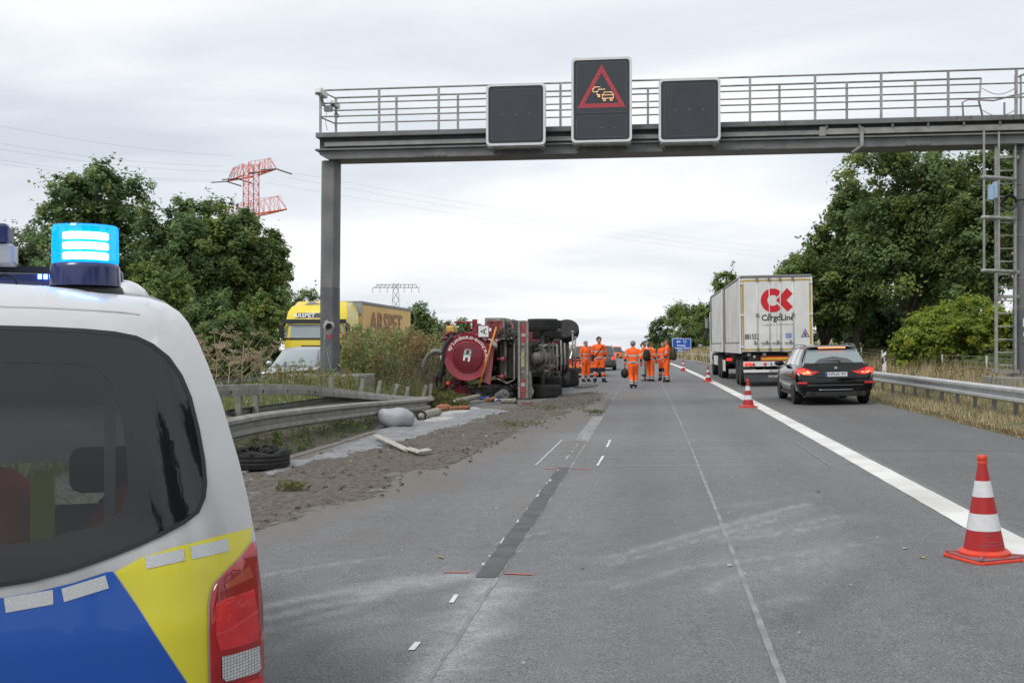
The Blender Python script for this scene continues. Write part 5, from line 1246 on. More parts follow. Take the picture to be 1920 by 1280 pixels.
mb = MB()
for k in range(7):
    mb.add([(-.80 + .23 * k, -0.014, .70), (-.80 + .23 * k + .115, -0.014, .70), (-.80 + .23 * k + .115 + .12, -0.004, .86), (-.80 + .23 * k + .12, -0.004, .86)], [(0, 1, 2, 3)])
mb.build('hazard_stripes', 'hazard_red', oc)
mb = MB(); mb.bb(-.78, .78, -0.004, 0.03, .88, .94); mb.build('tail_strip', 'black_plastic', oc)
quad_patch('rear_window', [(-.74, 0.13, 1.06), (.74, 0.13, 1.06), (.60, 0.44, 1.53), (-.60, 0.44, 1.53)], 'car_glass', oc, (0, -0.03, 0))
mb = MB(); mb.bb(-.86, .86, -0.03, 0.10, .30, .52); mb.build('bumper', 'black_plastic', oc, 0.02)
q = at(1128, 690, 72)
sv, _ = simple('grey_suv', 'dark grey car standing beyond the pair of workers', (q.x, q.y, roadz(q.x, q.y)), R(1.3), 'car_grey', 4.5, 1.86, 1.66, 'car', 'brake_lit')
q = at(1155, 664, 172)
ov, _ = simple('orange_van', 'small orange service van with beacon far down the left lane', (q.x, q.y, roadz(q.x, q.y)), R(3), 'car_orange', 4.9, 1.95, 1.97, 'van', cat='van')
mb = MB(); mb.cyl((-.7, .5, 1.96), (-.7, .5, 2.2), .09, n=10); mb.build('beacon', 'cone_orange', ov)
quad_patch('rear_window', [(-.80, 0.10, 1.25), (.80, 0.10, 1.25), (.72, 0.20, 1.75), (-.72, 0.20, 1.75)], 'car_glass', ov, (0, -0.03, 0))
# cars on the opposite carriageway (coming towards us)
def facing_car(name, label, u, v, d, paint, kind, H_):
    q = at(u, v, d); z = 0.33 + XF * (q.x - bend(q.y)) + dip(q.y); L_ = 4.6
    return simple(name, label, (q.x, q.y + L_, z), R(180 - 1), paint, L_, 1.82, H_, kind, facing=True)
facing_car('silver_car', 'silver car half hidden behind weeds, coming towards the camera', 532, 690, 35.0, 'car_silver', 'car', 1.50)
facing_car('pale_car', 'pale car behind the hoses of the overturned truck', 803, 690, 52, 'car_whitegrey', 'sedan', 1.48)

# ================================================================== white swap-body truck and trailer
mk('body_white', (0.72, 0.725, 0.72), 0.4, 0, col2=(0.58, 0.58, 0.57), scale=1.3, detail=8)
mk('tarp_white', (0.66, 0.66, 0.64), 0.55, 0, col2=(0.46, 0.45, 0.42), scale=0.9, detail=8, bump=0.25, bscale=3, bdist=0.05)
mk('yellow_line', (0.42, 0.29, 0.03), 0.5, var=0.2, scale=6); mk('logo_red', (0.55, 0.012, 0.018), 0.45); mk('logo_grey', (0.20, 0.21, 0.22), 0.5)
mk('chassis', (0.03, 0.03, 0.032), 0.6, 0.2, var=0.3, scale=5); mk('mudflap', (0.055, 0.057, 0.06), 0.7, var=0.2, scale=4)
mk('warn_yellow', (0.62, 0.36, 0.02), 0.5); mk('warn_blue', (0.03, 0.10, 0.40), 0.5); mk('board_red', (0.60, 0.04, 0.02), 0.5)
mk('mid_grey', (0.20, 0.20, 0.20), 0.5, 0.3)
TRY = 39.6; q = at(1458, 690, TRY); tz = roadz(q.x, q.y)
trl = thing('white_trailer', 'white box trailer with red CK logo on its rear doors', 'trailer', (q.x, q.y, tz), R(0.7), rot=(0, -math.atan(XF) * .6, R(0.7)))
def swap_body(par, y0, front_len, rear):
    HW, Z0, Z1 = 1.275, 1.20, 3.96
    mb = MB(); mb.bb(-HW + .03, HW - .03, y0 + .03, y0 + front_len, Z0 + .05, Z1 - .02); b = mb.build('box_body', 'body_white', par)
    mb = MB(); mb.bb(-HW - .005, HW + .005, y0, y0 + front_len + .02, Z1 - .02, Z1 + .07); mb.build('roof_rail', 'mid_grey', par, 0.02)
    for sx in (-1, 1):
        n = 24; vs = []
        for i in range(n + 1):
            y = y0 + .1 + (front_len - .15) * i / n
            for z in (Z0 + .42, 2.0, 2.9, Z1 - .06): vs.append((sx * (HW - .012 + 0.010 * math.sin(i * 2.3) * (1 if 1.9 < z < 3 else .3)), y, z))
        mb = MB(); mb.add(vs, [(4 * i + j, 4 * i + 4 + j, 4 * i + 5 + j, 4 * i + 1 + j) for i in range(n) for j in range(3)], 0, True); mb.build('side_tarp', 'tarp_white', par)
        mb = MB(); mb.bb(sx * HW - .02, sx * HW + .02, y0 + .05, y0 + front_len, Z0 + .38, Z0 + .415); mb.build('tarp_hem', 'mid_grey', par)
        mb = MB(); mb.bb(sx * HW - .03, sx * HW + .002, y0 + .06, y0 + front_len, Z0, Z0 + .36); sb = mb.build('side_board', 'tarp_white', par)
        for i in range(12):
            yy_ = y0 + .5 + i * (front_len - .9) / 11; mb = MB(); mb.bb(sx * HW - .005, sx * HW + .008, yy_, yy_ + .035, Z0 + .02, Z0 + .42); mb.build('tarp_strap', 'mid_grey', par)
        mb = MB(); mb.bb(sx * HW - .06, sx * HW + .008, y0 + front_len - .1, y0 + front_len + .01, Z0, Z1); mb.build('corner_post', 'mid_grey', par)
        mb = MB(); mb.bb(sx * HW - .05, sx * HW + .006, y0 + .0, y0 + .10, Z0, Z1 - .02); mb.build('corner_post', 'body_white', par)
swap_body(trl, 0, 7.45, True)
zx = lambda a: (a - 682) * 0.00420
zy = lambda a: 3.96 - (a - 130) * (2.76 / 615)
# rear doors
for x0, x1 in ((-1.215, -0.003), (0.003, 1.215)):
    mb = MB(); mb.bb(x0, x1, -0.02, 0.02, 1.27, 3.86); dr = mb.build('rear_door', 'body_white', trl, 0.006)
    mb = MB(); xa = (x0 + x1) / 2
    for px in ((520, 622) if x0 < -1 else (715, 822)):
        mb.cyl((zx(px), -0.045, 1.24), (zx(px), -0.045, 3.92), 0.014, n=8)
    mb.build('lock_rods', 'sign_frame', dr)
    for px in ((520, 622) if x0 < -1 else (715, 822)):
        for z in (zy(150), zy(437), zy(715)):
            mb = MB(); mb.bb(zx(px) - .045, zx(px) + .045, -0.07, -0.018, z - .06, z + .06); mb.build('rod_bracket', 'mid_grey', dr, 0.005)
        pz = zy(662); mb = MB(); mb.bb(zx(px) - .32 + (0 if px > 600 else .2), zx(px) + .02, -0.066, -0.05, pz - .015, pz + .015); mb.bb(zx(px) - .13, zx(px) - .08, -0.066, -0.02, pz - .03, pz + .09); mb.build('door_handle', 'mid_grey', dr)
for sx in (-1, 1):
    for z in (zy(180), zy(435), zy(690)):
        mb = MB(); mb.bb(sx * 1.225 - .06, sx * 1.225 + .06, -0.045, -0.021, z - .03, z + .03); mb.build('door_hinge', 'body_white', trl, 0.005)
    mb = MB(); mb.bb(sx * 1.19 - .03, sx * 1.19 + .03, -0.0255, -0.0205, 1.30, 3.86); mb.build('contour_marking', 'yellow_line', trl)
mb = MB(); mb.bb(-1.16, 1.16, -0.0257, -0.0205, 3.81, 3.865); mb.build('contour_marking', 'yellow_line', trl)
mb = MB(); mb.bb(-1.16, 1.16, -0.0257, -0.0205, 1.31, 1.365); mb.build('contour_marking', 'yellow_line', trl)
yl_ = -0.0262
lc = (zx(652), zy(320)); mb = MB(); n = 40; vs = []
for i in range(n + 1):
    a = R(42 + 276 * i / n)
    for r_ in (0.195, 0.43): vs.append((lc[0] + r_ * math.cos(a), yl_, lc[1] + r_ * math.sin(a)))
mb.add(vs, [(2 * i, 2 * i + 1, 2 * i + 3, 2 * i + 2) for i in range(n)]); mb.build('logo_letter', 'logo_red', trl)
mb = MB(); mb.add([(zx(a), yl_ - .001, zy(b)) for a, b in ((680, 320), (772, 222), (820, 268), (768, 320), (820, 374), (775, 412))], [(0, 1, 2, 3), (0, 3, 4, 5)]); mb.build('logo_letter', 'logo_red', trl)
lettering('CargoLine', (zx(692), yl_, zy(466)), (1, 0, 0), (0, 0, 1), 0.29, 'ink', trl, 'company_lettering', 0.022, 1.14)
lettering('Logistic Network', (zx(692), yl_, zy(517)), (1, 0, 0), (0, 0, 1), 0.085, 'logo_grey', trl, 'company_lettering', 0.0, 1.12)
lettering('881552', (zx(470), yl_, zy(610)), (1, 0, 0), (0, 0, 1), 0.20, 'ink', trl, 'body_number', 0.02, 0.50)
mb = MB(); mb.add([(zx(920), yl_, zy(550)), (zx(882), yl_, zy(620)), (zx(959), yl_, zy(620))], [(0, 1, 2)]); w_ = mb.build('warning_sticker', 'warn_blue', trl)
mb = MB(); mb.add([(zx(920), yl_ - .001, zy(562)), (zx(892), yl_ - .001, zy(614)), (zx(949), yl_ - .001, zy(614))], [(0, 1, 2)]); mb.build('sticker_field', 'warn_yellow', w_)
mb = MB(); mb.add([(zx(910), yl_ - .002, zy(582)), (zx(910), yl_ - .002, zy(611)), (zx(930), yl_ - .002, zy(611)), (zx(930), yl_ - .002, zy(582))], [(0, 1, 2, 3)]); mb.build('sticker_figure', 'warn_blue', w_)
mb = MB(); mb.add([(zx(756), yl_, zy(588)), (zx(756), yl_, zy(624)), (zx(803), yl_, zy(624)), (zx(803), yl_, zy(588))], [(0, 1, 2, 3)]); s_ = mb.build('blue_sticker', 'warn_blue', trl)
for k in range(3):
    mb = MB(); mb.bb(zx(760), zx(796), yl_ - .0015, yl_ - .0005, zy(598 + 9 * k), zy(595 + 9 * k)); mb.build('sticker_line', 'sign_white', s_)
lettering('KRONE', (zx(455), yl_, zy(175)), (1, 0, 0), (0, 0, 1), 0.05, 'warn_blue', trl, 'maker_lettering', 0.0, 0.34) if False else None
# chassis and rear lamps
def truck_wheel(par, x, y, r, w, side, twin=False):
    wheel(par, x, y, r, w, side, 10, 0.58)
def chassis(par, y0, y1, axles, W_=1.2):
    for sx in (-1, 1):
        mb = MB(); mb.bb(sx * .42 - .05, sx * .42 + .05, y0, y1, .82, 1.12); mb.build('chassis_rail', 'chassis', par)
        for y in axles:
            truck_wheel(par, sx * 1.09, y, .49, .31, sx)
            mb = MB(); pts = [(y + .58 * math.cos(a), .50 + .58 * math.sin(a)) for a in [R(10 + 160 * k / 10) for k in range(11)]]
            for (ya, za), (yb_, zb_) in zip(pts, pts[1:]):
                mb.add([(sx * .95, ya, za), (sx * 1.25, ya, za), (sx * 1.25, yb_, zb_), (sx * .95, yb_, zb_)], [(0, 1, 2, 3)], 0, True)
            mb.build('mudguard', 'chassis', par)
    for y in axles:
        mb = MB(); mb.cyl((-1.0, y, .49), (1.0, y, .49), .08); mb.build('axle', 'chassis', par)
    for y in [y0 + .3, (y0 + y1) / 2, y1 - .3]:
        mb = MB(); mb.bb(-1.2, 1.2, y - .06, y + .06, 1.06, 1.195); mb.build('cross_member', 'chassis', par)
chassis(trl, 0.10, 8.2, (1.05, 2.40))
mb = MB(); mb.bb(-1.2, 1.2, 0.02, 0.14, .72, .90); lb_ = mb.build('light_bar', 'body_white', trl, 0.008)
for sx in (-1, 1):
    for i, (dx_, m) in enumerate(((1.10, 'brake_lit'), (.97, 'brake_lit'))):
        mb = MB(); mb.cyl((sx * dx_, -0.01, .81), (sx * dx_, 0.03, .81), .065, n=16); mb.build('tail_light', m, lb_)
    mb = MB(); mb.add([(sx * .84 - .08, 0.012, .745), (sx * .84 + .08, 0.012, .745), (sx * .84, 0.012, .885)], [(0, 1, 2)]); mb.build('triangle_reflector', 'board_red', lb_)
mb = MB(); mb.cyl((-.43, 0.0, .81), (-.43, 0.03, .81), .055, n=16); mb.build('tail_light', 'lamp_dim', lb_)
plate(lb_, (0.02, 0.0, .81), 0.52, '')
mb = MB(); mb.bb(-.58, .58, 0.05, 0.09, .93, 1.08); bo = mb.build('rear_marker_board', 'board_red', trl)
mb = MB(); mb.bb(-.54, .54, 0.044, 0.049, .955, 1.04); mb.build('board_field', 'warn_yellow', bo)
mb = MB(); mb.bb(-1.2, 1.2, 0.0, 0.09, .50, .60); ub = mb.build('underrun_bar', 'body_white', trl, 0.01)
lettering('SCHMITZ', (0.1, -0.0015, .55), (1, 0, 0), (0, 0, 1), 0.065, 'ink', ub, 'lettering', 0.03, 0.75)
mb = MB(); mb.bb(-1.18, 1.18, 0.06, 0.08, .17, .495); mf = mb.build('mud_flap', 'mudflap', trl)
lettering('SCHMITZ', (0.0, 0.058, .36), (1, 0, 0), (0, 0, 1), 0.08, 'sticker', mf, 'lettering', 0.02, 0.62)
mb = MB(); mb.cyl((-.80, 0.05, 1.07), (-.80, 0.09, 1.07), .05, n=14); mb.build('reversing_light', 'lamp_silver', trl)
for sx in (-1, 1):
    for i in range(4):
        mb = MB(); mb.bb(sx * 1.0 * (1 - .55 * (i % 2)) - .06, sx * 1.0 * (1 - .55 * (i % 2)) + .06, 0.0 + 7.3 * (i // 2), .12 + 7.3 * (i // 2), 1.10, 1.20); mb.build('twist_lock', 'mid_grey', trl)
# motor truck in front of the trailer
trk = thing('white_truck', 'white motor truck pulling the trailer, its cab mirrors just visible', 'truck', (q.x + bend(TRY + 8.6) - bend(TRY), q.y + 8.6, roadz(q.x, q.y)), R(0.9), rot=(0, -math.atan(XF) * .6, R(0.9)))
swap_body(trk, 0, 7.45, False); chassis(trk, -0.4, 8.5, (1.9, 3.2, 7.6))
mb = MB(); mb.bb(-1.24, 1.24, 7.65, 9.6, .45, 3.3); mb.build('cab', 'body_white', trk, 0.12)
for sx in (-1, 1):
    mb = MB(); mb.bb(sx * 1.42 - .10, sx * 1.42 + .10, 9.0, 9.14, 2.35, 2.95); mb.bb(sx * 1.42 - .10, sx * 1.42 + .08, 9.0, 9.14, 1.85, 2.30); m_o = mb.build('cab_mirror', 'black_plastic', trk, 0.03)
    mb = MB(); mb.bb(sx * 1.42 - .075, sx * 1.42 + .075, 8.985, 8.999, 2.4, 2.9); mb.build('mirror_glass', 'chrome', m_o)
    mb = MB(); mb.bb(sx * 1.05 - .12, sx * 1.05 + .12, -.42, -.36, .82, .94); mb.build('tail_lamp', 'brake_lit', trk)
    mb = MB(); mb.bb(sx * 1.2 - .03, sx * 1.2 + .03, 4.2, 6.8, .55, 1.0); mb.build('side_guard', 'body_white', trk, 0.01)
    mb = MB(); mb.bb(sx * 1.2 - .02, sx * 1.2 + .03, .2, 1.2, .35, .85); mb.build('side_flap', 'body_white', trk, 0.01)

# ================================================================== yellow articulated truck on the opposite carriageway
mk('truck_yellow', (0.70, 0.55, 0.03), 0.35, 0, coat=0.4, var=0.06, scale=1.5)
mk('tarp_orange', (0.76, 0.51, 0.18), 0.6, col2=(0.67, 0.44, 0.15), scale=1.2, detail=7, bump=0.25, bscale=2.5, bdist=0.05)
mk('faded_print', (0.26, 0.115, 0.075), 0.65, col2=(0.40, 0.23, 0.10), scale=5, detail=7)
mk('panel_dark', (0.030, 0.032, 0.036), 0.4)
q = at(588, 640, 43.4); yz = 0.33 + XF * q.x
ytr = thing('yellow_truck', 'yellow lorry with orange tarpaulin trailer beyond the median weeds', 'truck', (q.x, q.y, yz), R(0.6))
def sect(y, z, hw): return [(-hw, y, z), (-hw * .7, y - .07, z), (hw * .7, y - .07, z), (hw, y, z)]
def sheet(name, rows, mat, par):
    mb = MB(); mb.loft([sect(*r) for r in rows], 0, False, False, False); return mb.build(name, mat, par, sharp=30)
mb = MB(); rings = []
for z, y0, hw, y1 in ((.35, .10, 1.2, 2.2), (.6, .02, 1.25, 2.2), (1.85, .03, 1.25, 2.2), (2.62, .24, 1.25, 2.2), (2.95, .38, 1.22, 2.2), (3.18, .62, 1.12, 2.2), (3.22, .80, 1.08, 2.2), (3.38, 1.0, 1.0, 2.2)):
    rings.append([(-hw, y0 + .14, z), (-hw * .82, y0, z), (0, y0 - .04, z), (hw * .82, y0, z), (hw, y0 + .14, z), (hw, y1, z), (-hw, y1, z)])
mb.loft(rings, 0, True); cab = mb.build('cab', 'truck_yellow', ytr, sharp=28)
def front_patch(name, rows, mat, off=.012):
    mb = MB(); mb.loft([[(-hw, y0 + .0 - off + .10, z), (-hw * .80, y0 - off - .01, z), (0, y0 - .045 - off, z), (hw * .80, y0 - off - .01, z), (hw, y0 - off + .10, z)] for z, y0, hw in rows], 0, True, False, False); return mb.build(name, mat, cab)
front_patch('windscreen', [(1.90, .045, 1.19), (2.44, .19, 1.19)], 'car_glass_clear')
front_patch('windscreen_frame', [(1.83, .03, 1.235), (1.90, .045, 1.235)], 'ink', .014)
mb = MB(); mb.loft([[(-1.28, .18, z), (-.9, .03, z), (0, 0, z), (.9, .03, z), (1.28, .18, z)] for z in (2.46, 2.64)], 0, True, False, False); mb.build('sun_visor', 'panel_dark', cab)
pan = front_patch('name_panel', [(2.69, .29, .98), (2.90, .36, .95)], 'panel_dark', .02)
lettering('ARSPET', (-.46, .23, 2.795), (1, 0, 0), (0, .3, 1), 0.16, 'sign_white', pan, 'lettering', .02, .90)
lettering('G', (.83, .25, 2.795), (1, 0, 0), (0, .3, 1), 0.15, 'sign_white', pan, 'lettering', .02)
mb = MB(); mb.add([(-.62, .80, 3.235), (.6, .80, 3.235), (.5, .975, 3.36), (-.45, .975, 3.36)], [(0, 1, 2, 3)]); hatch = mb.build('roof_hatch', 'mid_grey', cab); hatch.location = (0, -.012, .012)
for sx in (-1, 1):
    mb = MB(); mb.bb(sx * 1.36 - .09, sx * 1.36 + .09, .05, .20, 1.90, 2.45); mb.bb(sx * 1.3 - .02, sx * 1.3 + .06, .12, .18, 2.45, 2.52); mb.build('cab_mirror', 'black_plastic', cab, 0.04)
    mb = MB(); mb.bb(sx * .95 - .22, sx * .95 + .22, -.05, .06, .62, .86); mb.build('headlamp', 'chrome', cab, 0.03)
mb = MB(); mb.prism([(-.85, -.035, 1.0), (.85, -.035, 1.0), (.62, -.03, 1.35), (-.62, -.03, 1.35)], (0, .03, 0)); mb.build('grille', 'panel_dark', cab)
mb = MB(); mb.bb(-.5, .5, -.05, -.03, 1.52, 1.60); mb.build('badge', 'panel_dark', cab)
mb = MB()
for k in range(5): mb.cyl((-.95 + .16 * k, 0.02, 1.94), (-.95 + .16 * k, 0.05, 1.94), .022, n=8)
mb.build('dashboard_lamps', 'sign_white', cab)
Z1 = 3.42; TL0, TL1 = 2.55, 12.4
mb = MB(); mb.bb(-1.25, 1.25, TL0, TL1, 1.0, Z1 - .1); mb.build('box_body', 'tarp_orange', ytr)
mb = MB(); mb.bb(-1.28, 1.28, TL0 - .02, TL1 + .02, Z1 - .10, Z1 + .04); mb.build('roof_rail', 'mid_grey', ytr, 0.02)
n = 36; vs = []
for i in range(n + 1):
    y = TL0 + .15 + (TL1 - TL0 - .2) * i / n
    for z in (1.0, 1.8, 2.6, Z1 - .11): vs.append((1.262 + .012 * math.sin(i * 1.9), y, z))
mb = MB(); mb.add(vs, [(4 * i + j, 4 * i + 4 + j, 4 * i + 5 + j, 4 * i + 1 + j) for i in range(n) for j in range(3)], 0, True); tp = mb.build('side_tarp', 'tarp_orange', ytr)
lettering('ARSPET', (1.282, TL0 + 4.6, 2.62), (0, 1, 0), (0, 0, 1), 0.9, 'faded_print', tp, 'lettering', .03, 6.4)
mb = MB(); mb.bb(.9, 1.29, TL0 - .05, TL0 + .12, 2.9, Z1 - .05); mb.build('corner_bracket', 'galvanised', ytr)
for y in (1.1, 4.0, 9.2, 10.5, 11.8):
    for sx in (-1, 1): truck_wheel(ytr, sx * 1.08, y, .5, .31, sx)
mb = MB(); mb.bb(-.5, .5, .4, TL1 - .3, .55, .98); mb.build('chassis_rail', 'chassis', ytr)
# ================================================================== overturned tanker truck (built upright, laid on its left side)
mk('tank_red', (0.165, 0.008, 0.020), 0.42, 0, col2=(0.125, 0.008, 0.018), scale=3, detail=7, coat=0.25)
mk('tank_red_rim', (0.27, 0.02, 0.035), 0.4, coat=0.3); mk('worn_red', (0.30, 0.075, 0.085), 0.6, col2=(0.20, 0.07, 0.075), scale=6, detail=7)
mk('under_grey', (0.135, 0.131, 0.120), 0.75, 0.1, var=0.4, scale=6, detail=7); mk('under_dark', (0.030, 0.030, 0.029), 0.8, var=0.4, scale=6)
mk('dusty_grey', (0.23, 0.225, 0.205), 0.8, 0.1, var=0.3, scale=5, detail=7)
mk('tape_red', (0.34, 0.05, 0.05), 0.5, var=0.3, scale=12); mk('tape_white', (0.42, 0.36, 0.34), 0.5, var=0.2, scale=12)
mk('mint', (0.10, 0.46, 0.36), 0.5); mk('pole_orange', (0.62, 0.24, 0.02), 0.45, var=0.15, scale=5)
mk('hose_black', (0.02, 0.02, 0.021), 0.6, var=0.2, scale=10); mk('hose_grey', (0.16, 0.16, 0.15), 0.7, var=0.25, scale=6)
mk('plate_dirty', (0.34, 0.31, 0.16), 0.6, var=0.3, scale=14); mk('canary', (0.58, 0.42, 0.10), 0.5, var=0.15, scale=4)
tk0 = at(1043, 750, 34.2)
WX0, WY0 = tk0.x, tk0.y; WZ0 = -0.085 + 1.27
wre = thing('overturned_truck', 'dark red tanker truck lying on its side with wheels towards the road', 'truck', (WX0, WY0, WZ0), 0, rot=(0, R(-90), 0))
def tp(u, v): return ((750 - v) / 60 - 1.27, (1043 - u) / 60)
def wbox(name, x0, x1, y0, y1, z0, z1, mat, par=None, bev=0.008):
    mb = MB(); mb.bb(x0, x1, y0, y1, z0, z1); return mb.build(name, mat, par or wre, bev)
def wpx(name, u0, v0, u1, v1, y0, y1, mat, par=None, bev=0.006):
    a, b = tp(u0, v0), tp(u1, v1); return wbox(name, min(a[0], b[0]), max(a[0], b[0]), y0, y1, min(a[1], b[1]), max(a[1], b[1]), mat, par, bev)
dc = tp(874.4, 671.3)
MT = Matrix.Translation((dc[0], 0, dc[1])) @ Matrix.Rotation(R(-90), 4, 'X')      # lathe axis along +y
def lat(name, prof, mat, par, n=48, sharp=35):
    mb = MB(); mb.lathe(prof, n, M=MT); return mb.build(name, mat, par, sharp=sharp)
tank = lat('tank', [(0.70, -0.02), (0.73, 0.05), (0.74, 0.3), (0.74, 8.6), (0.6, 8.9), (0.2, 9.05)], 'tank_red', wre)
hatch = lat('tank_hatch', [(0.70, 0.02), (0.755, 0.0), (0.758, -0.06), (0.735, -0.082), (0.70, -0.084), (0.49, -0.088), (0.483, -0.125), (0.46, -0.13), (0.30, -0.140), (0.001, -0.146)], 'tank_red', wre)
lat('hatch_ring', [(0.487, -0.085), (0.487, -0.128), (0.468, -0.142), (0.462, -0.13)], 'tank_red_rim', hatch)
lat('hatch_ring', [(0.762, -0.01), (0.764, -0.06), (0.742, -0.094), (0.728, -0.088)], 'tank_red_rim', hatch)
for k in range(3): lat('tank_band', [(0.745, 0.9 + 1.5 * k), (0.765, 0.92 + 1.5 * k), (0.765, 1.0 + 1.5 * k), (0.745, 1.02 + 1.5 * k)], 'tank_red_rim', tank)
# lettering on the hatch: world axes right = -z, up = +x in the truck's own frame
Wr, Wu = Vector((0, 0, -1)), Vector((1, 0, 0))
C0 = Vector((dc[0], 0, dc[1]))
txt = 'www.hasse-transport.de'
adv = []
for ch in txt:
    w_ = text_mesh(ch, 1.0, 0.02); adv.append(max(0.16, w_[3] - w_[2]) + 0.085)
tot = sum(adv); a0, a1 = R(-16), R(162); s_ = (a1 - a0) * 0.60 / tot; acc = 0
mb = MB(); 
for ch, w_ in zip(txt, adv):
    vs, fs, x0, x1, y0, y1 = text_mesh(ch, 1.0, 0.02)
    a = a0 + (acc + w_ / 2) / tot * (a1 - a0); acc += w_
    rad = Wr * math.cos(a) + Wu * math.sin(a); tan = -Wr * math.sin(a) + Wu * math.cos(a)
    # tops of the letters point to the centre, text runs counter-clockwise
    pts = [C0 + rad * (0.655 - p.y * s_ * 1.1) + tan * ((p.x - (x0 + x1) / 2) * s_) + Vector((0, -0.0915, 0)) for p in vs]
    mb.add(pts, fs)
mb.build('hatch_lettering', 'sign_white', hatch)
yH = -0.150
rx = (Wr * math.cos(R(170)) + Wu * math.sin(R(170))); ry = (-Wr * math.sin(R(170)) + Wu * math.cos(R(170)))
def hp(x, y): return C0 + rx * x + ry * y + Vector((0, yH, 0))
Hs = [(-.11, -.16), (-.045, -.16), (-.045, -.045), (.045, -.045), (.045, -.16), (.11, -.16), (.11, .16), (.045, .16), (.045, .045), (-.045, .045), (-.045, .16), (-.11, .16)]
mb = MB(); mb.add([hp(x, y - .03) for x, y in Hs], [(0, 1, 2, 9, 10, 11), (2, 3, 8, 9), (3, 4, 5, 6, 7, 8)]); hl = mb.build('logo_letter', 'sign_white', hatch)
mb = MB(); mb.add([hp(x, y - .03) + Vector((0, -.002, 0)) for x, y in [(-.10, -.14), (-.055, -.14), (-.055, -.03), (.055, -.03), (.055, -.14), (.10, -.14), (.10, -.01), (-.10, -.01)]], [(0, 1, 2, 7), (2, 3, 6, 7), (3, 4, 5, 6)]); mb.build('logo_field', 'mint', hl)
lettering('Hasse', hp(0, -0.225), rx, ry, 0.05, 'sign_white', hatch, 'logo_lettering', 0.01, 0.2)
# frame, plates and boxes right of the tank
fr1 = wpx('side_frame', 906, 597, 944, 636, .1, 1.6, 'dusty_grey', bev=.03); wpx('red_plate', 911, 603, 940, 617, .085, .098, 'tank_red_rim', fr1)
wpx('side_frame', 942, 600, 962, 632, .3, 2.2, 'under_grey', bev=.06)
ap = wpx('sign_plate', 897, 613, 916, 633.5, -.19, -.175, 'sign_white', bev=.004)
pc = tp(906.5, 623.2); lettering('A', (pc[0], -.1925, pc[1]), (1, 0, 0), (0, 0, 1), 0.20, 'ink', ap, 'lettering', 0.0, 0.20)
wpx('plate_holder', 895, 611, 933, 636, -.172, -.10, 'tank_red', bev=.01)
wpx('small_label', 917, 617, 921.5, 623, -.19, -.175, 'sign_white')
wpx('rear_post', 883, 600, 892, 626, .0, .12, 'tank_red_rim'); wpx('rear_post', 891, 608, 897, 624, .05, .3, 'dusty_grey')
wpx('ladder_rail', 849, 604, 886, 606.8, -.1, .25, 'tank_red_rim'); wpx('ladder_post', 872, 606, 876, 622, .1, .16, 'tank_red_rim')
wpx('rear_post', 824, 613, 827, 636, .2, .26, 'worn_red'); wpx('tool_box', 829, 612, 845, 625, .3, .9, 'canary', bev=.04)
mb = MB(); c = tp(838, 611); mb.ell((c[0], .4, c[1]), (.06, .06, .04), 10, 6); mb.build('beacon', 'cone_orange', wre)
rn = random.Random(12)
for k in range(16):      # pipes and valves along the roof side
    u = rn.uniform(832, 888); v = 634 - (u - 832) * 0.25 + rn.uniform(-6, 4); a = tp(u, v); b = tp(u + rn.uniform(-14, 14), v + rn.uniform(-5, 5)); mb = MB(); mb.cyl((a[0], rn.uniform(-.05, .3), a[1]), (b[0], rn.uniform(.0, .6), b[1]), rn.uniform(.025, .055), n=8); mb.build('pipe', rn.choice(['tank_red', 'tank_red_rim', 'under_dark', 'under_dark', 'dusty_grey']), wre)
a, b = tp(932, 615), tp(899, 728)
mb = MB(); mb.cyl((a[0], -.30, a[1]), (b[0], -.30, b[1]), .030, n=10); po = mb.build('orange_pole', 'pole_orange', wre)
mb = MB(); pl = [tp(929, 647), tp(926, 664), tp(920, 723), tp(906, 718), tp(918, 664)]; mb.prism([(x, -.22, z) for x, z in pl], (0, .02, 0)); mb.build('flap_plate', 'worn_red', wre)
# open gutter-shaped box
for nm, r_ in (('box_side', (962.5, 636, 965, 714)), ('box_back', (931, 636, 963, 638))): wpx(nm, r_[0], r_[1], r_[2], r_[3], -.05, .7, 'dusty_grey')
wpx('box_back', 932, 638, 962, 712, .5, .55, 'under_grey'); mb = MB(); a, b, c = tp(932, 713), tp(950, 722), tp(965, 714); mb.prism([(a[0], -.05, a[1]), (b[0], -.05, b[1]), (c[0], -.05, c[1]), (c[0] + .03, -.05, c[1]), (b[0] + .04, -.05, b[1]), (a[0] + .03, -.05, a[1])], (0, .7, 0)); mb.build('box_lip', 'dusty_grey', wre)
wpx('box_side', 944, 640, 948, 712, .1, .55, 'under_grey')
for (u, v) in ((943, 675), (941, 708)):
    a = tp(u, v); mb = MB(); mb.cyl((a[0], -.12, a[1]), (a[0], .25, a[1]), .085, n=16); vv = mb.build('coupling', 'tank_red', wre, sharp=40)
    mb = MB(); mb.cyl((a[0], -.135, a[1]), (a[0], -.1, a[1]), .06, n=14); mb.build('coupling_cap', 'worn_red', vv)
    b = tp(u - 14, v + 1); mb = MB(); mb.cyl((a[0], .1, a[1]), (b[0], .1, b[1]), .045, n=10); mb.build('pipe', 'tank_red', wre)
wpx('subframe', 880, 724, 960, 748, .15, 5.2, 'under_dark'); wpx('subframe', 925, 640, 975, 735, .75, 5.6, 'under_dark')
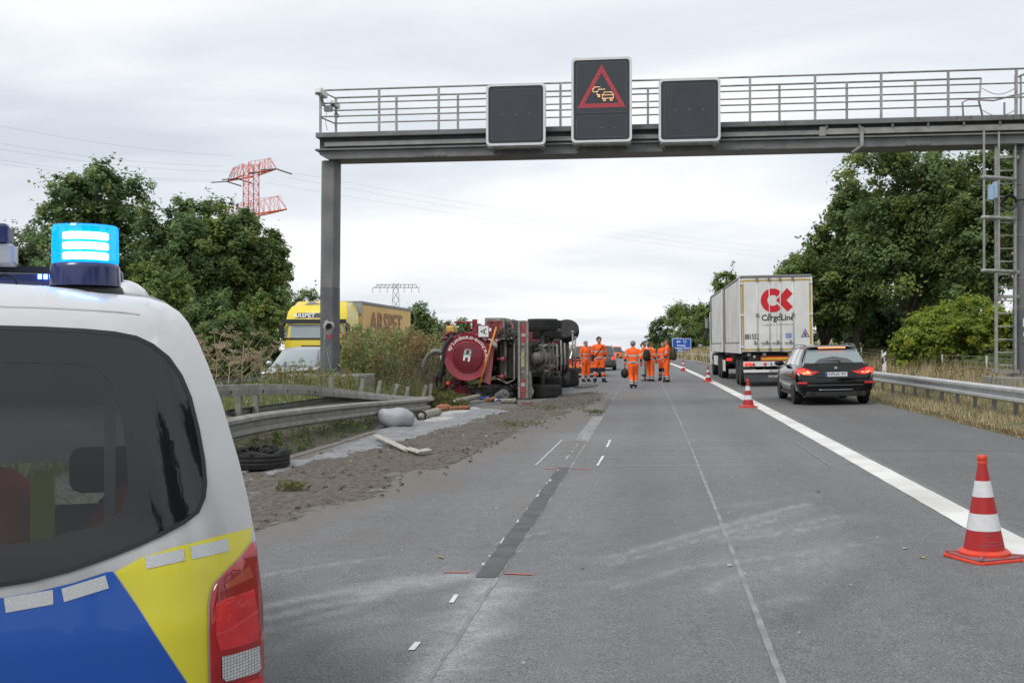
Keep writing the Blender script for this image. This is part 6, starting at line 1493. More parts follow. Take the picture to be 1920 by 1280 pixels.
# underrun bar with striped tape and number plate
for z0, z1 in ((972.5, 977), (988, 992)): wpx('underrun_bar', z0, 604, z1, 748, -.28, -.16, 'dusty_grey')
bar = wpx('underrun_bar', 977, 603, 988, 749, -.235, -.17, 'under_grey')
for i, v in enumerate(range(609, 640, 6)): wpx('marker_tape', 978.5, v, 986.5, v + 6, -.241, -.2355, 'tape_red' if i != 3 else 'tape_white', bar, 0)
for i, v in enumerate(range(712, 746, 7)): wpx('marker_tape', 977.5, v, 985.5, v + 7, -.241, -.2355, 'tape_red' if i != 1 else 'tape_white', bar, 0)
wpx('number_plate', 978, 660, 984.5, 690, -.245, -.236, 'plate_dirty', bar, 0)
for v in (645, 655, 697): wpx('bar_label', 979, v, 985, v + 5, -.243, -.2355, 'dusty_grey', bar, 0)
wpx('bracket', 990, 698, 996, 748, -.2, .2, 'dusty_grey'); mb = MB(); pl = [tp(986, 746), tp(997, 722), tp(1002, 736), tp(996, 749)]; mb.prism([(x, -.15, z) for x, z in pl], (0, .03, 0)); mb.build('bracket', 'dusty_grey', wre)
for k in range(34):      # torn cables and brackets between the boxes and the bar
    u = rn.uniform(922, 972); v = rn.uniform(606, 646); a = tp(u, v); b = tp(u + rn.uniform(-14, 16), v + rn.uniform(-12, 14)); c_ = tp((u + u) / 2 + rn.uniform(-10, 10), v + rn.uniform(-8, 8)); y = rn.uniform(-.15, .25)
    mb = MB(); mb.tube([(a[0], y, a[1]), (c_[0], y - .05, c_[1]), (b[0], y + rn.uniform(-.1, .2), b[1])], rn.uniform(.010, .035), 6); mb.build('cable', rn.choice(['under_dark', 'hose_black', 'dusty_grey', 'under_grey', 'worn_red']), wre)
for k in range(26):
    u = rn.uniform(880, 965); v = rn.uniform(722, 750); a = tp(u, v); b = tp(u + rn.uniform(-18, 18), v + rn.uniform(-9, 9)); y = rn.uniform(-.05, .2)
    mb = MB(); mb.tube([(a[0], y, a[1]), ((a[0] + b[0]) / 2, y - .08, (a[1] + b[1]) / 2), (b[0], y, b[1])], rn.uniform(.012, .04), 6); mb.build('bent_rod', rn.choice(['under_dark', 'under_dark', 'tank_red', 'dusty_grey', 'rust']) if 'rust' in MATS else 'under_dark', wre)
# chassis, axles and wheels
for sx in (-1, 1): wbox('chassis_rail', sx * .42 - .045, sx * .42 + .045, -.1, 11.4, .80, 1.08, 'under_grey')
for y in (.2, 1.3, 2.7, 4.2, 5.6, 7.5, 9.5): wbox('cross_member', -.42, .42, y, y + .12, .82, 1.05, 'under_grey')
def twheel(x, y, r=.51, w=.29, steer=0.0, side=1): wheel(wre, x, y, r, w, side, 8, .56, steer=steer)
for y in (.72, 2.15):
    for sx in (-1, 1):
        if y < 1: twheel(sx * 1.05, y, .50, .40, side=sx)
        else: twheel(sx * 1.10, y, .50, .27, side=sx); twheel(sx * .76, y, .50, .27, side=-sx)
    mb = MB(); mb.cyl((-1.0, y, .51), (1.0, y, .51), .075, n=12); ax = mb.build('axle', 'under_grey', wre)
    mb = MB(); mb.ell((0, y, .50), (.24, .22, .27), 16, 10); mb.cyl((0, y - .22, .51), (0, y + .32, .51), .12, .10, n=14); mb.build('differential', 'under_grey', ax)
    for sx in (-1, 1):
        mb = MB(); mb.cyl((sx * .6, y - .02, .42), (sx * .6, y + .1, .42), .12, n=14); mb.build('brake_chamber', 'under_dark', ax)
        mb = MB(); mb.tube([(sx * .44, y - .75, .66), (sx * .46, y - .3, .62), (sx * .46, y, .60), (sx * .46, y + .3, .62), (sx * .44, y + .75, .66)], .045, 8, flat=.8); mb.build('leaf_spring', 'under_dark', ax)
        mb = MB(); mb.tube([(sx * .46 + .06 * math.cos(a), y, .52 + .11 * math.sin(a)) for a in [2 * math.pi * i / 12 for i in range(13)]], .018, 6); mb.build('spring_clamp', 'dusty_grey', ax)
        mb = MB(); mb.cyl((sx * .40, y - .6, .55), (sx * .44, y + .02, .44), .028, n=8); mb.build('torque_rod', 'dusty_grey', ax)
mb = MB(); mb.cyl((0, 2.3, .58), (0, 9.2, .72), .06, n=12); mb.build('prop_shaft', 'under_grey', wre)
mb = MB(); mb.cyl((-.35, .05, .55), (-.35, .35, .55), .15, n=16); mb.build('air_tank', 'under_dark', wre)
mb = MB(); mb.cyl((0, -.05, .62), (0, .30, .62), .19, n=20); mb.build('air_tank', 'under_grey', wre)
for x, z0, z1, y in ((.43, .30, .72, .35), (-.43, .30, .72, .4), (.28, .2, .8, 1.4), (-.3, .2, .8, 1.4)):
    mb = MB(); mb.cyl((x, y, z0), (x * .6, y, z1), .03, n=8); mb.build('strut', 'dusty_grey', wre)
for x0, x1, y, z in ((-.62, .52, 1.35, .36), (-.5, .5, 2.95, .38), (-.55, .45, 3.9, .33), (-.6, .6, 5.2, .3), (-.5, .5, 7.4, .35)):
    mb = MB(); mb.tube([(x0, y, z), (x0 * .3, y + .06, z - .02), (x1, y, z)], .03, 8); mb.build('stabiliser_bar', 'dusty_grey', wre)
mb = MB(); mb.tube([(.35, .25, .60), (.25, .3, .40), (.0, .32, .34), (-.2, .3, .38), (-.3, .26, .55)], .016, 6); mb.build('air_line', 'dusty_grey', wre)
mb = MB(); mb.tube([(.3, 1.9, .60), (.2, 2.7, .30), (-.1, 2.8, .28), (-.3, 2.6, .4), (-.4, 2.4, .5)], .02, 6); mb.build('air_line', 'dusty_grey', wre)
# front axle with the wheel turned, cab and mudguard beyond
FY_ = 10.4
twheel(1.0, FY_, .52, .34, R(-48), 1); twheel(-1.0, FY_, .52, .32, R(-40), -1)
mb = MB(); mb.cyl((-.95, FY_, .48), (.95, FY_, .48), .07, n=10); fa = mb.build('front_axle', 'under_grey', wre)
for y, x0, x1, z in ((FY_ - .55, -.45, .95, .22), (FY_ - .5, -.6, .72, .12)):
    mb = MB(); mb.cyl((x0, y, z), (x1, y, z), .035, n=8); mb.ell((x1, y, z), (.05, .07, .07), 8, 6); mb.build('track_rod', 'dusty_grey', fa)
wbox('engine', -.38, .38, 9.0, 10.9, .45, 1.2, 'under_dark'); wbox('cab', -1.22, 1.22, 10.6, 12.3, .55, 3.1, 'tank_red', bev=.1)
wbox('fuel_tank', .55, 1.1, 5.2, 6.6, .45, 1.0, 'under_grey', bev=.1); wbox('battery_box', -1.15, -.55, 5.2, 6.4, .40, .95, 'under_dark', bev=.04)
mb = MB(); vs = []; nn = 12
for i in range(nn + 1):
    a = R(-20 + 200 * i / nn)
    for x in (-1.30, -1.12, -.62): vs.append((x, FY_ - .5 + .68 * math.cos(a), .30 + .70 * math.sin(a) - (.05 if x == -.62 else 0)))
mb.add(vs, [(3 * i + j, 3 * i + 3 + j, 3 * i + 4 + j, 3 * i + 1 + j) for i in range(nn) for j in range(2)], 0, True)
mg = mb.build('mudguard', 'black_plastic', wre); so = mg.modifiers.new('thickness', 'SOLIDIFY'); so.thickness = .02
mb = MB(); mb.prism([(-1.26, 8.4, -.25), (-1.26, 9.4, -.72), (-1.26, 10.6, -.75), (-1.26, 10.4, .1), (-1.26, 8.8, .1)], (.05, 0, 0)); mb.build('torn_flap', 'black_plastic', wre)
# hoses and pump parts on the roof side
def hose(name, pts, r, mat, y, rib=0.0):
    P3 = [Vector((tp(u, v)[0], y + (k[0] if k else 0), tp(u, v)[1])) for u, v, *k in pts]
    P3 = resample(P3, .035 if rib else .06)
    mb = MB(); mb.tube(P3, [r * (1 + rib * (i % 2)) for i in range(len(P3))], 10); return mb.build(name, mat, wre)
hose('black_hose', [(846, 633), (835, 645), (829, 660), (827, 680), (825, 695), (821, 712)], .07, 'hose_black', -.05, .14)
hose('grey_hose', [(824, 664), (815, 660), (806, 661), (797, 668), (790, 680), (787, 692)], .075, 'hose_grey', .1, .08)
wpx('red_bracket', 806, 666, 822, 669, .1, .16, 'worn_red'); wpx('red_bracket', 823, 668, 828, 677, -.1, .0, 'sticker')
wpx('rear_post', 829, 640, 832, 724, .0, .06, 'under_dark')
mb = MB(); a = tp(806, 711); b = tp(820, 706); mb.cyl((a[0], -.1, a[1]), (b[0], .1, b[1]), .12, n=14); mb.build('pump_body', 'under_dark', wre, sharp=40)
mb = MB(); a = tp(801, 716); mb.cyl((a[0] + .1, -.2, a[1]), (a[0] - .12, -.1, a[1]), .13, .10, n=14); mb.build('pump_inlet', 'hose_black', wre, sharp=40)
for k in range(22):
    u = rn.uniform(806, 856); v = rn.uniform(706, 738); a = tp(u, v); b = tp(u + rn.uniform(-16, 16), v + rn.uniform(-12, 12)); y = rn.uniform(-.1, .5)
    mb = MB(); mb.cyl((a[0], y, a[1]), (b[0], y + rn.uniform(-.1, .3), b[1]), rn.uniform(.02, .07), n=8); mb.build('pipe', rn.choice(['tank_red', 'tank_red', 'worn_red', 'under_dark', 'under_dark', 'dusty_grey']), wre)
a = tp(838, 722); mb = MB(); mb.ell((a[0], -.15, a[1]), (.07, .07, .07), 12, 8); mb.build('float_ball', 'cone_orange', wre)
mb = MB(); mb.prism([(tp(u, v)[0], .3, tp(u, v)[1]) for u, v in ((840, 712), (862, 728), (905, 726), (905, 742), (850, 742), (836, 728))], (0, 1.5, 0)); mb.build('lower_frame', 'tank_red', wre)

# ================================================================== debris
mk('sack', (0.33, 0.345, 0.37), 0.55, 0, col2=(0.28, 0.29, 0.31), scale=3, bump=0.5, bscale=9, bdist=0.03)
mk('burnt_rubber', (0.012, 0.012, 0.012), 0.9, var=0.3, scale=12, bump=0.8, bscale=40, bdist=0.02)
mk('board_grey', (0.36, 0.34, 0.30), 0.75, var=0.2, scale=6); mk('rust', (0.24, 0.10, 0.05), 0.85, var=0.35, scale=9, bump=0.3, bscale=40)
mk('pipe_grey', (0.27, 0.25, 0.21), 0.85, var=0.3, scale=8, bump=0.3, bscale=40); mk('blue_plastic', (0.02, 0.06, 0.25), 0.5, var=0.3, scale=8); mk('drum_grey', (0.10, 0.105, 0.115), 0.55, var=0.2, scale=8)
mk('pale_film', (0.42, 0.44, 0.58), 0.5)
p = gnd(742, 803); n, k = 36, 20; rings = []
rn = random.Random(2)
for i in range(k + 1):
    a = -math.pi / 2 + math.pi * i / k; ring = []
    for j in range(n):
        b = 2 * math.pi * j / n; ca = max(math.cos(a), .02) ** .55
        x = .40 * ca * math.cos(b); y = .33 * ca * math.sin(b); z = .20 + .20 * math.copysign(abs(math.sin(a)) ** .8, math.sin(a))
        fold = 1 + .028 * math.sin(7 * b + 2) * math.sin(a) + .02 * math.sin(11 * b + i * .3)
        z += .015 * math.sin(5 * x / .4 + 3 * y / .3) - .10 * max(0, x - .15) * max(0, math.sin(a))
        ring.append((x * fold, y * fold, max(0, z)))
    rings.append(ring)
mb = MB(); mb.loft(rings, 0, True); o = mb.build('grey_sack', 'sack'); o.location = (p.x, p.y, p.z + .02); o.rotation_euler = (0, 0, R(-12)); tag(o, 'bulging smooth grey sack lying on the slurry at the kerb', 'sack')
p = gnd(487, 884, 0.0)
t = thing('burst_tyre', 'burst black truck tyre lying flat beside the police van', 'tyre', (p.x - .18, p.y + .35, p.z + .01), R(20))
mb = MB(); n = 48; rings = []
for r_, z in ((.27, .02), (.40, .0), (.455, .03), (.468, .09), (.455, .11), (.468, .135), (.458, .17), (.468, .195), (.445, .24), (.40, .245), (.27, .22)):
    rings.append([(r_ * math.cos(2 * math.pi * j / n) * (1 + .02 * math.sin(3 * 2 * math.pi * j / n)), r_ * math.sin(2 * math.pi * j / n), z + (.02 * math.sin(5 * 2 * math.pi * j / n + r_ * 9) if z > .2 else 0)) for j in range(n)])
mb.loft(rings, 0, True, True, False); mb.build('tread', 'tyre', t, sharp=30)
mb = MB(); rn = random.Random(9)
for j in range(46):
    a = rn.uniform(0, 6.28); r_ = rn.uniform(.24, .42); z = rn.uniform(.19, .25)
    mb.tube([(r_ * math.cos(a), r_ * math.sin(a), z - .03), ((r_ + .05) * math.cos(a + .15), (r_ + .05) * math.sin(a + .15), z + .03), ((r_ + .02) * math.cos(a + .3), (r_ + .02) * math.sin(a + .3), z)], .022, 5)
mb.build('torn_cords', 'burnt_rubber', t)['kind'] = 'stuff'
mb = MB(); mb.lathe([(.41, .03), (.41, .17), (.27, .17)], 24, caps=False); mb.build('inner_liner', 'burnt_rubber', t)
t = thing('broken_board', 'broken pale board snapped in two lying on the soil', 'board', gnd(760, 848), 0)
base = gnd(760, 848)
for a, b, h0, h1, nm in (((704, 829), (768, 851), .10, .02, 'board_piece'), ((764, 849), (786, 857), .05, .05, 'board_piece'), ((780, 857), (806, 853), .05, .06, 'board_piece')):
    A_, B2 = gnd(*a) - base, gnd(*b) - base; A_.z += h0 + .03; B2.z += h1 + .03; m_ = (A_ + B2) / 2; dv = B2 - A_
    mb = MB(); mb.box((0, 0, 0), (dv.length, .10, .016), rot=(R(14), 0, 0)); o = mb.build(nm, 'board_grey', t, 0.004); o.matrix_local = Matrix.Translation(m_) @ dv.to_track_quat('X', 'Z').to_matrix().to_4x4()
def pipe(u0, v0, u1, v1, r, mat, name, label, hollow=True, dz=0.0):
    A_, B2 = gnd(u0, v0), gnd(u1, v1); A_.z += r + dz; B2.z += r + dz
    t_ = MB(); dv = B2 - A_; L_ = dv.length
    n = 8; pts = [(0, 0, L_ * i / n) for i in range(n + 1)]
    t_.tube(pts, [r * (1 + .06 * math.sin(i * 2.3)) for i in range(n + 1)], 14); 
    if hollow:
        t_.lathe([(r * 1.25, 0), (r * 1.25, .08), (r * .99, .1)], 14, caps=False)
        t_.lathe([(r * 1.25, 0.0), (r * .7, 0.0), (r * .6, .12)], 14, 1, caps=False)
    o = t_.build(name, [mat, 'hole_black']); o.matrix_local = Matrix.Translation(A_) @ dv.to_track_quat('Z', 'Y').to_matrix().to_4x4()
    return tag(o, label, 'pipe')
pipe(852, 766, 898, 754, .07, 'pipe_grey', 'grey_pipe', 'long grey pipe lying below the tank hatch', dz=.12)
pipe(840, 774, 880, 772, .055, 'rust', 'rusty_pipe', 'short rusty brown pipe on the white powder', dz=.06)
pipe(790, 791, 821, 783, .10, 'pipe_grey', 'pipe_stub', 'broken grey pipe end beside the grey sack', dz=.04)
pipe(968, 757, 940, 757, .07, 'pipe_grey', 'pipe_end', 'pale pipe stub in front of the underrun bar', dz=.02)
for k, (u, v, s) in enumerate(((828, 775, .16), (836, 772, .12), (915, 758, .10), (925, 757, .12), (820, 780, .13))):
    p = gnd(u, v); rn = random.Random(k + 40); mb = MB()
    rings = []
    for i in range(7):
        a = -math.pi / 2 + math.pi * i / 6
        rings.append([(s * max(math.cos(a), .05) * math.cos(b) * rn.uniform(.7, 1.3), s * max(math.cos(a), .05) * math.sin(b) * rn.uniform(.7, 1.3), s * .7 * math.sin(a) + .05) for b in [2 * math.pi * j / 9 for j in range(9)]])
    mb.loft(rings, 0, False); o = mb.build('rusty_lump', 'rust'); o.location = (p.x, p.y, p.z + .08)
    tag(o, ['largest rusty metal lump among the pipes by the kerb', 'rusty lump touching the short brown pipe', 'rusty lump left of the blue plastic sheet', 'rusty lump right of the blue plastic sheet', 'leftmost rusty lump nearest the grey sack'][k], 'scrap', 'rusty scrap lumps')
p = gnd(941, 752); t = thing('grey_drum', 'dark grey ribbed plastic drum lying under the truck tail', 'drum', (p.x, p.y, p.z + .17), 0, rot=(R(70), R(20), R(30)))
mb = MB(); mb.lathe([(.02, -.22), (.15, -.22), (.165, -.2), (.165, -.12), (.15, -.11), (.15, -.06), (.165, -.05), (.165, .03), (.15, .04), (.15, .1), (.165, .11), (.165, .18), (.14, .21), (.02, .21)], 24); mb.build('shell', 'drum_grey', t, sharp=30)
mb = MB(); mb.lathe([(.05, .21), (.05, .25), (.01, .25)], 12); mb.build('lid', 'drum_grey', t)
p = gnd(909, 754); mb = MB(); rn = random.Random(8)
vs = [(x * .09 - .27, y * .09 - .2, .03 + .11 * rn.random()) for x in range(7) for y in range(5)]
mb.add(vs, [(x * 5 + y, x * 5 + 5 + y, x * 5 + 6 + y, x * 5 + 1 + y) for x in range(6) for y in range(4)]); o = mb.build('blue_sheet', 'blue_plastic'); o.location = (p.x, p.y, p.z + .05); tag(o, 'crumpled dark blue plastic sheet in front of the tank', 'sheet')
p = gnd(936, 757); mb = MB()
vs = [(x * .06 - .12, y * .06 - .12, .02 + .09 * rn.random()) for x in range(5) for y in range(5)]
mb.add(vs, [(x * 5 + y, x * 5 + 5 + y, x * 5 + 6 + y, x * 5 + 1 + y) for x in range(4) for y in range(4)]); o = mb.build('pale_film', 'pale_film'); o.location = (p.x, p.y, p.z + .05); tag(o, 'pale bluish plastic film beside the grey drum', 'sheet')
p = gnd(988, 759); mb = MB(); mb.add([(-.16, 0, .02), (.1, -.06, .03), (.16, .05, .05), (-.05, .12, .04)], [(0, 1, 2, 3)]); mb.prism([(-.16, 0, .0), (.1, -.06, .0), (.16, .05, .0), (-.05, .12, .0)], (0, 0, .03)); o = mb.build('red_shard', 'worn_red'); o.location = (p.x, p.y, p.z + .04); tag(o, 'flat red shard on the soil near the truck wheels', 'shard')
# clods, stones, litter
def chunks(name, n, poly, mat, s0, s1, seed, dz, label, cat, gap=None):
    rs = np.random.RandomState(seed); xs = [p[0] for p in poly]; ys = [p[1] for p in poly]; V = []; F = []
    cube = np.array([(-1, -1, -.6), (1, -1, -.6), (1, 1, -.6), (-1, 1, -.6), (-.7, -.7, .7), (.7, -.7, .6), (.6, .7, .8), (-.7, .6, .6)]); fq = [(0, 3, 2, 1), (4, 5, 6, 7), (0, 1, 5, 4), (1, 2, 6, 5), (2, 3, 7, 6), (3, 0, 4, 7)]
    got = 0
    while got < n:
        x = rs.uniform(min(xs), max(xs), 500); y = rs.uniform(min(ys), max(ys), 500); ins = sdist(x, y, poly) > -.55 * rs.rand(500) ** 2
        for a, b in zip(x[ins], y[ins]):
            if got >= n: break
            s = s0 + (s1 - s0) * rs.rand() ** 3; c = cube * (1 + .35 * rs.randn(8, 3)) * s * np.array([1, 1, .7]); an = rs.rand() * 6.28
            cx = c[:, 0] * math.cos(an) - c[:, 1] * math.sin(an); cy = c[:, 0] * math.sin(an) + c[:, 1] * math.cos(an)
            z = (XF * a if a > -5.5 else -.14) + dz; o_ = len(V)
            V += [(a + p_, b + q_, z + r_) for p_, q_, r_ in zip(cx, cy, c[:, 2])]; F += [tuple(i + o_ for i in f) for f in fq]; got += 1
    return stuff(np_mesh(name, V, F, mat), label, cat)
chunks('soil_clods', 2000, DIRT, 'soil', .004, .026, 3, .022, 'small clods of brown soil strewn over the left lane', 'soil')
mk('pale_stone', (0.34, 0.33, 0.30), .8, var=.3, scale=20)
chunks('pale_stones', 130, DIRT, 'pale_stone', .004, .018, 5, .03, 'pale stone chips strewn over the soil', 'stones')
RD = gpoly([(500, 1250), (520, 1000), (1000, 800), (1130, 760), (1300, 780), (1650, 1000), (1800, 1250)])
chunks('road_grit', 420, RD, 'pale_stone', .002, .009, 6, .003, 'fine pale grit scattered over the asphalt', 'grit')
mk('dry_leaf', (0.34, 0.27, 0.09), .8, var=.4, scale=8)
for k, (u, v, s, m, lb) in enumerate(((826, 1046, .045, 'dry_leaf', 'dry yellow leaf on the asphalt left of the filled joint'), (1092, 1066, .03, 'dry_leaf', 'small dry leaf on the asphalt right of the filled joint'), (1729, 1046, .04, 'dry_leaf', 'yellowish leaf on the asphalt left of the nearest cone'), (1367, 1061, .03, 'pale_stone', 'pale scrap beside the lane seam'), (1697, 1029, .04, 'pale_stone', 'pale curled scrap left of the nearest cone'), (1534, 923, .05, 'black_plastic', 'black scrap on the lane right of the seam'), (590, 937, .09, 'pale_stone', 'flat grey shard near the edge of the soil'), (655, 848, .06, 'cone_orange', 'small orange shard on the slurry edge'), (838, 870, .05, 'dry_leaf', 'yellow scrap at the edge of the soil'))):
    p = gnd(u, v); rn = random.Random(k); mb = MB(); vs = [(s * math.cos(a) * rn.uniform(.6, 1.3), s * .7 * math.sin(a) * rn.uniform(.6, 1.3), .006 + .02 * rn.random()) for a in [2 * math.pi * i / 7 for i in range(7)]]
    mb.prism(vs, (0, 0, .004)); o = mb.build('litter', m); o.location = (p.x, p.y, p.z + (.03 if v < 880 else 0)); o.rotation_euler = (0, 0, k); tag(o, lb, 'litter', 'litter on the road'); o.scale = (.62, .62, .62)
# ================================================================== road workers
mk('hi_vis', (0.90, 0.125, 0.012), 0.75, var=0.10, scale=7, bump=0.35, bscale=14, bdist=0.02)
mk('hi_vis_shade', (0.84, 0.10, 0.010), 0.75, var=0.10, scale=7)
mk('reflex_band', (0.46, 0.43, 0.40), 0.45, var=0.08, scale=10); mk('navy', (0.014, 0.016, 0.05), 0.8, var=0.2, scale=8)
mk('skin', (0.42, 0.21, 0.145), 0.55, var=0.06, scale=12); mk('boot', (0.016, 0.015, 0.015), 0.7, var=0.3, scale=10); mk('boot_brown', (0.07, 0.03, 0.02), 0.7)
mk('hair_dark', (0.025, 0.018, 0.014), 0.7, var=0.4, scale=60, bump=0.6, bscale=90); mk('hair_grey', (0.20, 0.195, 0.19), 0.7, var=0.35, scale=60, bump=0.6, bscale=90); mk('hair_brown', (0.085, 0.05, 0.03), 0.7, var=0.4, scale=60, bump=0.6, bscale=90)
mk('trouser_grey', (0.36, 0.36, 0.37), 0.8, var=0.12, scale=8); mk('bag_black', (0.012, 0.012, 0.013), 0.75, var=0.3, scale=9); mk('bag_olive', (0.045, 0.05, 0.022), 0.8, var=0.25, scale=9)
PM = ['hi_vis', 'reflex_band', 'navy', 'skin', 'boot', 'trouser_grey', 'boot_brown']
OR, RB, NV, SK, BT, TG, BB = range(7)
def person(label, loc, face, h, hair, arms, legs, torso, armb, legb, look=0.0, lean=0.0, boots=BT, hairstyle='short', sleeve=True):
    """joints in metres for a 1.8 m figure facing -y; arms/legs give elbow, wrist, knee, ankle per side (left, right)"""
    s = h / 1.8
    t = thing('person', label, 'person', loc, face, 'road workers in orange hi-vis clothing')
    prim = []
    V_ = Vector
    def cap(a, b, ra, rb, bands, flat=1.0, ax=None): prim.append((V_(a), V_(b), ra, rb, bands, flat))
    ch = V_((0, -lean, 1.33)); nk = V_((0, -lean * 1.2, 1.49)); hd = V_((0, -lean * 1.35 - .02, 1.665))
    cap((0, 0, .88), ch, .178, .205, torso, .72); cap(ch, (0, -lean * 1.1, 1.43), .195, .14, [(0, 1, OR)], .66)
    cap((-.175, -lean * 1.1, 1.42), (.175, -lean * 1.1, 1.42), .086, .086, [(0, 1, OR)])
    cap(nk - V_((0, 0, .06)), nk + V_((0, -.01, .07)), .062, .056, [(0, 1, SK)])
    ca, sa = math.cos(look), math.sin(look)
    def H(x, y, z): return hd + V_((x * ca - y * sa, x * sa + y * ca, z))
    cap(H(0, .012, .035), H(0, -.012, -.045), .097, .076, [(0, 1, SK)]); cap(H(0, -.05, -.07), H(0, -.055, -.09), .042, .035, [(0, 1, SK)])
    cap(H(0, -.094, .0), H(0, -.108, -.025), .012, .017, [(0, 1, SK)])
    for sx in (-1, 1): cap(H(sx * .082, .0, .01), H(sx * .086, .005, -.025), .015, .013, [(0, 1, SK)])
    for i, sx in enumerate((-1, 1)):
        sh = V_((sx * .20, -lean * 1.1, 1.42)); el, wr = V_(arms[i][0]), V_(arms[i][1])
        cap(sh, el, .080 if sleeve else .07, .064 if armb is not AS else .052, armb[0]); cap(el, wr, .060 if armb is not AS else .047, .046 if armb is not AS else .036, armb[1])
        d = (wr - el).normalized(); pl = wr + d * .075
        side = d.cross(V_((0, 1, 0))); side = side.normalized() if side.length > .1 else V_((0, 0, 1)); fw = side.cross(d).normalized()
        cap(wr, pl, .034, .036, [(0, 1, SK)], .7)
        for k, (off, ln) in enumerate(((-.028, .055), (-.010, .068), (.010, .065), (.027, .050))):
            b0 = pl + fw * off; b1 = b0 + d * ln * .55; b2 = b1 + (d * .6 - side * sx * .5).normalized() * ln * .45
            cap(b0, b1, .0115, .0105, [(0, 1, SK)]); cap(b1, b2, .0105, .009, [(0, 1, SK)])
        th = wr + d * .03 - fw * .028; cap(th, th + (d * .6 - fw * .8).normalized() * .05, .014, .011, [(0, 1, SK)])
        hp_ = V_((sx * .095, .0, .90)); kn, an = V_(legs[i][0]), V_(legs[i][1])
        cap(hp_, kn, .118, .095, legb[0]); cap(kn, an, .092, .080, legb[1])
        fdir = V_(legs[i][2]) if len(legs[i]) > 2 else V_((0, -1, 0)); fdir.normalize()
        cap(an - V_((0, 0, .0)), an + V_((0, 0, -.045)), .058, .052, [(0, 1, boots)]); cap(an + V_((0, 0, -.045)) - fdir * .05, an + fdir * .16 + V_((0, 0, -.052)), .044, .038, [(0, 1, boots)], 1.0)
    mb = MB()
    for a, b, ra, rb, bands, fl in prim:
        d = b - a; L_ = max(d.length, 1e-4); dn = d / L_; n = 14 if ra > .03 else 8
        prof = [(-ra * .97, .25), (-ra * .7, .72), (-ra * .3, .95), (0, 1.0)]
        ref = V_((1, 0, 0)) if abs(dn.x) < .8 else V_((0, 0, 1)); e1 = (ref - dn * ref.dot(dn)).normalized(); e2 = dn.cross(e1)
        rings = []
        for z, q in prof: rings.append((a + dn * z, ra * q))
        for z, q in reversed(prof): rings.append((b - dn * (z * rb / ra), rb * q))
        mb.loft([[c + (e1 * math.cos(2 * math.pi * k / n) + e2 * fl * math.sin(2 * math.pi * k / n)) * r_ for k in range(n)] for c, r_ in rings], 0, True)
    tmp = mb.build('body', 'skin')
    rm = tmp.modifiers.new('one_skin', 'REMESH'); rm.mode = 'VOXEL'; rm.voxel_size = .0125; rm.use_smooth_shade = True
    sm = tmp.modifiers.new('soft', 'SMOOTH'); sm.factor = .5; sm.iterations = 2
    me = bpy.data.meshes.new_from_object(tmp.evaluated_get(bpy.context.evaluated_depsgraph_get())); bpy.data.objects.remove(tmp)
    me.name = 'body'; me.materials.clear()
    for m in PM: me.materials.append(MATS[m])
    co = np.empty(len(me.vertices) * 3, np.float32); me.vertices.foreach_get('co', co); co = co.reshape(-1, 3)
    nf = len(me.polygons); fc = np.empty(nf * 3, np.float32); me.polygons.foreach_get('center', fc); fc = fc.reshape(-1, 3)
    best = np.full(nf, 9.0); mi = np.zeros(nf, np.int32)
    for a, b, ra, rb, bands, fl in prim:
        A_, B2 = np.array(a), np.array(b); d = B2 - A_; t_ = ((fc - A_) @ d) / max(d @ d, 1e-9); tc = np.clip(t_, 0, 1)
        dist = np.linalg.norm(fc - A_ - tc[:, None] * d, axis=1) - (ra + (rb - ra) * tc) * (1 if fl == 1 else .95)
        w = dist < best; best = np.where(w, dist, best)
        m = np.full(nf, bands[-1][2])
        for (b0, b1, k) in reversed(bands): m = np.where((t_ >= b0 if b0 > 0 else True) & (t_ < b1), k, m)
        mi = np.where(w, m, mi)
    me.polygons.foreach_set('material_index', mi.astype(np.int32))
    # cloth folds
    nrm = np.empty(len(me.vertices) * 3, np.float32); me.vertices.foreach_get('normal', nrm); nrm = nrm.reshape(-1, 3)
    amp = .007 * (vnoise(co[:, 2] * 22 + co[:, 0] * 9, co[:, 0] * 14 + co[:, 1] * 12) - .5) * (co[:, 2] < 1.45) * (co[:, 2] > .12)
    co = (co + nrm * amp[:, None]) * s; me.vertices.foreach_set('co', co.ravel()); me.update()
    o = bpy.data.objects.new('body', me); COL.objects.link(o); o.parent = t
    # hair
    mb = MB(); n, k = 18, 10; rings = []
    for i in range(k + 1):
        a = R(90 - 118 * i / k); ring = []
        for j in range(n):
            b = 2 * math.pi * j / n; back = .5 + .5 * math.sin(b)            # +y is the back of the head
            aa = R(90 - (54 + 82 * back) * i / k)
            rr = .105 + (.010 * math.sin(9 * b + i * 2.1) if hairstyle == 'curly' else .003 * math.sin(7 * b + i)) + (.012 if hairstyle == 'curly' else 0)
            p_ = H(rr * math.cos(aa) * math.cos(b) * .95, .014 + rr * math.cos(aa) * math.sin(b) * 1.06, .040 + rr * math.sin(aa) * .98); ring.append(p_ * s)
        rings.append(ring)
    mb.loft(rings, 0, True, True, False)
    if hairstyle == 'tail': mb.tube([H(0, .11, .03) * s, H(0, .15, -.02) * s, H(0, .14, -.10) * s, H(0, .12, -.16) * s], [.03 * s, .04 * s, .03 * s, .012 * s], 8)
    hr = mb.build('hair', hair, t)
    mb = MB()
    for sx in (-1, 1): mb.ell(H(sx * .034, -.088, .018) * s, (.011 * s, .007 * s, .006 * s), 8, 5)
    mb.build('eyes', 'hair_dark', t)['kind'] = 'stuff'
    mb = MB(); mb.ell(H(0, -.094, -.058) * s, (.022 * s, .006 * s, .005 * s), 8, 5); mb.build('mouth', 'worn_red', t)
    return t, s
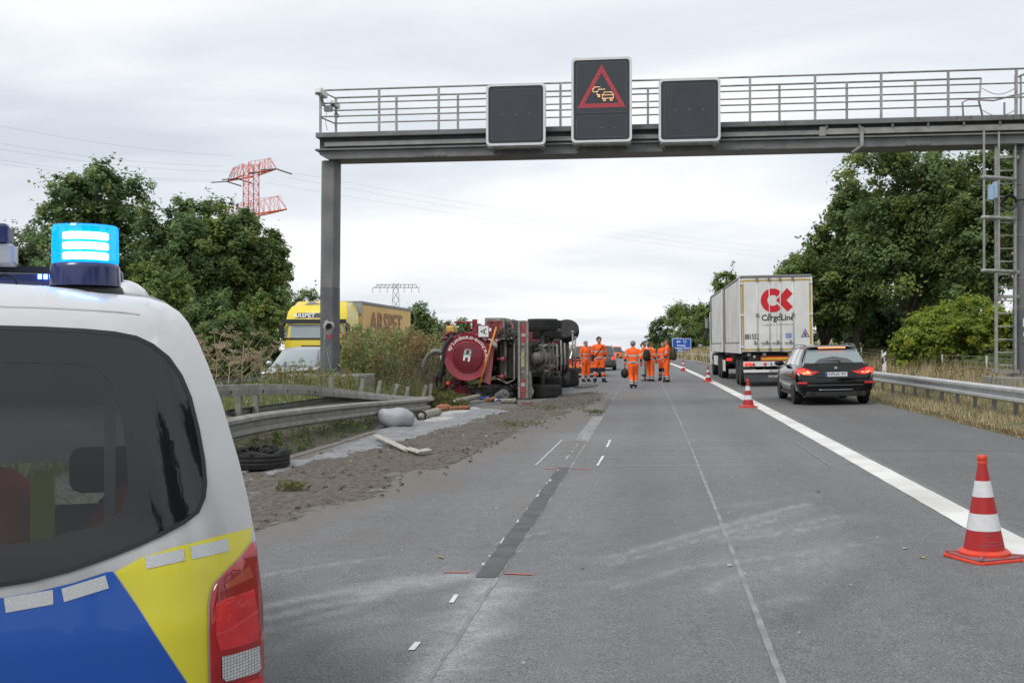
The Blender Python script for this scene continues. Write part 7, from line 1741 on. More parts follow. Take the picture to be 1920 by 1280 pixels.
TJ = [(0, .10, OR), (.10, .16, NV), (.16, .30, RB), (.30, .70, OR), (.70, .84, RB), (.84, 1, OR)]
TJ2 = [(0, .30, OR), (.30, .42, RB), (.42, .72, OR), (.72, .84, RB), (.84, 1, OR)]
AJ = ([(0, .55, OR), (.55, .75, RB), (.75, 1, OR)], [(0, .25, OR), (.25, .55, NV), (.55, .78, RB), (.78, 1, OR)])
AS = ([(0, .72, OR), (.72, 1, SK)], [(0, 1, SK)])
LG = ([(0, 1, OR)], [(0, .62, OR), (.62, .74, RB), (.74, .82, NV), (.82, .96, RB), (.96, 1, BT)])
LK = ([(0, .78, OR), (.78, 1, NV)], [(0, .18, NV), (.18, .34, RB), (.34, .56, OR), (.56, .66, NV), (.66, .8, RB), (.8, 1, NV)])
def foot(u, v): return gnd(u, v)
def FZ(p): return Vector((p.x, p.y, roadz(p.x, p.y) - .005))
face_cam = R(-4)
# 1: grey-haired, short sleeves, beside 2
p = foot(1098, 716); d_ = p.y
person('grey-haired worker in short-sleeved orange shirt, leftmost of the group', FZ(p), R(38), 76 * (p.y / FPX) * 1.01, 'hair_grey', [((-.26, .0, 1.15), (-.25, -.08, .90)), ((.26, .03, 1.15), (.25, -.02, .90))],
       [((-.11, -.02, .50), (-.13, .0, .10)), ((.11, -.03, .50), (.13, -.03, .10))], TJ2, AS, ([(0, 1, OR)], [(0, .5, OR), (.5, .72, TG), (.72, .9, RB), (.9, 1, BT)]), look=R(10))
# 2: dark curly hair, shoulder strap
p = foot(1123, 717)
w2, s2 = person('dark curly-haired worker with shoulder strap and navy knee pads', FZ(p), R(8), 84 * (p.y / FPX) * 1.01, 'hair_dark', [((-.27, .03, 1.16), (-.22, -.03, .92)), ((.28, .04, 1.16), (.25, .03, .90))],
       [((-.13, -.02, .50), (-.16, .0, .10), (-.3, -1, 0)), ((.15, -.03, .50), (.19, .0, .10), (.8, -1, 0))], TJ, AJ, LK, look=R(15), hairstyle='curly')
mb = MB(); mb.tube([Vector(q) * s2 for q in ((.17, -.03, 1.49), (.12, -.125, 1.40), (.0, -.145, 1.25), (-.13, -.13, 1.08), (-.19, -.04, 1.0), (-.12, .12, 1.15), (.1, .13, 1.4), (.17, .03, 1.49))], .016, 6, flat=2.0); mb.build('shoulder_strap', 'bag_black', w2)
q2 = w2.matrix_basis @ (Vector((-.25, .02, .98)) * s2)
b = thing('shoulder_bag', 'black shoulder bag hanging at the side of the curly-haired worker', 'bag', q2, R(8)); mb = MB(); mb.bb(-.055, .055, -.12, .12, -.14, .14); mb.build('pouch', 'bag_black', b, .03); mb = MB(); mb.bb(-.058, -.054, -.10, .10, -.02, .12); mb.build('flap', 'bag_black', b)
# 3: walking away with a bag
p = foot(1187, 728)
w3, s3 = person('grey-haired worker walking away with a black bag in hand', FZ(p), R(184), 88 * (p.y / FPX) * 1.01, 'hair_grey', [((-.30, .05, 1.16), (-.31, -.08, .93)), ((.29, .02, 1.16), (.30, -.03, .92))],
       [((-.10, -.10, .52), (-.09, -.02, .12)), ((.09, .02, .50), (.07, .22, .14), (0, -1, -.35))], TJ, AJ, LG, lean=.04)
hw = w3.matrix_basis @ (Vector((.31, -.05, .80)) * s3)
b = thing('carried_bag', 'round black bag carried by the worker walking away', 'bag', (hw.x, hw.y, hw.z), R(184)); mb = MB(); mb.ell((0, 0, -.23), (.15, .20, .19), 16, 10); mb.build('pouch', 'bag_black', b); mb = MB(); mb.tube([(-.0, -.10, -.08), (0, -.06, .02), (0, .06, .02), (0, .10, -.08)], .013, 6); mb.build('handle', 'bag_black', b)
# 4 and 5: looking right
p = foot(1207, 714.5)
person('worker with ponytail and grey trousers looking right', FZ(p), R(80), 72 * (p.y / FPX) * 1.03, 'hair_brown', [((-.26, -.02, 1.16), (-.20, -.18, .95)), ((.26, .0, 1.16), (.22, -.1, .92))],
       [((-.10, -.02, .50), (-.10, .02, .10)), ((.10, -.03, .50), (.11, .0, .10))], TJ2, AJ, ([(0, 1, TG)], [(0, .5, TG), (.5, .7, NV), (.7, 1, TG)]), boots=BB, hairstyle='tail')
p = foot(1219, 715)
w5, s5 = person('worker with black backpack standing between the others', FZ(p), R(140), 71 * (p.y / FPX) * 1.03, 'hair_brown', [((-.26, -.02, 1.16), (-.22, -.14, .92)), ((.26, -.02, 1.16), (.24, -.14, .95))],
       [((-.11, -.03, .50), (-.12, .02, .10)), ((.11, -.06, .50), (.13, -.08, .10))], TJ2, AJ, ([(0, .5, OR), (.5, 1, OR)], LG[1]), look=R(-35))
def backpack(w_, s, mat, label, hh=.26, ww=.17):
    b = thing('backpack', label, 'backpack', w_.matrix_basis @ (Vector((0, .22, 1.20)) * s), w_.rotation_euler.z)
    mb = MB(); k, n = 10, 16; rings = []
    for i in range(k + 1):
        a = -math.pi / 2 + math.pi * i / k; q = max(math.cos(a), .03) ** .5; rings.append([(ww * q * math.cos(2 * math.pi * j / n), .03 + .13 * q * math.sin(2 * math.pi * j / n) * (1.15 - .25 * math.sin(a)), hh * math.sin(a)) for j in range(n)])
    mb.loft(rings, 0, True); mb.build('pack', mat, b)
    mb = MB(); mb.ell((0, .15, -.08), (.11, .05, .10), 12, 8); mb.build('front_pocket', mat, b)
    for sx in (-1, 1):
        mb = MB(); mb.tube([(sx * .10, -.05, .22), (sx * .12, -.20, .28), (sx * .13, -.36, .15), (sx * .14, -.36, -.02), (sx * .15, -.2, -.15), (sx * .12, -.05, -.2)], .018, 6); mb.build('strap', mat, b)
backpack(w5, s5, 'bag_black', 'black backpack worn by the worker between the others')
# 6: olive backpack, 7 behind him
p = foot(1251, 716.5)
w6, s6 = person('worker with olive green backpack, rightmost of the group', FZ(p), R(-95), 79 * (p.y / FPX) * 1.01, 'hair_brown', [((-.27, -.02, 1.16), (-.22, -.14, .93)), ((.27, -.03, 1.16), (.22, -.18, .98))],
       [((-.11, -.02, .50), (-.13, .02, .10)), ((.12, -.02, .50), (.14, .02, .10))], TJ2, AJ, LG, look=R(5))
backpack(w6, s6, 'bag_olive', 'olive green backpack worn by the rightmost worker', .29, .19)
p = foot(1243, 714)
person('worker mostly hidden behind the one with the olive backpack', FZ(p), R(-30), 71 * (p.y / FPX) * 1.02, 'hair_brown', [((-.26, -.0, 1.16), (-.24, -.08, .92)), ((.26, -.0, 1.16), (.24, -.08, .92))],
       [((-.11, -.02, .50), (-.14, .0, .10)), ((.11, -.02, .50), (.12, .0, .10))], TJ2, AJ, LK)
# ================================================================== vegetation
def leaf_mat(name, trans=0.22, rough=0.55):
    m = bpy.data.materials.new(name); m.use_nodes = True; t = m.node_tree; b = t.nodes['Principled BSDF']; n = t.nodes.new; l = t.links.new
    a = n('ShaderNodeAttribute'); a.attribute_name = 'leafcol'
    l(a.outputs['Color'], b.inputs['Base Color']); b.inputs['Roughness'].default_value = rough; b.inputs['Specular IOR Level'].default_value = 0.28
    tr = n('ShaderNodeBsdfTranslucent'); l(a.outputs['Color'], tr.inputs[0])
    mx = n('ShaderNodeMixShader'); mx.inputs[0].default_value = trans; l(b.outputs[0], mx.inputs[1]); l(tr.outputs[0], mx.inputs[2])
    l(mx.outputs[0], t.nodes['Material Output'].inputs[0]); MATS[name] = m
leaf_mat('leaf', 0.5); leaf_mat('blade', 0.2, 0.7)
mk('bark', (0.075, 0.062, 0.048), 0.9, var=0.35, scale=5, bump=0.7, bscale=18, bdist=0.04)
mk('dry_stem', (0.42, 0.33, 0.22), 0.85, var=0.25, scale=10)
def norm(a): return a / np.maximum(np.linalg.norm(a, axis=1, keepdims=True), 1e-9)
def leaves_mesh(name, P_, Nn, S, Cc, rs, aspect=0.6, mat='leaf'):
    n = len(P_); r_ = norm(rs.randn(n, 3)); u = norm(np.cross(Nn, r_)); v = np.cross(Nn, u); u = u * S[:, None]; v = v * (S * aspect)[:, None]
    bend_ = Nn * (S * .22)[:, None]
    V = np.stack([P_ - u - bend_, P_ + v, P_ + u - bend_, P_ - v], 1).reshape(-1, 3); F = np.arange(4 * n).reshape(-1, 4)
    col = np.concatenate([Cc, np.ones((n, 1))], 1)
    return np_mesh(name, V, F, mat, {'leafcol': ('FLOAT_COLOR', 'FACE', col)})
HUES = {'oak': (0.165, 0.245, 0.092), 'maple': (0.165, 0.258, 0.112), 'dark': (0.120, 0.195, 0.085), 'bright': (0.25, 0.33, 0.06), 'fresh': (0.185, 0.268, 0.088), 'bluish': (0.125, 0.175, 0.095), 'weed': (0.14, 0.15, 0.055)}
def crown_leaves(rs, R_, H_, nb, nl, ls, hue, spread=.62, up=.35, lumps=None):
    """nb boughs inside an ellipsoid R_ x H_, clumps of leaves on each bough"""
    B = []
    while len(B) < nb:
        p = rs.uniform(-1, 1, 3)
        if p @ p < 1: B.append((p[0] * R_ * spread, p[1] * R_ * spread, p[2] * H_ * .5 * spread * 1.15))
    B = np.array(B); br = R_ * rs.uniform(.26, .46, nb) * (1 - .35 * np.clip(B[:, 2] / (H_ * .5), -.2, 1))
    nc = nb * 36; bi = rs.randint(0, nb, nc); dr = rs.randn(nc, 3); dr[:, 2] += up; dr = norm(dr)
    C = B[bi] + dr * (br[bi] * rs.uniform(.55, 1.12, nc))[:, None]; cr = br[bi] * rs.uniform(.12, .30, nc); cc = rs.uniform(.6, 1.35, nc); cy = rs.rand(nc)
    sh = rs.rand(nc) < .22; C[sh] += dr[sh] * (br[bi][sh] * rs.uniform(.15, .5, sh.sum()))[:, None]; cr[sh] *= .55     # shoots sticking out of the outline
    w = cr ** 2 * np.where(sh, .75, 1); li = rs.choice(nc, nl, p=w / w.sum()); g = rs.randn(nl, 3) * .62; g[:, 2] *= .7
    P_ = C[li] + g * cr[li][:, None] + dr[li] * (np.where(sh[li], 1.6, .3) * cr[li] * rs.randn(nl))[:, None]; out = dr[li] * .5 + norm(g) * .45; out[:, 2] += .75
    Nn = norm(out + rs.randn(nl, 3) * .42)
    h = np.array(HUES[hue]); col = h[None] * (cc[li] * rs.uniform(.78, 1.22, nl))[:, None]
    yl = (cy[li] > .72)[:, None]; col = np.where(yl, col * np.array([1.35, 1.12, .85]), col)
    return P_, Nn, ls * rs.uniform(.65, 1.25, nl), np.clip(col, 0, 1), B
def tree(name, label, u, vtop, wpx, d, hue, seed, nl=9000, ls=.17, low=.22, group=None, cat='tree', nb=16, squash=1.0, zbase=None):
    nl = int(nl * 2.9); ls = ls * .60; rs = np.random.RandomState(seed); top = at(u, vtop, d); zb = gz(top.x, top.y) if zbase is None else zbase
    H_ = top.z - zb; R_ = wpx / 2 * d / FPX; Hc = H_ * (1 - low)
    t = thing(name, label, cat, (top.x, top.y, zb), rs.uniform(0, 6.28), group)
    P_, Nn, S, col, B = crown_leaves(rs, R_ * 1.12, Hc * 1.08, nb, nl, ls, hue)
    P_[:, 2] += H_ * low + Hc * .48
    hi = np.percentile(P_[:, 2], 99.8); P_[:, 2] = P_[:, 2] * (H_ / hi)
    ok = P_[:, 2] > .1
    c = leaves_mesh('crown', P_[ok], Nn[ok], S[ok], col[ok], rs); c.parent = t
    mb = MB(); r0 = max(.05, H_ * .022); zt = H_ * (low + .35)
    mb.tube([(0, 0, -.3), (rs.uniform(-.1, .1), rs.uniform(-.1, .1), zt * .4), (rs.uniform(-.2, .2), rs.uniform(-.2, .2), zt)], [r0, r0 * .75, r0 * .4], 9)
    tr_ = mb.build('trunk', 'bark', t)
    for i in range(min(9, len(B))):
        b = B[i]; z0 = H_ * low * (.7 + .5 * rs.rand()) + .1; mb = MB(); e_ = Vector((b[0], b[1], (b[2] + H_ * low + Hc * .48) * H_ / hi)); s_ = Vector((0, 0, min(z0, zt))); m_ = (s_ + e_) / 2 + Vector((0, 0, .12 * H_ * rs.rand()))
        mb.tube([s_, m_, e_], [r0 * .5, r0 * .3, r0 * .12], 6); mb.build('limb', 'bark', tr_)
    return t
def bush(label, u, vtop, wpx, d, hue, seed, nl=5000, ls=.12, group=None, name='bush'):
    return tree(name, label, u, vtop, wpx, d, hue, seed, nl, ls, .02, group, 'bush', 14)
LG_ = 'trees beyond the opposite carriageway'; RG_ = 'trees on the right bank'
tree('maple_tree', 'tallest green tree at the left, rising behind the blue beacon', 176, 314, 225, 56, 'maple', 11, 13000, .19, .15, LG_, nb=20)
tree('maple_tree', 'broad green tree in the middle of the left tree group', 330, 372, 215, 54, 'maple', 12, 12000, .18, .12, LG_, nb=18)
tree('maple_tree', 'dense green tree directly below the red pylon', 440, 376, 185, 55, 'oak', 13, 13000, .18, .1, LG_, nb=18)
tree('maple_tree', 'rightmost tree of the left group with ragged right outline', 490, 432, 125, 56, 'oak', 14, 8000, .17, .12, LG_, nb=14)
tree('pale_tree', 'pale green tree behind the roof light bar at the left edge', 45, 418, 190, 78, 'bluish', 15, 8000, .22, .05, LG_, nb=16)
tree('pale_tree', 'dark green tree filling the gap behind the blue beacon', 250, 470, 240, 62, 'dark', 16, 9000, .2, .02, LG_, nb=18)
BG_ = 'bushes along the opposite carriageway'
bush('yellowish green bush in front of the left trees, above the van roof', 300, 494, 165, 47, 'fresh', 21, 8000, .13, BG_)
bush('light green bush left of the yellow lorry', 478, 548, 140, 47, 'fresh', 22, 8000, .12, BG_)
bush('dark green bush behind the dry umbels', 388, 556, 120, 44, 'maple', 23, 6000, .12, BG_)
bush('low bush between van roof and dry umbels', 440, 590, 130, 42, 'oak', 28, 6000, .12, BG_)
bush('distant bush seen above the yellow lorry cab', 560, 543, 110, 82, 'fresh', 24, 5000, .17, BG_)
bush('distant bush behind the right end of the orange trailer', 800, 569, 85, 84, 'maple', 25, 5000, .17, BG_)
bush('low distant bush left of the overturned tank', 850, 597, 90, 86, 'fresh', 26, 4500, .17, BG_)
bush('distant bush peeping over the overturned truck', 905, 607, 80, 92, 'maple', 27, 3500, .18, BG_)
tree('oak_tree', 'large spreading oak on the right bank below the gantry', 1700, 268, 290, 50, 'oak', 31, 19000, .17, .16, RG_, nb=26)
tree('oak_tree', 'smaller oak left of the large one, above the white trailer', 1545, 428, 190, 54, 'oak', 32, 9000, .17, .12, RG_, nb=16)
tree('oak_tree', 'oak crown between the large oak and the white trailer', 1608, 335, 170, 53, 'oak', 38, 10000, .17, .12, RG_, nb=18)
tree('oak_tree', 'oak behind the ladder and right column', 1850, 262, 190, 46, 'oak', 33, 13000, .16, .14, RG_, nb=20)
tree('oak_tree', 'tree at the right picture edge behind the column', 1990, 300, 220, 42, 'oak', 37, 8000, .17, .1, RG_, nb=16)
tree('dark_tree', 'dark shaded tree low behind the white trailer', 1600, 470, 190, 60, 'dark', 34, 9000, .2, .02, RG_, nb=18)
tree('dark_tree', 'dark shaded tree behind the yellow green shrub', 1770, 430, 230, 58, 'dark', 35, 10000, .2, .02, RG_, nb=18)
tree('dark_tree', 'dark tree filling the gap behind the black car', 1660, 540, 160, 57, 'dark', 36, 6000, .18, .02, RG_, nb=14)
tree('roadside_tree', 'tree rising behind the left edge of the white trailer', 1358, 512, 118, 92, 'fresh', 41, 10000, .22, .12, 'trees far along the right verge', nb=16)
tree('roadside_tree', 'round bright tree behind the blue road sign', 1297, 567, 108, 188, 'fresh', 42, 11000, .26, .0, 'trees far along the right verge', nb=14)
tree('roadside_tree', 'dark tree left of the blue road sign', 1241, 594, 58, 200, 'dark', 43, 6000, .26, .0, 'trees far along the right verge', nb=12)
tree('roadside_tree', 'tree between the blue sign and the white truck', 1336, 572, 84, 182, 'maple', 44, 5000, .26, .05, 'trees far along the right verge', nb=12)
oak0 = [o for o in COL.objects if o.name == 'oak_tree'][0]; map0 = [o for o in COL.objects if o.name == 'maple_tree'][0]
for k, (x, y, src) in enumerate(((15.5, -4, oak0), (17, 8, map0), (15, -15, oak0), (16, -28, map0), (17, -42, oak0), (-27, -6, oak0), (-28, -22, map0), (-26, -40, oak0), (20, -60, map0), (-24, -62, oak0))):
    c = copy_tree(src); c.location = (x, y, gz(x, y)); c.rotation_euler = (0, 0, k * 1.7); c['label'] = 'roadside tree outside the picture, mirrored in paint and glass'; c['group'] = 'trees mirrored in the vehicles'
SG_ = 'shrubs on the right bank'
bush('large yellow green shrub beside the ladder foot', 1795, 558, 195, 38, 'bright', 51, 12000, .10, SG_, 'shrub')
bush('yellow green shrub right of the large one, behind the ladder', 1885, 575, 130, 36, 'bright', 52, 8000, .10, SG_, 'shrub')
bush('low yellow green shrub left of the large one', 1720, 608, 110, 39, 'bright', 53, 7000, .10, SG_, 'shrub')
# ivy and brambles covering the bank behind the fence
rs = np.random.RandomState(61); n = 34000
X = rs.uniform(9.9, 15.5, n); Y = rs.uniform(22, 75, n); Z = np.array([gz(a, b) for a, b in zip(X, Y)]) + .75 * fbm(X * .8, Y * .5) * rs.rand(n) ** .4 + .05
Nn = norm(np.stack([-.4 + .5 * rs.randn(n), -.3 + .5 * rs.randn(n), np.full(n, 1.0)], 1)); k = fbm(X * .6 + 9, Y * .4)
col = np.where((k > .52)[:, None], np.array([.15, .10, .055]), np.array([.10, .15, .045])) * rs.uniform(.7, 1.35, n)[:, None]
stuff(leaves_mesh('ivy_cover', np.stack([X, Y, Z], 1), Nn, rs.uniform(.05, .10, n), col, rs), 'ivy and brambles covering the right bank behind the fence', 'ivy')

def blades(name, n, xy, h0, h1, w, cols, seed, lean=.35, label='', cat='grass', zoff=-.02, mat='blade'):
    rs = np.random.RandomState(seed); X, Y = xy(rs, n); Z = np.array([gz(a, b) for a, b in zip(X, Y)]) + zoff
    H_ = h0 + (h1 - h0) * rs.rand(n) ** 1.5; a = rs.rand(n) * 6.283; dx_, dy_ = np.cos(a), np.sin(a); le = lean * H_ * rs.rand(n)
    b = rs.rand(n) * 6.283; W_ = w * rs.uniform(.6, 1.4, n)
    V = np.stack([np.stack([X - dy_ * W_, Y + dx_ * W_, Z], 1), np.stack([X + dy_ * W_, Y - dx_ * W_, Z], 1), np.stack([X + np.cos(b) * le, Y + np.sin(b) * le, Z + H_], 1)], 1).reshape(-1, 3)
    F = np.arange(3 * n).reshape(-1, 3); ci = rs.randint(0, len(cols), n); col = np.array(cols)[ci] * rs.uniform(.75, 1.3, n)[:, None]
    return stuff(np_mesh(name, V, F, mat, {'leafcol': ('FLOAT_COLOR', 'FACE', np.concatenate([col, np.ones((n, 1))], 1))}), label, cat)
def strip_xy(x0, x1, y0, y1, pw=1.6, clump=0.0):
    def f(rs, n):
        Y = y0 + (y1 - y0) * rs.rand(n) ** pw; X = rs.uniform(x0, x1, n)
        if clump:
            k = fbm(X * 1.3, Y * 1.3); m = k > clump * rs.rand(n); X, Y = X[m], Y[m]
            while len(X) < n: X = np.concatenate([X, X])[:n]; Y = np.concatenate([Y, Y + .01])[:n]
            X = X + rs.randn(len(X)) * .03; Y = Y + rs.randn(len(Y)) * .03
        return X + np.array([bend(y) for y in Y]), Y
    return f
GRN_ = [(.17, .25, .075), (.21, .27, .10), (.26, .28, .13), (.14, .21, .065)]; STR = [(.60, .47, .30), (.54, .42, .26), (.45, .35, .22), (.30, .28, .14)]
blades('median_grass', 60000, strip_xy(-10.2, -6.7, 11, 46, 1.5, .9), .15, .62, .009, GRN_ + [(.26, .22, .12)], 71, .5, 'green grass growing on the median behind the crushed rail')
blades('kerb_grass', 4500, strip_xy(-6.6, -5.7, 10, 32, 1.2, 1.0), .04, .2, .008, GRN_, 72, .6, 'green tufts of grass along the left kerb')
blades('dry_grass', 80000, strip_xy(5.92, 9.6, 13, 75, 1.7, .5), .03, .16, .008, STR + [(.14, .17, .055)], 73, .7, 'straw coloured dry grass under the right guard rail')
blades('dry_grass_tall', 14000, strip_xy(7.7, 9.9, 14, 60, 1.4, .9), .2, .7, .007, STR, 74, .5, 'taller straw coloured grass behind the right guard rail')
blades('far_verge_grass', 26000, strip_xy(6.2, 16, 70, 230, 1.2), .3, 1.1, .05, STR + [(.12, .15, .05), (.10, .13, .05)], 75, .5, 'dry grass on the far right verge')
blades('left_verge_grass', 22000, strip_xy(-9.9, -6.2, 46, 200, 1.3), .3, 1.0, .035, GRN_ + STR[:2], 76, .5, 'tall grass on the far median')
# leaf litter along the shoulder edge
rs = np.random.RandomState(77); n = 3500; Y = 13 + 50 * rs.rand(n) ** 1.7; X = 5.86 + rs.randn(n) * .10; Z = np.array([max(gz(a, b), roadz(a, b)) for a, b in zip(X, Y)]) + .012
stuff(leaves_mesh('leaf_litter', np.stack([X, Y, Z], 1), norm(np.stack([rs.randn(n) * .3, rs.randn(n) * .3, np.ones(n)], 1)), rs.uniform(.012, .03, n), np.array([[.20, .10, .05]]) * rs.uniform(.5, 1.5, n)[:, None], rs), 'brown dead leaves along the edge of the shoulder', 'leaves')

# weed thicket on the median: upright stems with small leaves
def thicket(name, label, n, xs, ys, h0, h1, seed, leafn, cols, ls, stemcol=(.16, .13, .06), lean=.12, top=False, umin=None):
    rs = np.random.RandomState(seed); X = rs.uniform(*xs, n); Y = rs.uniform(*ys, n)
    if umin: k_ = X > umin * (Y * CT - X * ST); X, Y = X[k_], Y[k_]
    SV = []; SF = []; SC_ = []; P_ = []; Nn = []; Cc = []
    for a, b in zip(X, Y):
        z = gz(a, b) - .05; h = rs.uniform(h0, h1); lx, ly = rs.randn(2) * lean * h; w = .006 + .004 * rs.rand(); o = len(SV)
        for t_ in (0, .5, 1):
            px_, py_ = a + lx * t_ ** 1.5, b + ly * t_ ** 1.5; q = w * (1 - .6 * t_); SV += [(px_ - q, py_, z + h * t_), (px_ + q, py_, z + h * t_), (px_, py_ + q, z + h * t_)]
        for k_ in (0, 3):
            for j in range(3): SF.append((o + k_ + j, o + k_ + (j + 1) % 3, o + k_ + 3 + (j + 1) % 3, o + k_ + 3 + j))
        m = rs.randint(int(leafn * .6), int(leafn * 1.3) + 1); c = np.array(cols[rs.randint(len(cols))])
        tt = .25 + .75 * rs.rand(m) if not top else .8 + .22 * rs.rand(m)
        r_ = (.05 + .10 * (1 - abs(tt - .55))) if not top else .05 + .1 * rs.rand(m)
        an = rs.rand(m) * 6.283
        P_.append(np.stack([a + lx * tt ** 1.5 + np.cos(an) * r_ * rs.rand(m), b + ly * tt ** 1.5 + np.sin(an) * r_ * rs.rand(m), z + h * tt], 1)); Nn.append(np.stack([np.cos(an) * .6 + .4 * rs.randn(m), np.sin(an) * .6 + .4 * rs.randn(m), .7 + .4 * rs.randn(m)], 1)); Cc.append(c[None] * rs.uniform(.7, 1.35, m)[:, None])
    P_ = np.concatenate(P_); Nn = norm(np.concatenate(Nn)); Cc = np.concatenate(Cc); nL = len(P_)
    r3 = norm(rs.randn(nL, 3)); u = norm(np.cross(Nn, r3)); v = np.cross(Nn, u); S = ls * rs.uniform(.6, 1.3, nL); u = u * S[:, None]; v = v * (S * .45)[:, None]
    V = np.concatenate([np.array(SV), np.stack([P_ - u, P_ + v, P_ + u, P_ - v], 1).reshape(-1, 3)]); F = np.concatenate([np.array(SF), np.arange(4 * nL).reshape(-1, 4) + len(SV)])
    col = np.concatenate([np.tile(np.array(stemcol), (len(SF), 1)) * rs.uniform(.6, 1.5, (len(SF), 1)), Cc]); col = np.concatenate([col, np.ones((len(col), 1))], 1)
    return stuff(np_mesh(name, V, F, 'leaf', {'leafcol': ('FLOAT_COLOR', 'FACE', col)}), label, 'weeds')
WC = [(.24, .29, .10), (.29, .29, .13), (.30, .24, .11), (.21, .27, .10), (.26, .31, .12), (.32, .20, .10)]
thicket('weed_thicket', 'tall yellowish green weeds on the median between column and overturned truck', 620, (-10.0, -7.6), (27.8, 43), .9, 2.05, 81, 66, WC, .068, (.17, .16, .075), umin=-.286)
thicket('weed_thicket', 'weeds on the median left of the damaged column', 16, (-8.75, -8.3), (25, 26.9), .35, 1.1, 82, 50, WC, .045, (.17, .16, .075))
thicket('plinth_weeds', 'weeds growing in front of the concrete plinth of the left column', 130, (-9.2, -7.1), (24.6, 26.15), .45, .98, 88, 40, WC, .035, (.18, .17, .08))
thicket('grey_stems', 'grey brown dead stems beside the overturned tank', 420, (-8.6, -6.7), (29, 38), .5, 1.35, 83, 10, [(.22, .18, .12), (.26, .21, .14), (.2, .24, .09)], .03, (.22, .18, .13), .25)
thicket('low_weeds', 'low leafy weeds along the foot of the crushed rail', 70, (-6.3, -5.75), (13, 27), .10, .42, 84, 34, [(.14, .22, .06), (.18, .25, .07), (.12, .18, .05)], .035)
thicket('median_weeds', 'flowering weeds with pale heads in the median grass', 700, (-9.6, -6.5), (14, 30), .25, .8, 85, 22, [(.50, .49, .40), (.20, .26, .09), (.17, .24, .07)], .022, (.18, .21, .08))
thicket('far_weeds', 'tall weeds along the far median', 500, (-9.6, -6.4), (44, 130), .9, 1.9, 86, 26, WC, .10, lean=.1)
thicket('verge_weeds', 'green weeds behind the right guard rail', 260, (7.3, 9.4), (18, 60), .3, .9, 87, 18, [(.10, .14, .035), (.28, .22, .11)], .04)
# uprooted plants lying against the tank
for k, (u, v, s, lb) in enumerate(((815, 765, .95, 'uprooted green plants lying beside the bent guard rail end'), (868, 742, .8, 'torn green plants hanging below the tank hatch'), (843, 757, .6, 'flattened green plants between rail and tank'))):
    rs = np.random.RandomState(90 + k); p = gnd(u, v); n = 1500; a = rs.rand(n) * 6.283; r_ = s * rs.rand(n) ** .6
    P_ = np.stack([r_ * np.cos(a), r_ * np.sin(a) * .8, .08 + .42 * s * (1 - r_ / s) ** .7 * rs.rand(n) + .05 * rs.rand(n)], 1)
    o = leaves_mesh('uprooted_plant', P_, norm(rs.randn(n, 3) * .6 + np.array([0, 0, .6])), rs.uniform(.04, .13, n), np.array([[.155, .165, .06]]) * rs.uniform(.6, 1.4, n)[:, None] * np.where(rs.rand(n, 1) > .75, np.array([[1.3, 1.1, .9]]), 1), rs, .22)
    o.location = (p.x, p.y, p.z + .02); tag(o, lb, 'plants', 'uprooted plants by the wreck')
for k, (u, v, s, lb) in enumerate(((965, 800, .5, 'small torn tuft of greenery on the soil'), (1113, 778, .28, 'tiny twig with leaves on the lane'), (1030, 768, .5, 'yellowish torn grass on the soil by the truck wheels'), (545, 922, .22, 'torn green sprig near the burst tyre'))):
    rs = np.random.RandomState(190 + k); p = gnd(u, v); n = 160; a = rs.rand(n) * 6.283; r_ = s * rs.rand(n) ** .7
    o = leaves_mesh('torn_tuft', np.stack([r_ * np.cos(a), r_ * np.sin(a) * .8, .03 + .07 * rs.rand(n)], 1), norm(rs.randn(n, 3) * .5 + np.array([0, 0, .8])), rs.uniform(.015, .06, n), np.array([[.17, .18, .07]]) * rs.uniform(.6, 1.4, n)[:, None], rs, .25)
    o.location = (p.x, p.y, p.z + .02); tag(o, lb, 'plants', 'torn tufts on the soil', 'stuff')
# dry umbels
for k, (u, vt, d, lb) in enumerate(((455, 602, 27, 'tallest branching dry umbel plant above the crushed rail'), (405, 618, 26, 'dry umbel plant next to the police van roof corner'), (490, 640, 27.5, 'smaller dry umbel plant left of the silver car'), (430, 645, 25, 'low dry umbel plant in front of the tallest one'), (382, 634, 26, 'dry umbel plant partly behind the police van'))):
    rs = np.random.RandomState(140 + k); tp_ = at(u, vt, d); zb = gz(tp_.x, tp_.y); H_ = tp_.z - zb
    t = thing('dry_umbel', lb, 'plant', (tp_.x, tp_.y, zb), rs.rand() * 6, 'dry umbel plants on the median')
    st = MB(); st.tube([(0, 0, -.05), (.03, 0, H_ * .4), (0, .03, H_ * .72)], [.016, .012, .007], 6); st.build('stem', 'dry_stem', t)
    for i in range(13):
        z0 = H_ * rs.uniform(.3, .75); a = rs.rand() * 6.283; ln = H_ * rs.uniform(.2, .42); e_ = Vector((math.cos(a) * ln * .7, math.sin(a) * ln * .7, min(H_, z0 + ln * rs.uniform(.5, .9))))
        mb = MB(); mb.tube([(0.01, 0.01, z0), Vector((0, 0, z0)).lerp(e_, .55) + Vector((0, 0, -.03)), e_], [.007, .005, .003], 5)
        for j in range(10):
            b = 2 * math.pi * j / 10; q = e_ + Vector((math.cos(b) * .10, math.sin(b) * .10, rs.uniform(.03, .09))); mb.tube([e_, q], .0028, 4)
            for m_ in range(3): mb.ell(q + Vector((rs.randn() * .014, rs.randn() * .014, .008)), (.011, .011, .007), 5, 3)
        mb.build('umbel', 'dry_stem', t)

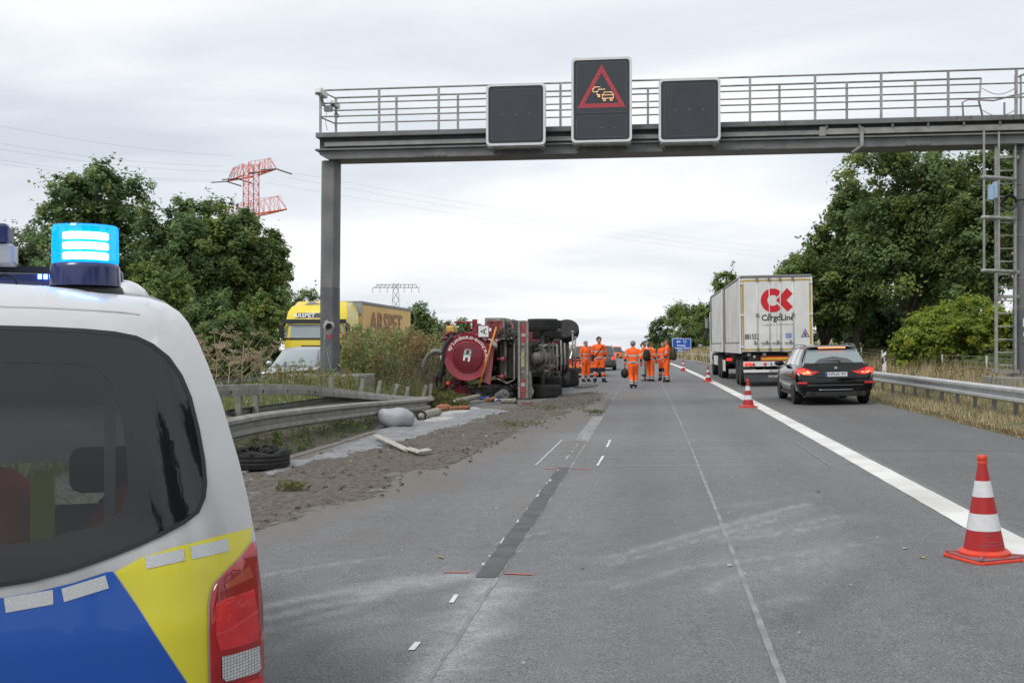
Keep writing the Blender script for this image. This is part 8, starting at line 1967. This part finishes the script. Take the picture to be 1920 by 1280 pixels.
# ================================================================== pylons and power lines
mk('pylon_red', (0.60, 0.095, 0.045), 0.55, var=0.12, scale=.5); mk('pylon_grey', (0.30, 0.315, 0.33), 0.6); mk('wire_grey', (0.33, 0.34, 0.36), 0.6); mk('insulator', (0.10, 0.11, 0.12), 0.5)
py = thing('red_pylon', 'red lattice power pylon rising behind the left trees', 'pylon', (at(470.5, 640, 260).x, at(470.5, 640, 260).y, 0), 0)
o0 = Vector(py.location)
tipL, tipR = at(424.6, 340, 270) - o0, at(518.4, 317, 251) - o0; ax_ = (tipR - tipL); ax_.z = 0; ax_.normalize(); pr = Vector((-ax_.y, ax_.x, 0)); zA = (tipL.z + tipR.z) / 2
HWm = 1.35
def mpt(a, b, z): return ax_ * (a * HWm) + pr * (b * HWm) + Vector((0, 0, z))
ztop = at(0, 306, 260).z; zlow = at(0, 405, 260).z
def lattice(name, segs, r, mat, par):
    mb = MB()
    for a, b in segs: mb.tube([a, b], r, 5)
    return mb.build(name, mat, par)
cs = [(-1, -1), (1, -1), (1, 1), (-1, 1)]
mast = lattice('mast', [(mpt(a, b, 0) + (ax_ * a + pr * b) * 2.2, mpt(a, b, zlow - 4)) for a, b in cs] + [(mpt(a, b, zlow - 4), mpt(a, b, ztop)) for a, b in cs], .12, 'pylon_red', py)
sg_ = []; z = zlow - 4; i = 0
while z < ztop - .5:
    z2 = min(z + 2.3, ztop)
    for (a, b), (c, e_) in zip(cs, cs[1:] + cs[:1]): sg_ += [(mpt(a, b, z), mpt(c, e_, z2)), (mpt(c, e_, z), mpt(a, b, z2)), (mpt(a, b, z2), mpt(c, e_, z2))]
    z = z2
lattice('bracing', sg_, .045, 'pylon_red', mast)
def crossarm(za, Lh, Rh, hgt, topf):
    sg_ = []; th = []
    for s, L_ in ((-1, Lh), (1, Rh)):
        if not L_: continue
        tip = ax_ * (s * L_) + Vector((0, 0, za)); n = 5; tt = ax_ * (s * L_ * topf) + Vector((0, 0, za + hgt))
        for b in (-1, 1):
            root = mpt(s, b, za); rt = mpt(s, b, za + hgt); th.append((root, tip)); sg_.append((rt, tt))
            for i in range(n):
                f0, f1 = i / n, (i + .5) / n; lo = root.lerp(tip, f0); hi_ = rt.lerp(tt, min(1, f1)); lo2 = root.lerp(tip, min(1, (i + 1) / n)); sg_ += [(lo, hi_), (hi_, lo2)]
        sg_.append((tt, tip))
        for i in range(5): sg_.append((mpt(s, -1, za).lerp(tip, i / 5), mpt(s, 1, za).lerp(tip, (i + .5) / 5)))
    c = lattice('crossarm', th, .19, 'pylon_red', py); lattice('bracing', sg_, .05, 'pylon_red', c)
LA = (tipR - tipL).length / 2
crossarm(zA, LA * .98, LA * .98, at(0, 306, 260).z - zA, .78); crossarm(zlow, LA * 1.35, LA * 1.35, 3.4, .82)
for tip, dirs in ((tipL, (-1, 1)), (tipR, (-1, 1)), ((tipL * .6 + tipR * .4) * 1.0, ()), (tipR * .55, (1,)), (tipL * .55, (-1, 1))):
    for s in dirs:
        e_ = Vector((tip.x, tip.y, zA)); q = e_ + pr * (-s * 4.2) + Vector((0, 0, -.7)) + ax_ * (.4 * s); mb = MB(); mb.tube([e_, q], .16, 6); mb.build('insulator', 'insulator', py)
def wire(u0, v0, d0, u1, v1, d1, sag, lb):
    A_, B2 = at(u0, v0, d0), at(u1, v1, d1); mb = MB(); mb.tube([A_.lerp(B2, i / 14) - Vector((0, 0, sag * 4 * (i / 14) * (1 - i / 14))) for i in range(15)], .017, 4); o = mb.build('power_line', 'wire_grey'); tag(o, lb, 'power line', 'overhead power lines')
for i, (a, lb) in enumerate((((-40, 262, 190, 418, 311, 262, 1.0), 'uppermost power line left of the red pylon'), ((-40, 273, 192, 430, 322, 264, 1.0), 'second power line left of the red pylon'), ((-40, 293, 195, 408, 338, 268, 1.0), 'third power line left of the red pylon'), ((-40, 301, 197, 424, 341, 269, 1.0), 'lowest power line left of the red pylon'),
    ((552, 324, 252, 1600, 476, 620, 3), 'upper power line passing right behind the gantry column'), ((540, 333, 255, 1600, 487, 640, 3), 'middle power line passing right behind the gantry column'), ((500, 342, 262, 1600, 494, 650, 3), 'lower power line passing right behind the gantry column'), ((-40, 228, 190, 436, 292, 262, 1), 'faint earth wire high above the left trees'))):
    wire(*a, lb)
fy = thing('grey_pylon', 'distant grey lattice pylon above the orange trailer', 'pylon', (at(742, 640, 520).x, at(742, 640, 520).y, -6), 0)
o0 = Vector(fy.location); e1 = Vector((CT, ST, 0))
def fpz(v): return at(742, v, 520).z + 6
mb = MB(); zt = fpz(531); sg_ = []
for s in (-1, 1): sg_ += [(e1 * s * 3.2, e1 * s * 1.1 + Vector((0, 0, zt)))]
z = 0; w0 = lambda z: 3.2 + (1.1 - 3.2) * z / zt
while z < zt - 1:
    z2 = min(zt, z + 4.2); sg_ += [(e1 * -w0(z) + Vector((0, 0, z)), e1 * w0(z2) + Vector((0, 0, z2))), (e1 * w0(z) + Vector((0, 0, z)), e1 * -w0(z2) + Vector((0, 0, z2)))]; z = z2
lattice('mast', sg_, .16, 'pylon_grey', fy)
za, zb_ = fpz(539), fpz(531); sg_ = [(e1 * -11 + Vector((0, 0, za)), e1 * 11.2 + Vector((0, 0, za))), (e1 * -9.4 + Vector((0, 0, zb_ - .6)), e1 * 9.6 + Vector((0, 0, zb_ - .6)))]
for i in range(-5, 6): sg_.append((e1 * (i * 2) + Vector((0, 0, za)), e1 * (i * 1.75 + .9) + Vector((0, 0, zb_ - .6))))
lattice('crossarm', sg_, .18, 'pylon_grey', fy)
for x in (-11, -7.5, -4, 4, 7.5, 11): mb = MB(); mb.tube([e1 * x + Vector((0, 0, za)), e1 * x + Vector((0, 0, za - 2.4))], .13, 5); mb.build('insulator', 'pylon_grey', fy)
